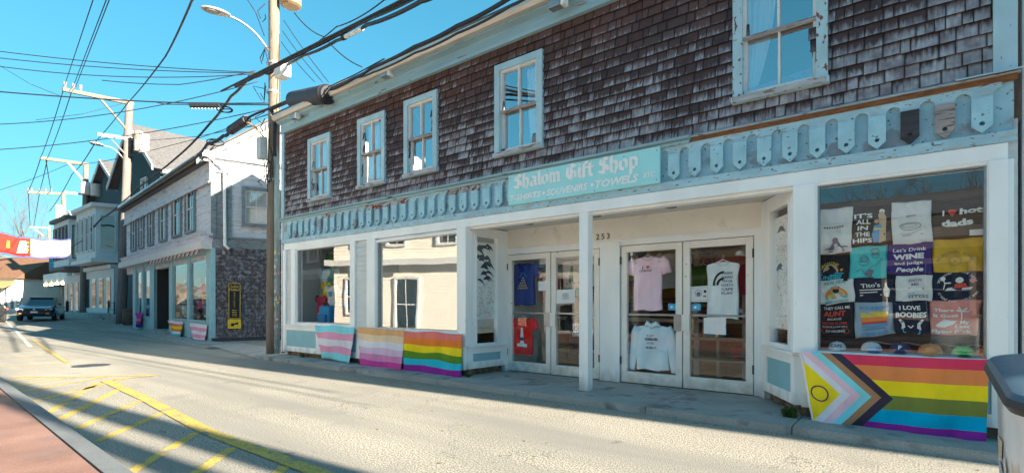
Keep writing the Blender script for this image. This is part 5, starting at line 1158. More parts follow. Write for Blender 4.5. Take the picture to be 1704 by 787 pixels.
# side wall shingles below the belt course
b = MB(); rl = []; ex2 = .135; z = .1; row = 0
while z < zt1 - .03:
    s = .10 - R.uniform(0, .1)
    while s < 3.6:
        wd = R.choice((.09, .12, .15, .18)); k = len(b.v); j = R.uniform(-.006, .006)
        for (q, n, h) in ((s + .006, .030, z + j), (s + wd - .006, .030, z + j), (s + wd - .003, -.012, z + ex2 + .01), (s + .003, -.012, z + ex2 + .01), (s + .003, -.01, z + j), (s + wd - .003, -.01, z + j)): b.v.append(GS.pt(max(.1, q), n, h))
        for f, uvs in (((0, 1, 2, 3), [(0, 0), (1, 0), (1, 1), (0, 1)]), ((0, 1, 5, 4), [(0, .9)] * 4)): b.f.append(tuple(k + i for i in f)); b.m.append(0); b.uv[len(b.f) - 1] = uvs; rl.append(R.random())
        s += wd
    z += ex2; row += 1
m_gsh = M('dark_slate_shingles', (.10, .088, .095), .85, .45, 9, bump=.4, bscale=30, col2=(.34, .29, .27), cut=.60, pscale=5.5, soft=.06, col3=(.20, .20, .25), cut3=.53, p3=9)
b.build('side_shingles', m_gsh, gal, kind='stuff', rnd=rl)
b = MB(); b.fbox(GS, -.02, .12, -.05, .03, .1, zt1); b.build('corner_board', m_galteal, gal)
b = MB(); b.fbox(GS, 0, 3.6, -.1, .05, 0, .12); b.build('footing', m_darkwood, gal)
# gallery sign
gs = thing('gallery_sign', 'tall black and gold gallery sign on the shingled side wall', 'sign', GS.pt(.9, .05, 1.9))
TLs, BRs = GS.sz(380, 471), GS.sz(400, 530)
b = MB(); b.fbox(GS, TLs[0], BRs[0], .03, .07, BRs[1], TLs[1]); b.build('board', k_bk, gs)
b = MB(); b.frame_rect(GS, TLs[0] - .0, BRs[0], BRs[1], TLs[1], .025, .07, .08); b.build('gold_frame', K('gold_paint', (.50, .33, .05)), gs)
l0, l1 = GS.sz(379, 531), GS.sz(401, 546); b = MB(); b.fbox(GS, l0[0], l1[0], .03, .075, l1[1], l0[1]); b.build('lower_panel', K('yellow_panel', (.75, .50, .03)), gs)
d = Decal(GS.pt(TLs[0], .08, TLs[1]), GS.pt(BRs[0], .08, TLs[1]), GS.pt(BRs[0], .08, BRs[1]), GS.pt(TLs[0], .08, BRs[1])); d.n = GS.n.copy()
k_gold = K('gold_ink', (.62, .42, .08)); d.text('Julie', .5, .91, .09, k_gold, w=.26); d.text('Heller', .5, .82, .09, k_gold, w=.32)
for i, ch in enumerate('GALLERY'): d.text(ch, .5, .72 - i * .065, .055, k_gold)
for i in range(4): d.line([(.3, .24 - i * .05), (.7, .24 - i * .05)], .018, k_gold)
d.build(gs, 'lettering')
d = Decal(GS.pt(l0[0], .076, l0[1]), GS.pt(l1[0], .076, l0[1]), GS.pt(l1[0], .076, l1[1]), GS.pt(l0[0], .076, l1[1])); d.n = GS.n.copy(); d.poly([(.2, .35), (.3, .6), (.5, .55), (.8, .7), (.78, .45), (.5, .4), (.4, .2)], k_bk); d.build(gs, 'emblem')
def gflag(lab, px, stripes, seed, wave=.03):
    q = [wallhit(a, c, GF.o + GF.n * .12, GF.d) for a, c in px]; b = MB(); n = len(stripes)
    b.grid(lambda u, v: q[0].lerp(q[1], u).lerp(q[3].lerp(q[2], u), v) + GF.n * (wave * sin(u * 9 + v * 3 + seed)), 12, n * 4, mfn=lambda u, v: int(v * n * .999))
    o = b.build('flag', stripes, label=lab, cat='flag', group='small flags below the gallery windows', smooth=True); md = o.modifiers.new('s', 'SOLIDIFY'); md.thickness = .003
gflag('pink and white striped flag nearest the gallery corner', [(317, 537), (343, 540), (340, 570), (321, 567)], [c_white, c_pink, c_white, c_pink, c_white], 1)
gflag('small rainbow flag with a gathered fold beside the gallery doorway', [(282, 533), (301, 535), (303, 561), (284, 558)], [c_white, c_salm, c_yel, c_or, c_white, c_blu], 2, .07)
gflag('pink and purple cloth hanging at the far end of the gallery front', [(225, 520), (236, 520), (236, 545), (226, 544)], [c_mag, c_mag, c_salm, c_pur, g_navy], 3, .05)
b = MB(); b.fbox(GF, -1.5, GL, .02, .9, .0, .03); b.build('gallery_pavement', m_conc, kind='structure')
b = MB(); b.face([(-18.6, 7.0, .012), (-12.6, 5.9, .012), (-12.6, 7.2, .012), (-18.4, 8.0, .012)]); b.build('alley_apron', m_conc, kind='structure')

# ================================================================ HOUSES DOWN THE STREET
def slab_window(F, par, s0, s1, z0, z1, mat, gm, n=0.0): return small_window(F, par, s0, s1, z0, z1, mat, gm, 1, cw=.12, n=n + .07)
def house(name, lab, x0, x1, y0, y1, zb, zw, zr, wm, tm, rm, wins_=(), rwins=(), wind=True):
    """front-gabled house: ridge runs along y, front wall at y0 facing the street"""
    h = thing(name, lab, 'house', ((x0 + x1) / 2, y0, zb)); b = MB(); b.box(x0, x1, y0, y1, zb - .3, zw); b.build('wall', wm, h)
    xm = (x0 + x1) / 2; b = MB(); b.prism([(x0, y0, zw), (xm, y0, zr), (x1, y0, zw)], (0, y1 - y0, 0)); b.build('gable', wm, h)
    t = .16; sl = (zr - zw) / (xm - x0); o_ = .45; b = MB()
    for s, xe_ in ((-1, x0), (1, x1)):
        b.prism([(xe_ + s * o_, y0 - .5, zw - sl * o_ + .02), (xm, y0 - .5, zr + .02), (xm, y0 - .5, zr + t), (xe_ + s * o_, y0 - .5, zw - sl * o_ + t)], (0, y1 - y0 + 1, 0))
    b.build('roof', rm, h)
    b = MB()
    for s, xe_ in ((-1, x0), (1, x1)): b.prism([(xe_ + s * o_, y0 - .55, zw - sl * o_ - .12), (xm, y0 - .55, zr - .12), (xm, y0 - .55, zr + t + .02), (xe_ + s * o_, y0 - .55, zw - sl * o_ + t + .02)], (0, .06, 0))
    b.build('rake_board', tm, h)
    b = MB(); b.box(x1 + .05, x1 + .45, y0, y1, zw - sl * .4 - .22, zw - sl * .4 - .02); b.build('eave_trim', tm, h)
    FF = Frame((0, y0), (1, 0)); FS = Frame((x1, 0), (0, 1)); FS.n = Vector((1, 0, 0))
    for s0, s1, z0, z1 in wins_: slab_window(FF, h, s0, s1, z0, z1, tm, m_dkglass)
    for s0, s1, z0, z1 in rwins: slab_window(FS, h, s0, s1, z0, z1, tm, m_dkglass)
    return h
h0 = house('shingled_house', 'tall dark teal shingled house with light grey roof rising behind the gallery', -43, -35, 10.9, 24, .3, 9.5, 12.55, m_house_t, m_house_w, m_roof, [(-41.5, -40.7, 7.5, 9), (-38, -37.2, 7.5, 9), (-41.5, -40.7, 4.3, 5.8)], [(11.9, 12.5, 7.6, 8.9)])
b = MB(); b.box(-35, -34.2, 12.9, 16.5, 7.6, 9.3); b.box(-35, -34.0, 12.7, 16.7, 9.3, 9.5); b.build('dormer', m_house_w, h0)
h1 = house('gabled_house', 'blue grey house with steep light roof and white trimmed bay window', -54, -46, 12.0, 22, .4, 9.9, 12.4, m_house_t, m_house_w, m_roof, [(-51.5, -50.5, 7.0, 8.6), (-49, -48, 7.0, 8.6)])
def bay(par, x0, x1, y0, yb, z0, z1, wm, tm, wz_, nw=2):
    s = MB(); c = .5
    s.prism([(x0, yb, z0), (x0 + c, y0, z0), (x1 - c, y0, z0), (x1, yb, z0)], (0, 0, z1 - z0)); s = s.build('bay_window', wm, par)
    for zz__, h_ in ((z1, .28), (z0 - .25, .28)): t = MB(); t.prism([(x0 - .3, yb, zz__), (x0 + c - .2, y0 - .3, zz__), (x1 - c + .2, y0 - .3, zz__), (x1 + .3, yb, zz__)], (0, 0, h_)); t.build('bay_cornice', tm, s)
    FF = Frame((0, y0), (1, 0)); n = nw
    for k in range(4):
        a = x0 + c + .35 + k * (x1 - x0 - 2 * c - .2) / 4; small_window(FF, par, a, a + .75, wz_[0], wz_[1], tm, m_dkglass, 1, cw=.10, n=.07)
    FR = Frame((x1, yb), (-c, y0 - yb)); FR.n = Vector((-(y0 - yb), -c, 0)).normalized()
    if FR.n.x < 0: FR.n = -FR.n
    L_ = math.hypot(c, y0 - yb); g = MB(); g.fbox(FR, L_ * .25, L_ * .8, 0, .03, wz_[0], wz_[1]); g.build('pane', m_dkglass, s)
    g = MB(); g.frame_rect(FR, L_ * .25 - .1, L_ * .8 + .1, wz_[0] - .1, wz_[1] + .1, .1, 0, .06); g.build('bay_casing', tm, s)
bay(h1, -53, -46.6, 10.6, 12.0, 4.6, 8.4, m_house_b, m_house_w, (5.3, 7.8))
b = MB(); b.box(-54, -46, 11.4, 12, .3, 3.9); b.box(-54.2, -46, 11.2, 12.0, 3.9, 4.2); b.build('ground_floor_front', m_house_w, h1)
b = MB()
for k in range(4): b.box(-53.4 + k * 1.9, -52.4 + k * 1.9, 11.36, 11.41, 1.0, 3.3)
b.build('shop_window', m_dkglass, h1)
h2 = house('white_bay_house', 'white and pale blue house with turret-like bay and dark cornice', -64, -56, 12.6, 22, .5, 8.4, 9.6, m_house_b, m_house_w, m_roofd)
bay(h2, -63, -56.6, 11.0, 12.6, 4.5, 8.6, m_house_b, m_roofd, (5.3, 8.0))
b = MB(); b.box(-64, -56, 12.0, 12.6, .4, 3.9); b.build('ground_floor_front', m_house_w, h2)
b = MB()
for k in range(4): b.box(-63.4 + k * 1.9, -62.5 + k * 1.9, 11.96, 12.01, .6, 3.2)
b.build('shop_window', m_dkglass, h2)
h3 = house('balcony_house', 'darker house with grey roof and balcony behind the third pole', -78, -67, 14.5, 25, .5, 8.2, 11.3, m_house_t, m_house_b, m_roof, [(-74, -73, 5, 6.6)])
b = MB(); b.box(-78, -67, 12.8, 14.5, 3.6, 4.6); b.build('balcony', m_house_b, h3)
b = MB(); b.box(-78, -67, 12.9, 14.5, 3.3, 3.6); b.build('balcony_floor', m_roofd, h3)
for k in range(4): b = MB(); p = (-76.5 + k * 2.6, 12.8, 3.3); b.tube([p, (p[0], p[1], p[2] + .25)], .16, 8); b.build('porch_lamp', MATS['warm_lamp'], h3)
h4 = house('pale_house', 'pale blue shopfront house at the bend beyond the poles', -98, -82, 16.5, 30, .6, 6.8, 9.5, m_house_b, m_house_w, m_roofd, [(-94, -92.5, 3.6, 5.6), (-88, -86.5, 3.6, 5.6)])
def block(name, lab, px0, px1, pyt, dep, wm, rm, roofh, wcols=(), thick=9.0, cat='house', rside=1, zb=.6, wcol=None):
    """gable-roofed building closing the view down the street, facing the camera"""
    A, B_ = P(px0, HZ, dep), P(px1, HZ, dep); ztop = EYE + (HZ - pyt) / FPX * dep
    F = Frame((A.x, A.y), (B_.x - A.x, B_.y - A.y)); F.n = Vector((F.d.y, -F.d.x, 0)); L_ = (B_ - A).length
    if F.n.dot(Vector((A.x, A.y, 0))) > 0: F.n = -F.n
    h = thing(name, lab, cat, ((A.x + B_.x) / 2, (A.y + B_.y) / 2, zb)); b = MB(); b.fbox(F, 0, L_, -thick, 0, zb - .3, ztop); b.build('wall', wm, h)
    if roofh:
        b = MB(); b.prism([F.pt(-.4, .5, ztop - .1), F.pt(-.4, -thick / 2, ztop + roofh), F.pt(-.4, -thick - .5, ztop - .1)], F.d * (L_ + .8)); b.build('roof', rm, h)
    for (a, c, z0, z1) in wcols:
        f = MB(); f.frame_rect(F, a * L_, c * L_, z0, z1, .15, 0, .06); f = f.build('window', wcol or m_house_w, h); g = MB(); g.fbox(F, a * L_ + .1, c * L_ - .1, -.02, .02, z0 + .1, z1 - .1); g.build('pane', m_dkglass, f)
    return h, F, L_, ztop
m_orr = M('orange_brown_roof', (.17, .085, .05), .9, .15, 3, bump=.3, bscale=15)  # orange brown is the roof's own colour
hw_, F_, L_, zt_ = block('white_house', 'white house with an orange brown roof on the left at the bend', -60, 27, 462, 62, m_creamh, m_orr, 2.9, [(.62, .70, 2.0, 3.4), (.76, .84, 2.0, 3.4), (.88, .95, 2.0, 3.4)], thick=10)
b = MB(); b.prism([F_.pt(L_ * .60, 1.5, zt_ - 1.3), F_.pt(L_ * .60, 0, zt_ - .5), F_.pt(L_, 0, zt_ - .5), F_.pt(L_, 1.5, zt_ - 1.3)], Vector((0, 0, .12))); b.build('yellow_awning', K('pale_yellow_awning', (.26, .22, .10)), hw_)
for k in range(3): b = MB(); b.fbox(F_, L_ * (.66 + k * .12), L_ * (.71 + k * .12), .0, .06, .7, 2.0); b.build('door', k_gry, hw_)
b = MB(); b.prism([F_.pt(L_, 0, zt_), F_.pt(L_, -5, zt_ + 2.9), F_.pt(L_, -10, zt_)], F_.d * .3); b.build('gable', m_house_w, hw_)
m_yg = M('yellow_green_house_paint', (.52, .50, .20), .7, .15, 3)
hy, F2, L2, zt2 = block('colourful_house', 'green and ochre house with turquoise trim in the far middle of the street', 36, 66, 452, 120, m_yg, M('brown_grey_roof', (.22, .17, .15), .9), 2.5, [(.1, .3, 2.6, 4.6), (.4, .6, 2.6, 4.6), (.7, .9, 2.6, 4.6), (.1, .3, 5.6, 7.0), (.4, .6, 5.6, 7.0), (.7, .9, 5.6, 7.0)], thick=9, wcol=t_tl)
b = MB(); b.fbox(F2, -.1, L2 + .1, 0, .25, zt2 - 1.0, zt2 - .3); b.fbox(F2, 0, L2, .0, 2.2, .8, 2.6); b.build('turquoise_trim', t_tl, hy)
block('cream_house', 'cream house with pale gable beside the far hanging sign', 64, 90, 460, 105, m_creamh, m_roofd, 2.4, [(.2, .35, 2.8, 4.6), (.6, .75, 2.8, 4.6)], thick=8)
block('distant_house', 'distant blue grey building below the street banner', 24, 40, 478, 135, m_house_b, m_roofd, 2.0, [(.3, .6, 3, 5)], thick=8)
block('corner_shop', 'dark shopfront on the right at the far bend', 86, 118, 448, 84, m_house_b, m_roofd, 0, [(.1, .4, 1.0, 3.0), (.5, .8, 1.0, 3.0), (.2, .5, 4.4, 6)], thick=8)
# hill of bare trees closing the horizon
b = MB(); rr = random.Random(5)
for k in range(60):
    a = -pi + rr.uniform(-.5, .5); x, y = -260 + rr.uniform(-30, 30), rr.uniform(-160, 260); s = rr.uniform(6, 13)
    b.tube([(x, y, 0), (x, y, s * .5), (x, y, s)], [s * .7, s * .85, s * .15], 9)
for k in range(60):
    x, y = rr.uniform(-200, 60), rr.uniform(70, 130); s = rr.uniform(3, 5); b.tube([(x, y, 0), (x, y, s * .5), (x, y, s)], [s * .7, s * .85, s * .15], 9)
for i, p in enumerate(b.v): p += noise.noise_vector(p * .12) * 3.0
b.build('distant_woods', M('winter_woods', (.11, .095, .08), .95, .4, .6), kind='stuff', label=None)

# ================================================================ POLES, LAMPS, WIRES
def pole(lab, base, top, r0, r1, mat, seed=1):
    base = Vector(base); top = Vector(top); t = thing('utility_pole', lab, 'utility pole', base, 'utility poles along the street'); b = MB(); rr = random.Random(seed); pts = []; rs = []
    for k in range(15): u = k / 14; pts.append(base.lerp(top, u) + Vector((.012 * sin(u * 7 + seed), .012 * cos(u * 5 + seed), 0))); rs.append(r0 + (r1 - r0) * u)
    b.tube(pts, rs, 14); b.build('pole', mat, t, smooth=True); return t
def bar(par, name, a, c, r, mat, n=6): b = MB(); b.tube([a, c], r, n); return b.build(name, mat, par)
def beam(par, name, a, c, w_, h_, mat):
    a = Vector(a); c = Vector(c); d_ = (c - a).normalized(); n = d_.cross(Vector((0, 0, 1))).normalized() * w_ / 2; u = n.cross(d_).normalized() * h_ / 2; b = MB()
    b.prism([a + n + u, a - n + u, a - n - u, a + n - u], c - a); return b.build(name, mat, par)
p1b = gnd(455, 589); p1b.z = 0
pl1 = pole('tall foreground utility pole with street lamp between the gift shop and gallery', p1b, (p1b.x + .02, p1b.y, 10.6), .165, .13, m_pole, 3)
# lower wrap of grey, conduits
c1 = onX(461.5, 400, p1b.x - .02); 
b = MB(); b.tube([(p1b.x + .22, p1b.y - .02, .0), (p1b.x + .22, p1b.y - .02, 5.0), (p1b.x + .17, p1b.y - .05, 5.4)], .065, 10); cnd = b.build('conduit', M('teal_grey_conduit', (.26, .36, .38), .6, .1, 4), pl1, smooth=True)
st = MB(); rr = random.Random(9); sm = [t_wh, k_bk, c_pink, c_blu, t_wh, c_yel, k_gry, t_wh, c_red]
for k in range(110):
    z = rr.uniform(.12, 2.7); a = rr.uniform(-pi * .95, 0); s = rr.uniform(.02, .05); h = rr.uniform(.02, .05); q = []
    for da, dz in ((-1, -1), (1, -1), (1, 1), (-1, 1)): aa = a + da * s / .067; q.append((p1b.x + .22 + .067 * cos(aa), p1b.y - .02 + .067 * sin(aa), z + dz * h))
    for p in range(1): st.face([tuple(x for x in v_) for v_ in q], rr.randrange(9))
st.build('stickers', sm, pl1, kind='stuff')
b = MB(); b.tube([(p1b.x + .42, p1b.y + .05, .0), (p1b.x + .42, p1b.y + .05, 3.0)], .05, 10); b.build('rusty_pipe', M('rust_orange_pipe', (.42, .10, .05), .7, .2, 5), pl1, smooth=True)
bx = P(442, 249, 13.4); b = MB(); b.box(bx.x - .10, bx.x + .12, bx.y - .2, bx.y, bx.z - .28, bx.z + .28); b.build('grey_cabinet', M('grey_box_paint', (.42, .48, .50), .5), pl1, bevel=.01)
# transformer top right of the pole, partly cut by the frame
tr = P(484, 2, 13.5); b = MB(); b.tube([(tr.x, tr.y, tr.z - .12), (tr.x, tr.y, tr.z + .8)], .26, 16); b.tube([(tr.x, tr.y, tr.z - .16), (tr.x, tr.y, tr.z - .12)], [.2, .26], 16); b.build('transformer', M('rusty_transformer', (.36, .25, .14), .6, .2, 5, metal=.3), pl1)
# clutter of small leads up the pole
rr = random.Random(21)
for k in range(16):
    z = rr.uniform(4.6, 9.3); s = rr.choice((-1, 1)); a = Vector((p1b.x + s * .15, p1b.y - .15, z)); m_ = a + Vector((s * rr.uniform(.05, .3), rr.uniform(-.2, .1), rr.uniform(-.4, .1))); e = a + Vector((s * rr.uniform(-.05, .1), rr.uniform(-.1, 0), rr.uniform(-.7, -.2)))
    b = MB(); b.tube([a, m_, e], .012, 5); b.build('lead_wire', m_cable, pl1)
for z in (4.55, 6.85, 7.6): b = MB(); b.tube([(p1b.x, p1b.y, z), (p1b.x, p1b.y, z + .06)], .17, 14); b.build('steel_band', m_metal, pl1)
def lamp(lab, pole_t, attach, mid, head_in, head_out, wd, r=.03):
    l_ = thing('street_lamp', lab, 'street lamp', attach, 'street lamps on poles'); b = MB(); A, M_, B_, E = map(Vector, (attach, mid, head_in, head_out)); pts = []
    for k in range(9): u = k / 8; pts.append(A * (1 - u) ** 2 + M_ * 2 * u * (1 - u) + B_ * u * u)
    b.tube(pts, r, 8); b.build('arm', m_metal, l_, smooth=True)
    d_ = (E - B_); L_ = d_.length; d_.normalize(); n = d_.cross(Vector((0, 0, 1))).normalized(); up = n.cross(d_); b = MB(); nn = 12; rows_ = 10
    for j in range(rows_ + 1):
        u = j / rows_; w_ = wd * (sin(pi * min(1, u * .78 + .12)) ** .6) * (1 if u < 1 else .3); h_ = wd * .45 * (sin(pi * min(1, u * .8 + .15)) ** .7)
        for i in range(nn): a = 2 * pi * i / nn; b.v.append(B_ + d_ * L_ * u + n * w_ * cos(a) * .5 + up * (h_ * .5 * sin(a) if sin(a) > 0 else h_ * .18 * sin(a)))
    for j in range(rows_):
        for i in range(nn): b.f.append((j * nn + i, j * nn + (i + 1) % nn, (j + 1) * nn + (i + 1) % nn, (j + 1) * nn + i)); b.m.append(0)
    b.f.append(tuple(range(nn))); b.m.append(0); b.f.append(tuple(rows_ * nn + i for i in range(nn))); b.m.append(0)
    b.build('lamp_head', M('light_grey_lamp_metal', (.34, .34, .33), .4, .05), l_, smooth=True)
    b = MB(); c = B_ + d_ * L_ * .62 - up * wd * .11; pts = [c + d_ * (L_ * .25 * cos(a)) + n * (wd * .33 * sin(a)) for a in [2 * pi * k / 14 for k in range(14)]]; b.prism(pts, up * .03); b.build('lens', M('dark_lamp_lens', (.10, .09, .08), .3), l_)
X1 = p1b.x
lamp('street lamp on a curved arm at the top of the foreground pole', pl1, onX(447, 85, X1), onX(421, 42, X1), onX(381, 27, X1 + .02), onX(334, 12, X1 + .02), .34, .03)

p2b = P(201, 541, 31); p2b.z = .03; p2t = P(216, 168, 31)
pl2 = pole('leaning utility pole with alley arm and transformer at the far end of the gallery', p2b, p2t, .27, .20, m_polegrey, 5)
X2 = p2t.x
beam(pl2, 'crossarm', onX(104, 149, X2), onX(222, 173, X2), .16, .20, m_pole); beam(pl2, 'brace', onX(168, 166, X2), onX(212, 217, X2), .10, .10, m_pole)
beam(pl2, 'crossarm', onX(162, 224, X2), onX(220, 232, X2), .14, .16, m_metal); bar(pl2, 'arm_brace', onX(185, 232, X2), onX(214, 262, X2), .05, m_metal)
for px in (108, 122, 134): p = onX(px, 148 + (px - 108) * .2, X2); b = MB(); b.tube([p, p + Vector((0, 0, .38))], [.05, .10], 8); b.build('insulator', k_gry, pl2)
for (px, py) in ((232, 237), (240, 240)): p = P(px, py, 30.6); b = MB(); b.tube([p - Vector((0, 0, .55)), p + Vector((0, 0, .55))], .27, 14); b.tube([p + Vector((0, 0, .55)), p + Vector((0, 0, .62))], [.29, .2], 14); b.build('transformer', M('rust_streaked_grey_metal', (.42, .38, .33), .6, .2, 3, col2=(.30, .16, .08), cut=.55, pscale=2.5), pl2)
lamp('small street lamp on the second pole above the gallery gutter', pl2, onX(205, 264, X2), onX(190, 243, X2), onX(172, 243, X2), onX(148, 237, X2), .5, .04)
p3b = P(138, 520, 42); p3b.z = rise(p3b.x); p3t = P(143, 272, 42); pl3 = pole('third utility pole with two grey transformer cans', p3b, p3t, .24, .18, m_polegrey, 8); X3 = p3t.x
beam(pl3, 'crossarm', onX(67, 263, X3), onX(147, 274, X3), .18, .22, m_pole); beam(pl3, 'brace', onX(112, 270, X3), onX(138, 300, X3), .14, .14, m_house_w); 
for (px, py) in ((143, 314), (160, 317)): p = P(px, py, 41.5); b = MB(); b.tube([p - Vector((0, 0, .45)), p + Vector((0, 0, .5))], .36, 14); b.build('transformer', M('pale_grey_can', (.50, .48, .45), .5, .1), pl3)
beam(pl3, 'crossarm', onX(108, 320, X3), onX(143, 324, X3), .1, .12, m_metal)
p4b = P(107, 516, 56); p4b.z = rise(p4b.x); p4t = P(106, 322, 56); pl4 = pole('fourth utility pole with a long pale crossarm above the banner', p4b, p4t, .26, .2, m_polegrey, 9); X4 = p4t.x
beam(pl4, 'crossarm', onX(46, 320, X4), onX(110, 323, X4), .18, .25, m_pole); bar(pl4, 'arm', onX(108, 320, X4), onX(135, 324, X4), .06, m_metal)
for px in (47, 53, 66, 76, 85): p = onX(px, 320, X4); b = MB(); b.tube([p, p + Vector((0, 0, .4))], .09, 6); b.build('insulator', k_gry, pl4)
p = P(98, 355, 55.6); b = MB(); b.tube([p - Vector((0, 0, .9)), p + Vector((0, 0, .9))], .3, 10); b.build('transformer', MATS['pale_grey_can'], pl4)
p5b = P(82, 512, 84); p5b.z = .5; pl5 = pole('fifth utility pole far down the street behind the banner', p5b, P(82, 376, 84), .24, .18, m_polegrey, 4); X5 = P(82, 376, 84).x
beam(pl5, 'crossarm', onX(50, 378, X5), onX(84, 379, X5), .15, .2, m_house_w); bar(pl5, 'brace', onX(56, 380, X5), onX(72, 392, X5), .08, m_house_w)
def cable(lab, pts, r=.012, sag=0.0, cat='overhead cable', name='overhead_cable', n=14, mat=None, group='overhead cables'):
    b = MB(); out = []
    pts = [Vector(p) for p in pts]
    for a, c in zip(pts, pts[1:]):
        for k in range(n + (c == pts[-1] or 0)): u = k / n; out.append(a.lerp(c, u) - Vector((0, 0, sag * 4 * u * (1 - u))))
    b.tube(out, r, 6); return b.build(name, mat or m_cable, label=lab, cat=cat, group=group, smooth=True)
J = p1b
top1 = lambda py, dx=0: P(455 + dx, py, 13.35)
i1, i2, i3 = onX(108, 141, X2), onX(122, 144, X2), onX(134, 147, X2)
cable('leftmost thin wire rising steeply from the alley arm of the leaning pole', [i1, P(155, 0, 16), P(185, -90, 12)], .016)
cable('middle thin wire rising steeply from the alley arm of the leaning pole', [i2, P(177, 0, 16), P(212, -90, 12)], .016)
cable('third thin wire rising steeply from the alley arm of the leaning pole', [i2 + Vector((0, .1, 0)), P(182, 0, 16), P(218, -90, 12)], .016)
cable('left wire from the leaning pole arm down to the third pole arm', [i1, onX(68, 262, X3)], .022, .2); cable('right wire from the leaning pole arm down to the third pole arm', [i2, onX(79, 263, X3)], .022, .2)
cable('first wire from the third pole arm to the fourth pole arm', [onX(68, 262, X3), onX(47, 318, X4)], .03, .2); cable('second wire from the third pole arm to the fourth pole arm', [onX(79, 263, X3), onX(66, 318, X4)], .03, .2); cable('third wire from the third pole arm to the fourth pole arm', [onX(76, 263, X3), onX(85, 318, X4)], .03, .1)
cable('wire dropping from the fourth pole arm behind the banner, left', [onX(47, 320, X4), onX(50, 376, X5)], .035); cable('wire dropping from the fourth pole arm behind the banner, right', [onX(66, 320, X4), onX(56, 378, X5)], .035)
cable('twisted dark cable crossing the open sky down to the leaning pole', [P(330, -20, 9), P(320, 0, 9.6), P(275, 95, 14), P(214, 170, 24), P(160, 235, 31), onX(150, 250, X2)], .022, .05, n=10)
cable('dark cable from the leaning pole to the fourth pole', [onX(160, 235, X2), P(120, 290, 45), onX(82, 352, X4)], .03, .2)
# thin lines from the left edge to the foreground pole
for i, (y0, y1, x1, sg_) in enumerate(((86, 121, 425, .12), (97, 122, 428, .15), (111, 123, 430, .30), (207, 136, 430, .35), (249, 182, 440, .25))):
    cable(['uppermost', 'second from the top', 'third from the top', 'fourth from the top', 'lowest'][i] + ' thin wire from the left edge to the foreground pole', [P(-220, y0 - (18 if i < 3 else -38), 15), P(0, y0, 13.8), P(x1, y1, 13.35)], .011, sg_ * .6)
cable('short slack wire hanging under the thin wires left of the foreground pole', [P(170, 134, 13.6), P(300, 141, 13.5), P(425, 118, 13.35)], .011, .03)
cable('straight wire with a black box, left edge to the foreground pole', [P(-220, 131, 15), P(0, 153, 13.8), P(260, 170, 13.5), P(448, 172, 13.35)], .017, .02)
cable('lower strand of the wire carrying the black box', [P(262, 171, 13.5), P(275, 174, 13.5), P(448, 175, 13.4)], .012)
sb = P(341, 176, 13.45); e1 = P(317, 175, 13.47); e2 = P(366, 175.5, 13.42)
t = thing('cable_box', 'long black box hanging on the straight wire left of the foreground pole', 'cable box', sb, 'cable hardware'); bar(t, 'body', e1, e2, .075, m_cable, 8)
for k in range(9): p = e1.lerp(e2, (k + .5) / 9) - Vector((0, 0, .07)); b = MB(); b.tube([p, p - Vector((0, 0, .035))], .02, 6); b.build('stud', m_metal, t)
# heavy bundle: upper right to pole to left and along the street
up_r = [P(760, -30, 5.6), P(700, 3, 6.4), P(610, 42, 8.2), P(560, 68, 9.8), P(505, 93, 11.5), P(455, 117, 13.15)]
cable('thick twisted cable bundle from the upper right over to the foreground pole', up_r, .029, .03, n=8)
cable('thin messenger wire above the thick bundle', [p + Vector((0, 0, .07)) for p in up_r], .012, .02, n=8)
dn_l = [P(455, 117, 13.15), P(440, 121, 13.3), P(415, 128, 14), P(385, 160, 15.5), P(350, 205, 18), P(300, 257, 22), P(230, 312, 28.5), P(205, 335, 31)]
cable('thick cable bundle sloping from the foreground pole down past the gallery', dn_l, .042, .05, n=8)
cable('cable bundle continuing from the leaning pole past the far bays', [P(205, 335, 30.8), P(170, 362, 36), P(130, 400, 41)], .06, .1)
wb = P(470, 119, 12.4); t = thing('junction_box', 'white junction box hung on the thick bundle beside the foreground pole', 'junction box', wb, 'cable hardware'); b = MB(); b.box(wb.x - .17, wb.x + .2, wb.y - .12, wb.y + .12, wb.z - .17, wb.z + .17); b.build('body', t_wh, t, bevel=.03); b = MB(); b.box(wb.x - .15, wb.x + .18, wb.y - .14, wb.y - .12, wb.z - .13, wb.z + .02); b.build('lid', m_house_w, t, bevel=.01)
# lower heavy cable along the eave with splice case
lo = [P(905, -40, 5.4), P(850, -4, 5.9), P(760, 44, 6.9), P(690, 78, 7.9), P(620, 112, 9.3), P(590, 130, 10.0), P(545, 152, 11.0)]
cable('heavy black cable running along above the shop gutter', lo, .027, .02, n=8)
cable('second black cable strapped along the shop gutter', [p + Vector((0, 0, -.10)) for p in lo[:5]] + [lo[5]], .016, .02, n=8)
cable('messenger wire above the splice case', [P(640, 98, 8.9), P(590, 125, 10), P(540, 148, 11.1), P(460, 180, 13.2)], .012, n=6)
sa, sb_ = P(545, 157, 11.0), P(484, 168, 12.4); t = thing('splice_case', 'large black cylindrical splice case on the cable above the shop corner', 'splice case', sa, 'cable hardware')
b = MB(); b.tube([sb_.lerp(sa, u) for u in (0, .06, .1, .9, .94, 1)], [.10, .17, .20, .20, .21, .21], 16); b.build('body', M('dark_splice_plastic', (.035, .035, .05), .6, .2, bump=.2), t, smooth=True); b = MB(); b.tube([sa, sa + (sa - sb_).normalized() * .05], [.20, .17], 16); b.tube([sa + (sa - sb_).normalized() * .05, sa + (sa - sb_).normalized() * .09], [.12, .10], 12); b.build('end_cap', m_cable, t)
cable('black cable from the splice case to the foreground pole', [sb_, P(470, 173, 12.9), P(450, 182, 13.2), P(458, 195, 13.25), P(457, 260, 13.25)], .05, .0, n=6)
l2 = [P(450, 180, 13.2), P(425, 190, 13.5), P(411, 197, 13.8)]; cable('short cable joining the pole to the small splice case', l2, .03)
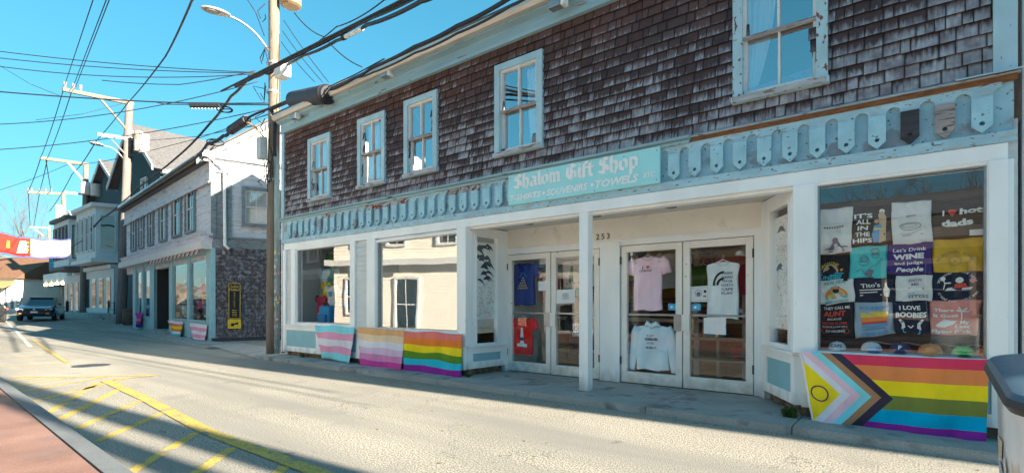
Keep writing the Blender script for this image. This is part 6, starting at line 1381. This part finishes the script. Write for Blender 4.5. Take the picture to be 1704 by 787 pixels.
s2a, s2b = P(411, 199, 13.8), P(383, 218, 14.6); t = thing('splice_case', 'small ribbed black splice case left of the foreground pole', 'splice case', s2a, 'cable hardware'); b = MB(); b.tube([s2a.lerp(s2b, k / 16) for k in range(17)], [.11 + .02 * (k % 2) for k in range(17)], 14); b.build('body', MATS['dark_splice_plastic'], t); b = MB(); b.tube([s2a, s2a + (s2a - s2b).normalized() * .08], [.09, .04], 10); b.build('end_cap', m_cable, t)
cable('cable from the small splice case down along the gallery gutter', [s2b, P(372, 226, 15), P(345, 240, 16.2), P(325, 262, 18.2), P(270, 305, 23), P(215, 345, 29)], .05, .05, n=8)
cable('reddish cable looping from the small splice case into the grey cabinet', [P(411, 203, 13.7), P(425, 212, 13.5), P(437, 226, 13.4), P(442, 232, 13.35)], .022, mat=c_brn, n=5)
def loop(lab, px, py, d_, w_, h_, r=.016):
    c = P(px, py, d_); out = []; dx = Vector((RT[0], RT[1], 0)); b = MB()
    for j in range(2):
        out = [c + dx * (w_ * cos(a)) * (1 - .12 * j) + Vector((0, 0, h_ * sin(a) * (1 - .1 * j) + w_ * -.1 * cos(a))) + Vector((0, .05 * j, 0)) for a in [2 * pi * k / 20 for k in range(21)]]; b.tube(out, r, 6)
    b.tube([c - dx * w_, c + dx * w_], r, 6); b.tube([c - dx * w_ * .5 + Vector((0, 0, -h_)), c + Vector((0, 0, h_))], r * .7, 5)
    b.build('cable_loop', m_cable, label=lab, cat='cable loop', group='cable hardware', smooth=True)
loop('slack loop of cable on a snowshoe bracket at the gallery gable', 358, 237, 15.6, .26, .10); loop('oval snowshoe loop on the thick bundle left of the foreground pole', 373, 182, 14.8, .22, .09)
loop('hanging coil of thin black wire low on the foreground pole', 445, 285, 13.2, .09, .30, .012)
# service drops right of the pole
cable('long thin service drop from the transformer towards the shop roof', [P(490, 22, 13.4), P(540, 62, 12.6), P(603, 112, 12.0)], .014, .1)
for k, (x0, x1) in enumerate(((468, 535), (474, 525), (478, 512))): cable(['left', 'middle', 'right'][k] + ' of three thin drops fanning from the pole top to the shop roof', [P(472 - k * 2, 34 + 18 * k, 13.4), P(x1 + 12, 137, 12.5)], .009, .05)
cable('thin line rising to the right from the foreground pole', [P(470, 108, 13.3), P(560, 45, 10.5), P(640, 0, 8.6), P(700, -30, 8)], .012, .06)
cable('slack thin wire beneath the lamp bracket', [P(440, 60, 13.4), P(425, 20, 13), P(405, -10, 13)], .012, .0)
for k, (a, c) in enumerate((((215, 170), (60, 200)), ((448, 190), (215, 260)), ((100, 160), (0, 110)), ((235, 235), (420, 210)))):
    cable(['faint wire from the leaning pole to the left', 'wire crossing in front of the grey roof', 'faint wire left of the alley arm', 'thin wire in front of the gallery gable'][k], [P(*a, 30 if k != 1 else 13.4), P((a[0] + c[0]) / 2, (a[1] + c[1]) / 2 + 5, 24 if k == 1 else 28), P(*c, 29 if k != 3 else 14)], .014)
cable('faint wire low over the far street on the left', [P(-60, 322, 40), P(0, 316, 42), P(110, 275, 42), P(205, 262, 32)], .02, .1)
# hardware on the bundle upper right
hb = P(590, 55, 8.8); t = thing('cable_terminal', 'white cable terminal hanging from the thick bundle above the shop roof', 'cable terminal', hb, 'cable hardware'); bar(t, 'body', P(575, 62, 9.1), P(603, 48, 8.4), .035, t_wh, 8); bar(t, 'end', P(570, 64, 9.2), P(575, 62, 9.1), .045, k_bk, 8)
# eave floodlights
def flood(lab, px, py, Y=6.25):
    c = onY(px, py, Y); t = thing('floodlight', lab, 'floodlight', c, 'floodlights under the eave'); b = MB(); b.box(c.x - .14, c.x + .06, c.y - .08, c.y + .06, c.z - .05, c.z + .05); b.build('body', m_metal, t, bevel=.01); b = MB(); b.box(c.x + .065, c.x + .13, c.y - .07, c.y + .05, c.z - .06, c.z + .07); b.build('hood', t_wh, t, bevel=.01); b = MB(); b.tube([(c.x, c.y + .05, c.z), (c.x + .1, 6.36, c.z + .02), (c.x + .35, 6.34, c.z - .03)], .012, 6); b.build('bracket', m_metal, t)
flood('small white floodlight under the eave at the shop corner by the pole', 492, 195); flood('twin floodlight under the eave above the window over the sign', 930, 8, 6.2); flood('small fitting on the eave board near the middle of the shop', 645, 124, 6.28)

# ================================================================ BANNER, CARS, STREET THINGS
q = [P(-40, 376, 31.5), P(117, 400, 35), P(117, 426, 35), P(-40, 410, 31.5)]
bn = thing('street_banner', 'red and white banner strung across the street on a blue edged rope', 'banner', q[1])
b = MB(); b.grid(lambda u, v: q[0].lerp(q[1], u).lerp(q[3].lerp(q[2], u), v) + Vector((.10 * sin(u * 14), 0, -.32 * sin(pi * u) + .03 * sin(u * 26))), 40, 4, mfn=lambda u, v: 1 if u > .56 else 0)
o = b.build('cloth', [cl('banner_red', (.26, .03, .022)), cl('banner_white', (.30, .27, .28)), cl('banner_orange', (.60, .25, .08))], bn, smooth=True); o.modifiers.new('s', 'SOLIDIFY').thickness = .01
def bs(u, v): return q[0].lerp(q[1], u).lerp(q[3].lerp(q[2], u), 1 - v) + Vector((.10 * sin(u * 14), 0, -.32 * sin(pi * u) + .03 * sin(u * 26)))
d = Decal(*q, surf=bs); d.n = Vector((.98, -.2, 0)) * 4
d.line([(.60, .45), (.80, .45)], .06, k_blue); d.poly([(.41, .15), (.44, .8), (.50, .85), (.52, .2)], k_w)
for k in range(3): d.line([(.48, .75 - k * .2), (.53, .75 - k * .2)], .07, k_w if k == 1 else c_yel)
d.poly([(.30, .3), (.31, .7), (.34, .7), (.34, .3)], cl('banner_gold', (.45, .25, .04))); d.build(bn)
for v in (1.05, -.05): b = MB(); b.tube([bs(k / 30, v) for k in range(31)], .035, 5); b.build('edge_rope', K('blue_rope', (.06, .08, .30)), bn)
b = MB(); b.tube([bs(1, .5), P(141, 398, 41)], .025, 5); b.build('tie_line', m_cable, bn)

def make_car(lab, loc, rz, paint, L_=4.6, W=1.80, suv=False, plate=True):
    t = thing('car', lab, 'car', loc, 'cars on the street', rz); H_ = 1.46 if not suv else 1.66; wb_ = L_ * .58
    prof = [(-L_ / 2, .45, .72), (-L_ * .48, .30, .80), (-L_ * .38, .28, .90), (-L_ * .22, .25, 1.0), (-L_ * .05, .24, 1.02), (L_ * .15, .24, 1.02), (L_ * .30, .25, 1.04), (L_ * .42, .28, 1.02), (L_ * .48, .32, .95), (L_ / 2, .48, .85)]
    def mk(name, rows_, m):
        b = MB(); n = len(rows_[0])
        for r in rows_: b.v += [Vector(p) for p in r]
        for j in range(len(rows_) - 1):
            for i in range(n): b.f.append((j * n + i, j * n + (i + 1) % n, (j + 1) * n + (i + 1) % n, (j + 1) * n + i)); b.m.append(0)
        b.f.append(tuple(range(n))); b.m.append(0); b.f.append(tuple((len(rows_) - 1) * n + i for i in range(n))); b.m.append(0)
        o = link(name, b.mesh(name, m, smooth=False), t); md = o.modifiers.new('b', 'BEVEL'); md.width = .05; md.segments = 2; md.limit_method = 'ANGLE'; md.angle_limit = radians(30); return o
    rows_ = []
    for x, lo, hi in prof:
        e = abs(x) / (L_ / 2); hw = W / 2 * (1 - .16 * max(0, e - .75) / .25); rows_.append([(x, -hw * .92, lo), (x, -hw, lo + .2), (x, -hw, hi - .18), (x, -hw * .88, hi), (x, hw * .88, hi), (x, hw, hi - .18), (x, hw, lo + .2), (x, hw * .92, lo)])
    mk('body', rows_, paint)
    cab = [(-L_ * .23, 1.0, .80), (-L_ * .06, H_ - .08, .66), (L_ * .08, H_, .64), (L_ * .22, H_ - .04, .63), (L_ * .40, 1.03, .72)]
    rows_ = [[(x, -hw * W / 1.8, .98), (x, -hw * .97 * W / 1.8 + .02, h), (x, hw * .97 * W / 1.8 - .02, h), (x, hw * W / 1.8, .98)] for x, h, hw in cab]; mk('cabin', rows_, M('car_glass', (.015, .02, .025), .08, .0, spec=.8))
    b = MB(); b.box(-L_ * .06, L_ * .22, -.60, .60, H_ - .06, H_ + .012); o = link('roof_panel', b.mesh('roof_panel', paint), t); md = o.modifiers.new('b', 'BEVEL'); md.width = .03
    tm, rm = M('tyre_rubber', (.02, .02, .02), .9), M('wheel_alloy', (.35, .35, .36), .35, metal=.8)
    for x in (-wb_ / 2, wb_ / 2):
        for s in (-1, 1):
            b = MB(); y = s * (W / 2 - .11); b.tube([(0, y - .11, 0), (0, y - .09, 0), (0, y + .09, 0), (0, y + .11, 0)], [.30, .33, .33, .30], 20); w_ = link('wheel', b.mesh('wheel', tm), t, (x, 0, .33)); ORG[w_.name] = Vector((0, 0, 0))
            b = MB(); b.tube([(0, y + s * .112, 0), (0, y + s * .125, 0)], [.21, .17], 10); link('rim', b.mesh('rim', rm), w_)
    for s in (-1, 1):
        b = MB(); b.prism([(-L_ / 2 + .03, s * .50, .66), (-L_ / 2 + .08, s * .84, .70), (-L_ / 2 + .10, s * .84, .79), (-L_ / 2 + .04, s * .50, .74)], (-.04, 0, 0)); link('headlight', b.mesh('headlight', M('headlight_lens', (.45, .47, .5), .15, .02)), t)
        b = MB(); b.prism([(L_ / 2 - .02, s * .52, .74), (L_ / 2 - .06, s * .84, .76), (L_ / 2 - .06, s * .84, .88), (L_ / 2 - .02, s * .52, .86)], (.04, 0, 0)); link('tail_light', b.mesh('tail_light', k_red), t)
        b = MB(); b.box(-L_ * .17, -L_ * .13, s * .98 - .07, s * .98 + .07, .98, 1.10); o = link('mirror', b.mesh('mirror', paint), t); md = o.modifiers.new('b', 'BEVEL'); md.width = .02
        b = MB(); b.box(-L_ / 2 - .015, -L_ / 2 + .03, s * .62 - .08, s * .62 + .08, .42, .50); link('fog_lamp', b.mesh('fog_lamp', M('amber_lens', (.5, .25, .05), .3)), t)
    b = MB(); b.box(-L_ / 2 - .012, -L_ / 2 + .03, -.52, .52, .50, .62); link('grille', b.mesh('grille', m_cable), t)
    if plate: b = MB(); b.box(-L_ / 2 - .03, -L_ / 2 - .012, -.17, .17, .50, .60); link('number_plate', b.mesh('number_plate', t_wh), t)
    b = MB(); b.tube([(-L_ / 2 - .0, 0, .72), (-L_ / 2 - .03, 0, .72)], .07, 12); link('badge', b.mesh('badge', m_metal), t)
    return t
navy = M('navy_car_paint', (.012, .02, .045), .15, .05, spec=.9); grey = M('dark_grey_car_paint', (.05, .055, .06), .2, .05, spec=.9)
c = P(70, 533, 33.4); face = lambda c_, a=0: atan2(c_.y, c_.x) + a
# a car's front is its -x end; its nose points to the camera when -x points at the camera
def to_cam(c_, a=0): return atan2(c_.y, c_.x) + a
make_car('dark navy saloon car driving towards the viewer in the shade', (c.x, c.y, rise(c.x)), to_cam(c, radians(-9)), navy, W=1.84)
c = P(86, 512, 92); make_car('distant dark grey car behind the navy saloon', (c.x, c.y, rise(c.x)), to_cam(c, radians(-6)), grey, suv=True)
c = P(-40, 545, 29); make_car('dark car cut off by the left edge', (c.x, c.y, rise(c.x)), to_cam(c, radians(-14)), grey)

# blue hanging sign, a-frame, railings, barrel near the bays
t = thing('hanging_sign', 'blue hanging street sign beside the fourth pole', 'sign', P(92, 440, 50)); A, B_ = P(82, 430, 50), P(103, 449, 50); F = Frame((A.x, A.y), (B_.x - A.x, B_.y - A.y)); L_ = (Vector((B_.x, B_.y, 0)) - F.o).length; b = MB(); b.fbox(F, 0, L_, -.04, .04, B_.z, A.z); b.build('board', K('sign_blue', (.04, .22, .36)), t); bar(t, 'bracket', P(80, 429, 50), P(107, 429, 50), .03, m_dmetal)
d = Decal(F.pt(0, .045, A.z), F.pt(L_, .045, A.z), F.pt(L_, .045, B_.z), F.pt(0, .045, B_.z)); d.n = F.n if F.n.dot(Vector((A.x, A.y, 0))) < 0 else -F.n; d.line([(.15, .6), (.85, .6)], .05, k_cya); d.line([(.25, .35), (.75, .35)], .05, k_cya); d.build(t)
t = thing('a_frame_sign', 'small black A-frame sign on the pavement before the third pole', 'pavement sign', P(118, 518, 48)); c = P(118, 516, 48); gzv = rise(c.x)
b = MB(); b.box(c.x - .05, c.x, c.y - .35, c.y + .35, gzv + .05, gzv + 1.1); b.build('front_board', k_bk, t); b = MB(); b.prism([(c.x - .35, c.y - .35, gzv), (c.x - .38, c.y - .35, gzv), (c.x - .08, c.y - .35, gzv + 1.1), (c.x - .05, c.y - .35, gzv + 1.1)], (0, .7, 0)); b.build('rear_board', m_dmetal, t)
rl_ = thing('railing', 'thin dark metal railing with posts in front of the bay houses', 'railing', P(175, 530, 40))
pts = [P(150, 527, 48), P(160, 528.5, 44.5), P(172, 531, 40.5), P(180, 532.5, 38), P(190, 536, 34.5)]
for p in pts: p.z = rise(p.x); b = MB(); b.box(p.x - .035, p.x + .035, p.y - .035, p.y + .035, p.z, p.z + 1.25); b.build('post', m_dmetal, rl_)
for h in (1.15, .65): b = MB(); b.tube([p + Vector((0, 0, h)) for p in pts], .022, 6); b.build('rail', m_dmetal, rl_)
t = thing('wooden_barrel', 'brown barrel standing between the leaning pole and the gallery', 'barrel', P(214, 541, 30.5)); c = P(214, 541, 30); b = MB(); b.tube([(c.x, c.y, .02), (c.x, c.y, .3), (c.x, c.y, .8), (c.x, c.y, 1.05)], [.26, .31, .31, .25], 14); b.build('staves', M('brown_barrel', (.16, .09, .06), .8, .2), t, smooth=True)
b = MB(); 
for z in (.2, .85): b.tube([(c.x, c.y, z), (c.x, c.y, z + .05)], .315, 14)
b.build('hoops', m_dmetal, t)
b = MB(); b.box(-60, -35.6, 10.2, 12, 0, .62); b.build('raised_pavement', m_conc, kind='structure')
# weeds at the foundation
def weed(lab, x, y, s, n, seed):
    rr = random.Random(seed); b = MB()
    for k in range(n):
        a = rr.uniform(0, 2 * pi); l = rr.uniform(.5, 1) * s; w_ = .008; ox, oy = rr.gauss(0, s * .25), rr.gauss(0, s * .12); h = rr.uniform(.3, .9) * s
        p0 = Vector((x + ox, y + oy, .085)); p1 = p0 + Vector((l * .3 * cos(a), l * .3 * sin(a), h)); p2 = p0 + Vector((l * .7 * cos(a), l * .7 * sin(a), h * .9)); sd = Vector((-sin(a), cos(a), 0)) * w_
        b.face([p0 - sd, p0 + sd, p1 + sd * 1.4, p1 - sd * 1.4]); b.face([p1 - sd * 1.4, p1 + sd * 1.4, p2])
    b.build('weed_clump', M('weed_green', (.06, .10, .02), .8, .4, 30), label=lab, cat='weeds')
c = gnd(1326, 683, .08); weed('green weeds sprouting at the foot of the post left of the progress flag', c.x, 6.30, .13, 70, 1)
c = gnd(785, 622, .08); weed('small dry weeds at the foundation corner left of the doors', -5.95, 6.38, .06, 30, 2); weed('dry weeds at the foundation beneath the left shop window', -11.2, 6.35, .10, 50, 3)

# ================================================================ BIN
m_lid = M('sky_tinted_bin_lid', (.07, .125, .185), .34, .08, 3.0, bump=.1, bscale=60, spec=.6); m_rim = M('dark_rim_plastic', (.05, .05, .055), .55, .08)  # lid: blue of the reflected sky put into its base colour
m_wrap = M('printed_bin_wrap', (.84, .85, .86), .4, .12, 3.5, col2=(.34, .36, .40), cut=.52, pscale=2.2, soft=.1, col3=(.62, .50, .36), cut3=.58, p3=2.8, stretch=(1, 1, 1.4))
bt = thing('litter_bin', 'tall wrapped litter bin with sky-tinted lid close to the viewer at the right edge', 'litter bin', (.50, 1.95, 0))
def rr_rect(x0, x1, y0, y1, r, z, n=6, zf=None):
    out = []
    for cx, cy, a0 in ((x1 - r, y1 - r, 0), (x0 + r, y1 - r, pi / 2), (x0 + r, y0 + r, pi), (x1 - r, y0 + r, 1.5 * pi)):
        for k in range(n + 1): a = a0 + pi / 2 * k / n; x, y = cx + r * cos(a), cy + r * sin(a); out.append(Vector((x, y, z if zf is None else zf(x, y))))
    return out
def loft(name, rows_, m, par, smooth=True):
    b = MB(); n = len(rows_[0])
    for r in rows_: b.v += r
    for j in range(len(rows_) - 1):
        for i in range(n): b.f.append((j * n + i, j * n + (i + 1) % n, (j + 1) * n + (i + 1) % n, (j + 1) * n + i)); b.m.append(0)
    b.f.append(tuple(range(n))); b.m.append(0); b.f.append(tuple((len(rows_) - 1) * n + i for i in range(n))); b.m.append(0)
    o = b.build(name, m, par, smooth=smooth); 
    md = o.modifiers.new('e', 'EDGE_SPLIT'); md.split_angle = radians(35); return o
BX0, BX1, BY0, BY1 = .185, .82, 1.62, 2.24
lidz = lambda x, y: 1.115 + (y - BY0) * .09 + .015 * (1 - ((x - .5) / .33) ** 2)
loft('body', [rr_rect(BX0 + .05, BX1 - .05, BY0 + .05, BY1 - .04, .06, .04), rr_rect(BX0 + .02, BX1 - .02, BY0 + .02, BY1 - .02, .07, .6), rr_rect(BX0 + .012, BX1 - .012, BY0 + .015, BY1 - .01, .08, .95, zf=lambda x, y: lidz(x, y) - .04)], m_wrap, bt)
loft('lid_rim', [rr_rect(BX0 - .008, BX1 + .008, BY0 - .01, BY1 + .01, .10, 0, 8, lambda x, y: lidz(x, y) - .050), rr_rect(BX0 - .018, BX1 + .018, BY0 - .02, BY1 + .02, .11, 0, 8, lambda x, y: lidz(x, y) - .034), rr_rect(BX0 - .012, BX1 + .012, BY0 - .014, BY1 + .012, .10, 0, 8, lambda x, y: lidz(x, y) - .016)], m_rim, bt)
loft('lid', [rr_rect(BX0 - .012, BX1 + .012, BY0 - .014, BY1 + .012, .10, 0, 8, lambda x, y: lidz(x, y) - .016), rr_rect(BX0 - .002, BX1 + .002, BY0 - .004, BY1 + .002, .09, 0, 8, lambda x, y: lidz(x, y) - .004), rr_rect(BX0 + .03, BX1 - .03, BY0 + .03, BY1 - .03, .06, 0, 8, lidz)], m_lid, bt)
b = MB(); b.prism([(.30, BY1 - .14, 1.165), (.30, BY1 + .02, 1.17), (.30, BY1 + .02, 1.235), (.30, BY1 - .12, 1.215)], (.42, 0, 0)); b.build('hinge_hood', m_rim, bt, bevel=.012)
for z in (.08,): b = MB(); b.tube([(BX0 + .06, BY1 - .06, .05), (BX1 - .06, BY1 - .06, .05)], .05, 10); b.build('wheel_axle', m_rim, bt)
d = Decal((BX0 + .0125, BY1 - .09, .94), (BX0 + .0125, BY0 + .09, .94), (BX0 + .020, BY0 + .09, .6), (BX0 + .020, BY1 - .09, .6)); d.ex = -.0018; d.n = Vector((-1, 0, 0))
d.poly([(.05, .98), (.30, .99), (.22, .80), (.08, .82)], K('print_tan', (.50, .42, .28))); d.poly([(.05, .76), (.20, .78), (.95, .30), (.95, .12), (.5, .35)], K('print_slate', (.36, .40, .44))); d.poly([(.1, .60), (.2, .62), (.9, .08), (.75, .05)], K('print_pale', (.66, .66, .66)))
d.poly([(.38, .86), (.44, .90), (.47, .78), (.42, .70), (.38, .76)], K('print_grey', (.62, .62, .60))); d.text('Think', .42, .60, .022, k_bk, w=.11, bold=.04, ang=-.25); d.build(bt)

# ================================================================ OPPOSITE SIDE (behind the viewer: seen in the shop glass)
def opp(name, lab, A, B_, zw, wm, tm, wn_, roofh=1.6, deep=7, zb=0.1):
    F = Frame(A, (B_[0] - A[0], B_[1] - A[1])); L_ = math.hypot(B_[0] - A[0], B_[1] - A[1]); F.n = Vector((F.d.y, -F.d.x, 0)); 
    if F.n.y < 0: F.n = -F.n
    h = thing(name, lab, 'house', (A[0], A[1], zb)); b = MB(); b.fbox(F, 0, L_, -deep, 0, zb, zw); b.build('wall', wm, h)
    b = MB(); z = zb + .1; 
    while z < zw - .1: b.prism([F.pt(0, .0, z), F.pt(0, .022, z), F.pt(0, .004, z + .14), F.pt(0, .0, z + .14)], F.d * L_); z += .145
    b.build('clapboards', wm, h, kind='stuff')
    b = MB(); b.prism([F.pt(-.3, .35, zw), F.pt(-.3, -deep / 2, zw + roofh), F.pt(-.3, -deep - .3, zw)], F.d * (L_ + .6)); b.build('roof', m_roofd, h); b = MB(); b.fbox(F, -.1, L_ + .1, .025, .12, zw - .3, zw - .02); b.build('frieze', tm, h)
    b = MB(); b.fbox(F, -.1, L_ + .1, .025, .5, 3.0, 3.25); b.fbox(F, -.1, L_ + .1, .025, .10, 2.75, 3.0); b.build('shop_cornice', tm, h)
    for a, c_, z0, z1 in wn_: small_window(F, h, a, c_, z0, z1, tm, m_dkglass, 2, n=.09)
    return h, F
opp('white_clapboard_house', 'cream white clapboard house across the street catching the sun', (-9.6, -5.0), (-20.7, -.36), 6.2, m_creamh, m_house_w, [(1.2, 2.0, 3.9, 5.2), (2.2, 3.4, .15, 2.4), (3.6, 4.4, 3.9, 5.2), (6.2, 7.0, 3.9, 5.2), (8.6, 9.4, 3.9, 5.2), (10.2, 11.0, 3.9, 5.2), (4.2, 5.0, .9, 2.5), (8.0, 9.0, .2, 2.4), (10.4, 11.3, .9, 2.4)])
for lab, x, y, w_, z0, z1, m in (('blue shop sign board on the cream house across the street', -13.2, -3.3, 1.6, 2.7, 3.2, k_blue), ('dark shop sign board on the cream house across the street', -17.6, -1.45, 1.9, 2.7, 3.2, k_bk)):
    F = Frame((x, y), (-11.1, 4.64)); F.n = Vector((F.d.y, -F.d.x, 0)); F.n = F.n if F.n.y > 0 else -F.n; b = MB(); b.fbox(F, 0, w_, .05, .15, z0, z1); b.build('sign_board', m, label=lab, cat='sign')
opp('brown_sided_building', 'low dark brown sided building across the street', (2.6, -4.2), (-8.8, -4.6), 3.6, m_brown, m_beige, [(1.5, 3.2, 1.0, 2.4), (5, 6.6, 1.0, 2.4), (8.4, 9.2, .2, 2.3)], roofh=1.2)
opp('brown_house', 'dark brown house across the street beyond the cream one', (-24, -3.5), (-44, -3.0), 6.0, m_brown, m_house_b, [(3, 4, 3.8, 5.2), (8, 9, 3.8, 5.2), (13, 14, 3.8, 5.2)])
# right-hand neighbour, whose eave shades the near road edge
F = Frame((.76, 6.46), (1, .072)); F.n = Vector((.072, -1, 0)).normalized()
nb = thing('neighbour_building', 'long white neighbouring building beside the gift shop', 'building', (.76, 6.46, 0)); b = MB(); b.fbox(F, 0, 30, -6, 0, 0, 5.7); b.build('wall', m_house_w, nb); b = MB(); b.prism([F.pt(-.1, .35, 5.75), F.pt(-.1, -3, 7.6), F.pt(-.1, -6.3, 5.75)], F.d * 30.4); b.build('roof', m_roof, nb)
for s in range(2, 28, 5): small_window(F, nb, s, s + 1, 3.8, 5.1, m_house_b, m_dkglass, n=.07)
# bare trees
def tree(lab, base, h, seed, spread=.5, r0=.16):
    rr = random.Random(seed); t = thing('bare_tree', lab, 'tree', base, 'bare winter trees'); tk = MB(); cr = MB(); base = Vector(base)
    def br(b, p, d_, l, r, lev):
        n = 3; pts = [p]; rs = [r]; q = p.copy(); dd = d_.copy()
        for k in range(n): dd = (dd + Vector((rr.gauss(0, .14), rr.gauss(0, .14), .06))).normalized(); q = q + dd * l / n; pts.append(q.copy()); rs.append(r * (1 - .35 * (k + 1) / n))
        b.tube(pts, rs, 6 if lev < 2 else 4, cap=False)
        if lev >= 5 or r < .004: return
        for k in range(rr.choice((3, 3, 4)) if lev else 5):
            i = rr.choice((1, 2, 3, 3)); nd = (dd + Vector((rr.gauss(0, spread), rr.gauss(0, spread), rr.uniform(.0, .4)))).normalized(); br(cr, pts[i], nd, l * rr.uniform(.6, .8), rs[i] * rr.uniform(.5, .65), lev + 1)
    br(tk, base, Vector((0, 0, 1)), h * .32, r0, 0); tk.build('trunk', m_bark, t); cr.build('crown', m_bark, t)
tree('bare winter tree behind the low brown building across the street', (-.5, -12.5, 0), 10, 3, r0=.22); tree('second bare tree across the street, nearer the corner', (4.0, -13.5, 0), 10.5, 4, r0=.2); tree('third bare tree across the street', (2.0, -17, 0), 10, 14, r0=.2)
c = P(-10, 500, 84); tree('bare tree rising above the white house at the left edge', (c.x, c.y, .4), 27, 8, .42, .36)
c = P(205, 400, 60); 
# street poles to the right, outside the frame, whose long shadows cross the hatched bay
for i, (x, y, r_, h_) in enumerate(((9.0, 3.40, .24, 8.0), (9.4, 2.86, .18, 6.2))):
    t = thing('street_post', ['thick wooden street post standing to the right beyond the frame', 'slimmer wooden street post beside the thick one beyond the frame'][i], 'post', (x, y, 0)); b = MB(); b.tube([(x, y, 0), (x, y, h_)], [r_, r_ * .8], 12); b.build('shaft', m_pole, t); b = MB(); b.tube([(x, y, h_), (x, y, h_ + .1)], [r_ * .85, .05], 12); b.build('cap', m_dmetal, t)
cable('upper overhead wire beside the shop eave running along the street', [(-12, 5.2, 6.2), (14, 6.3, 6.6)], .03, .1); cable('lower overhead wire beside the shop eave running along the street', [(-12, 4.9, 6.0), (14, 5.9, 6.2)], .02, .1)
# scraps on the road and pavement
rr = random.Random(31); b = MB()
for k in range(60):
    x, y = rr.uniform(-12, 1), rr.uniform(1.4, 6.3); z = .004 if y < 5.8 else .09; s = rr.uniform(.006, .018); a = rr.uniform(0, 6)
    b.prism([(x + s * cos(a + t_), y + s * sin(a + t_), z) for t_ in (0, 1.7, 3.0, 4.6)], (0, 0, .004))
b.build('leaf_litter', M('dry_leaf', (.22, .16, .10), .9, .4, 20), kind='stuff')
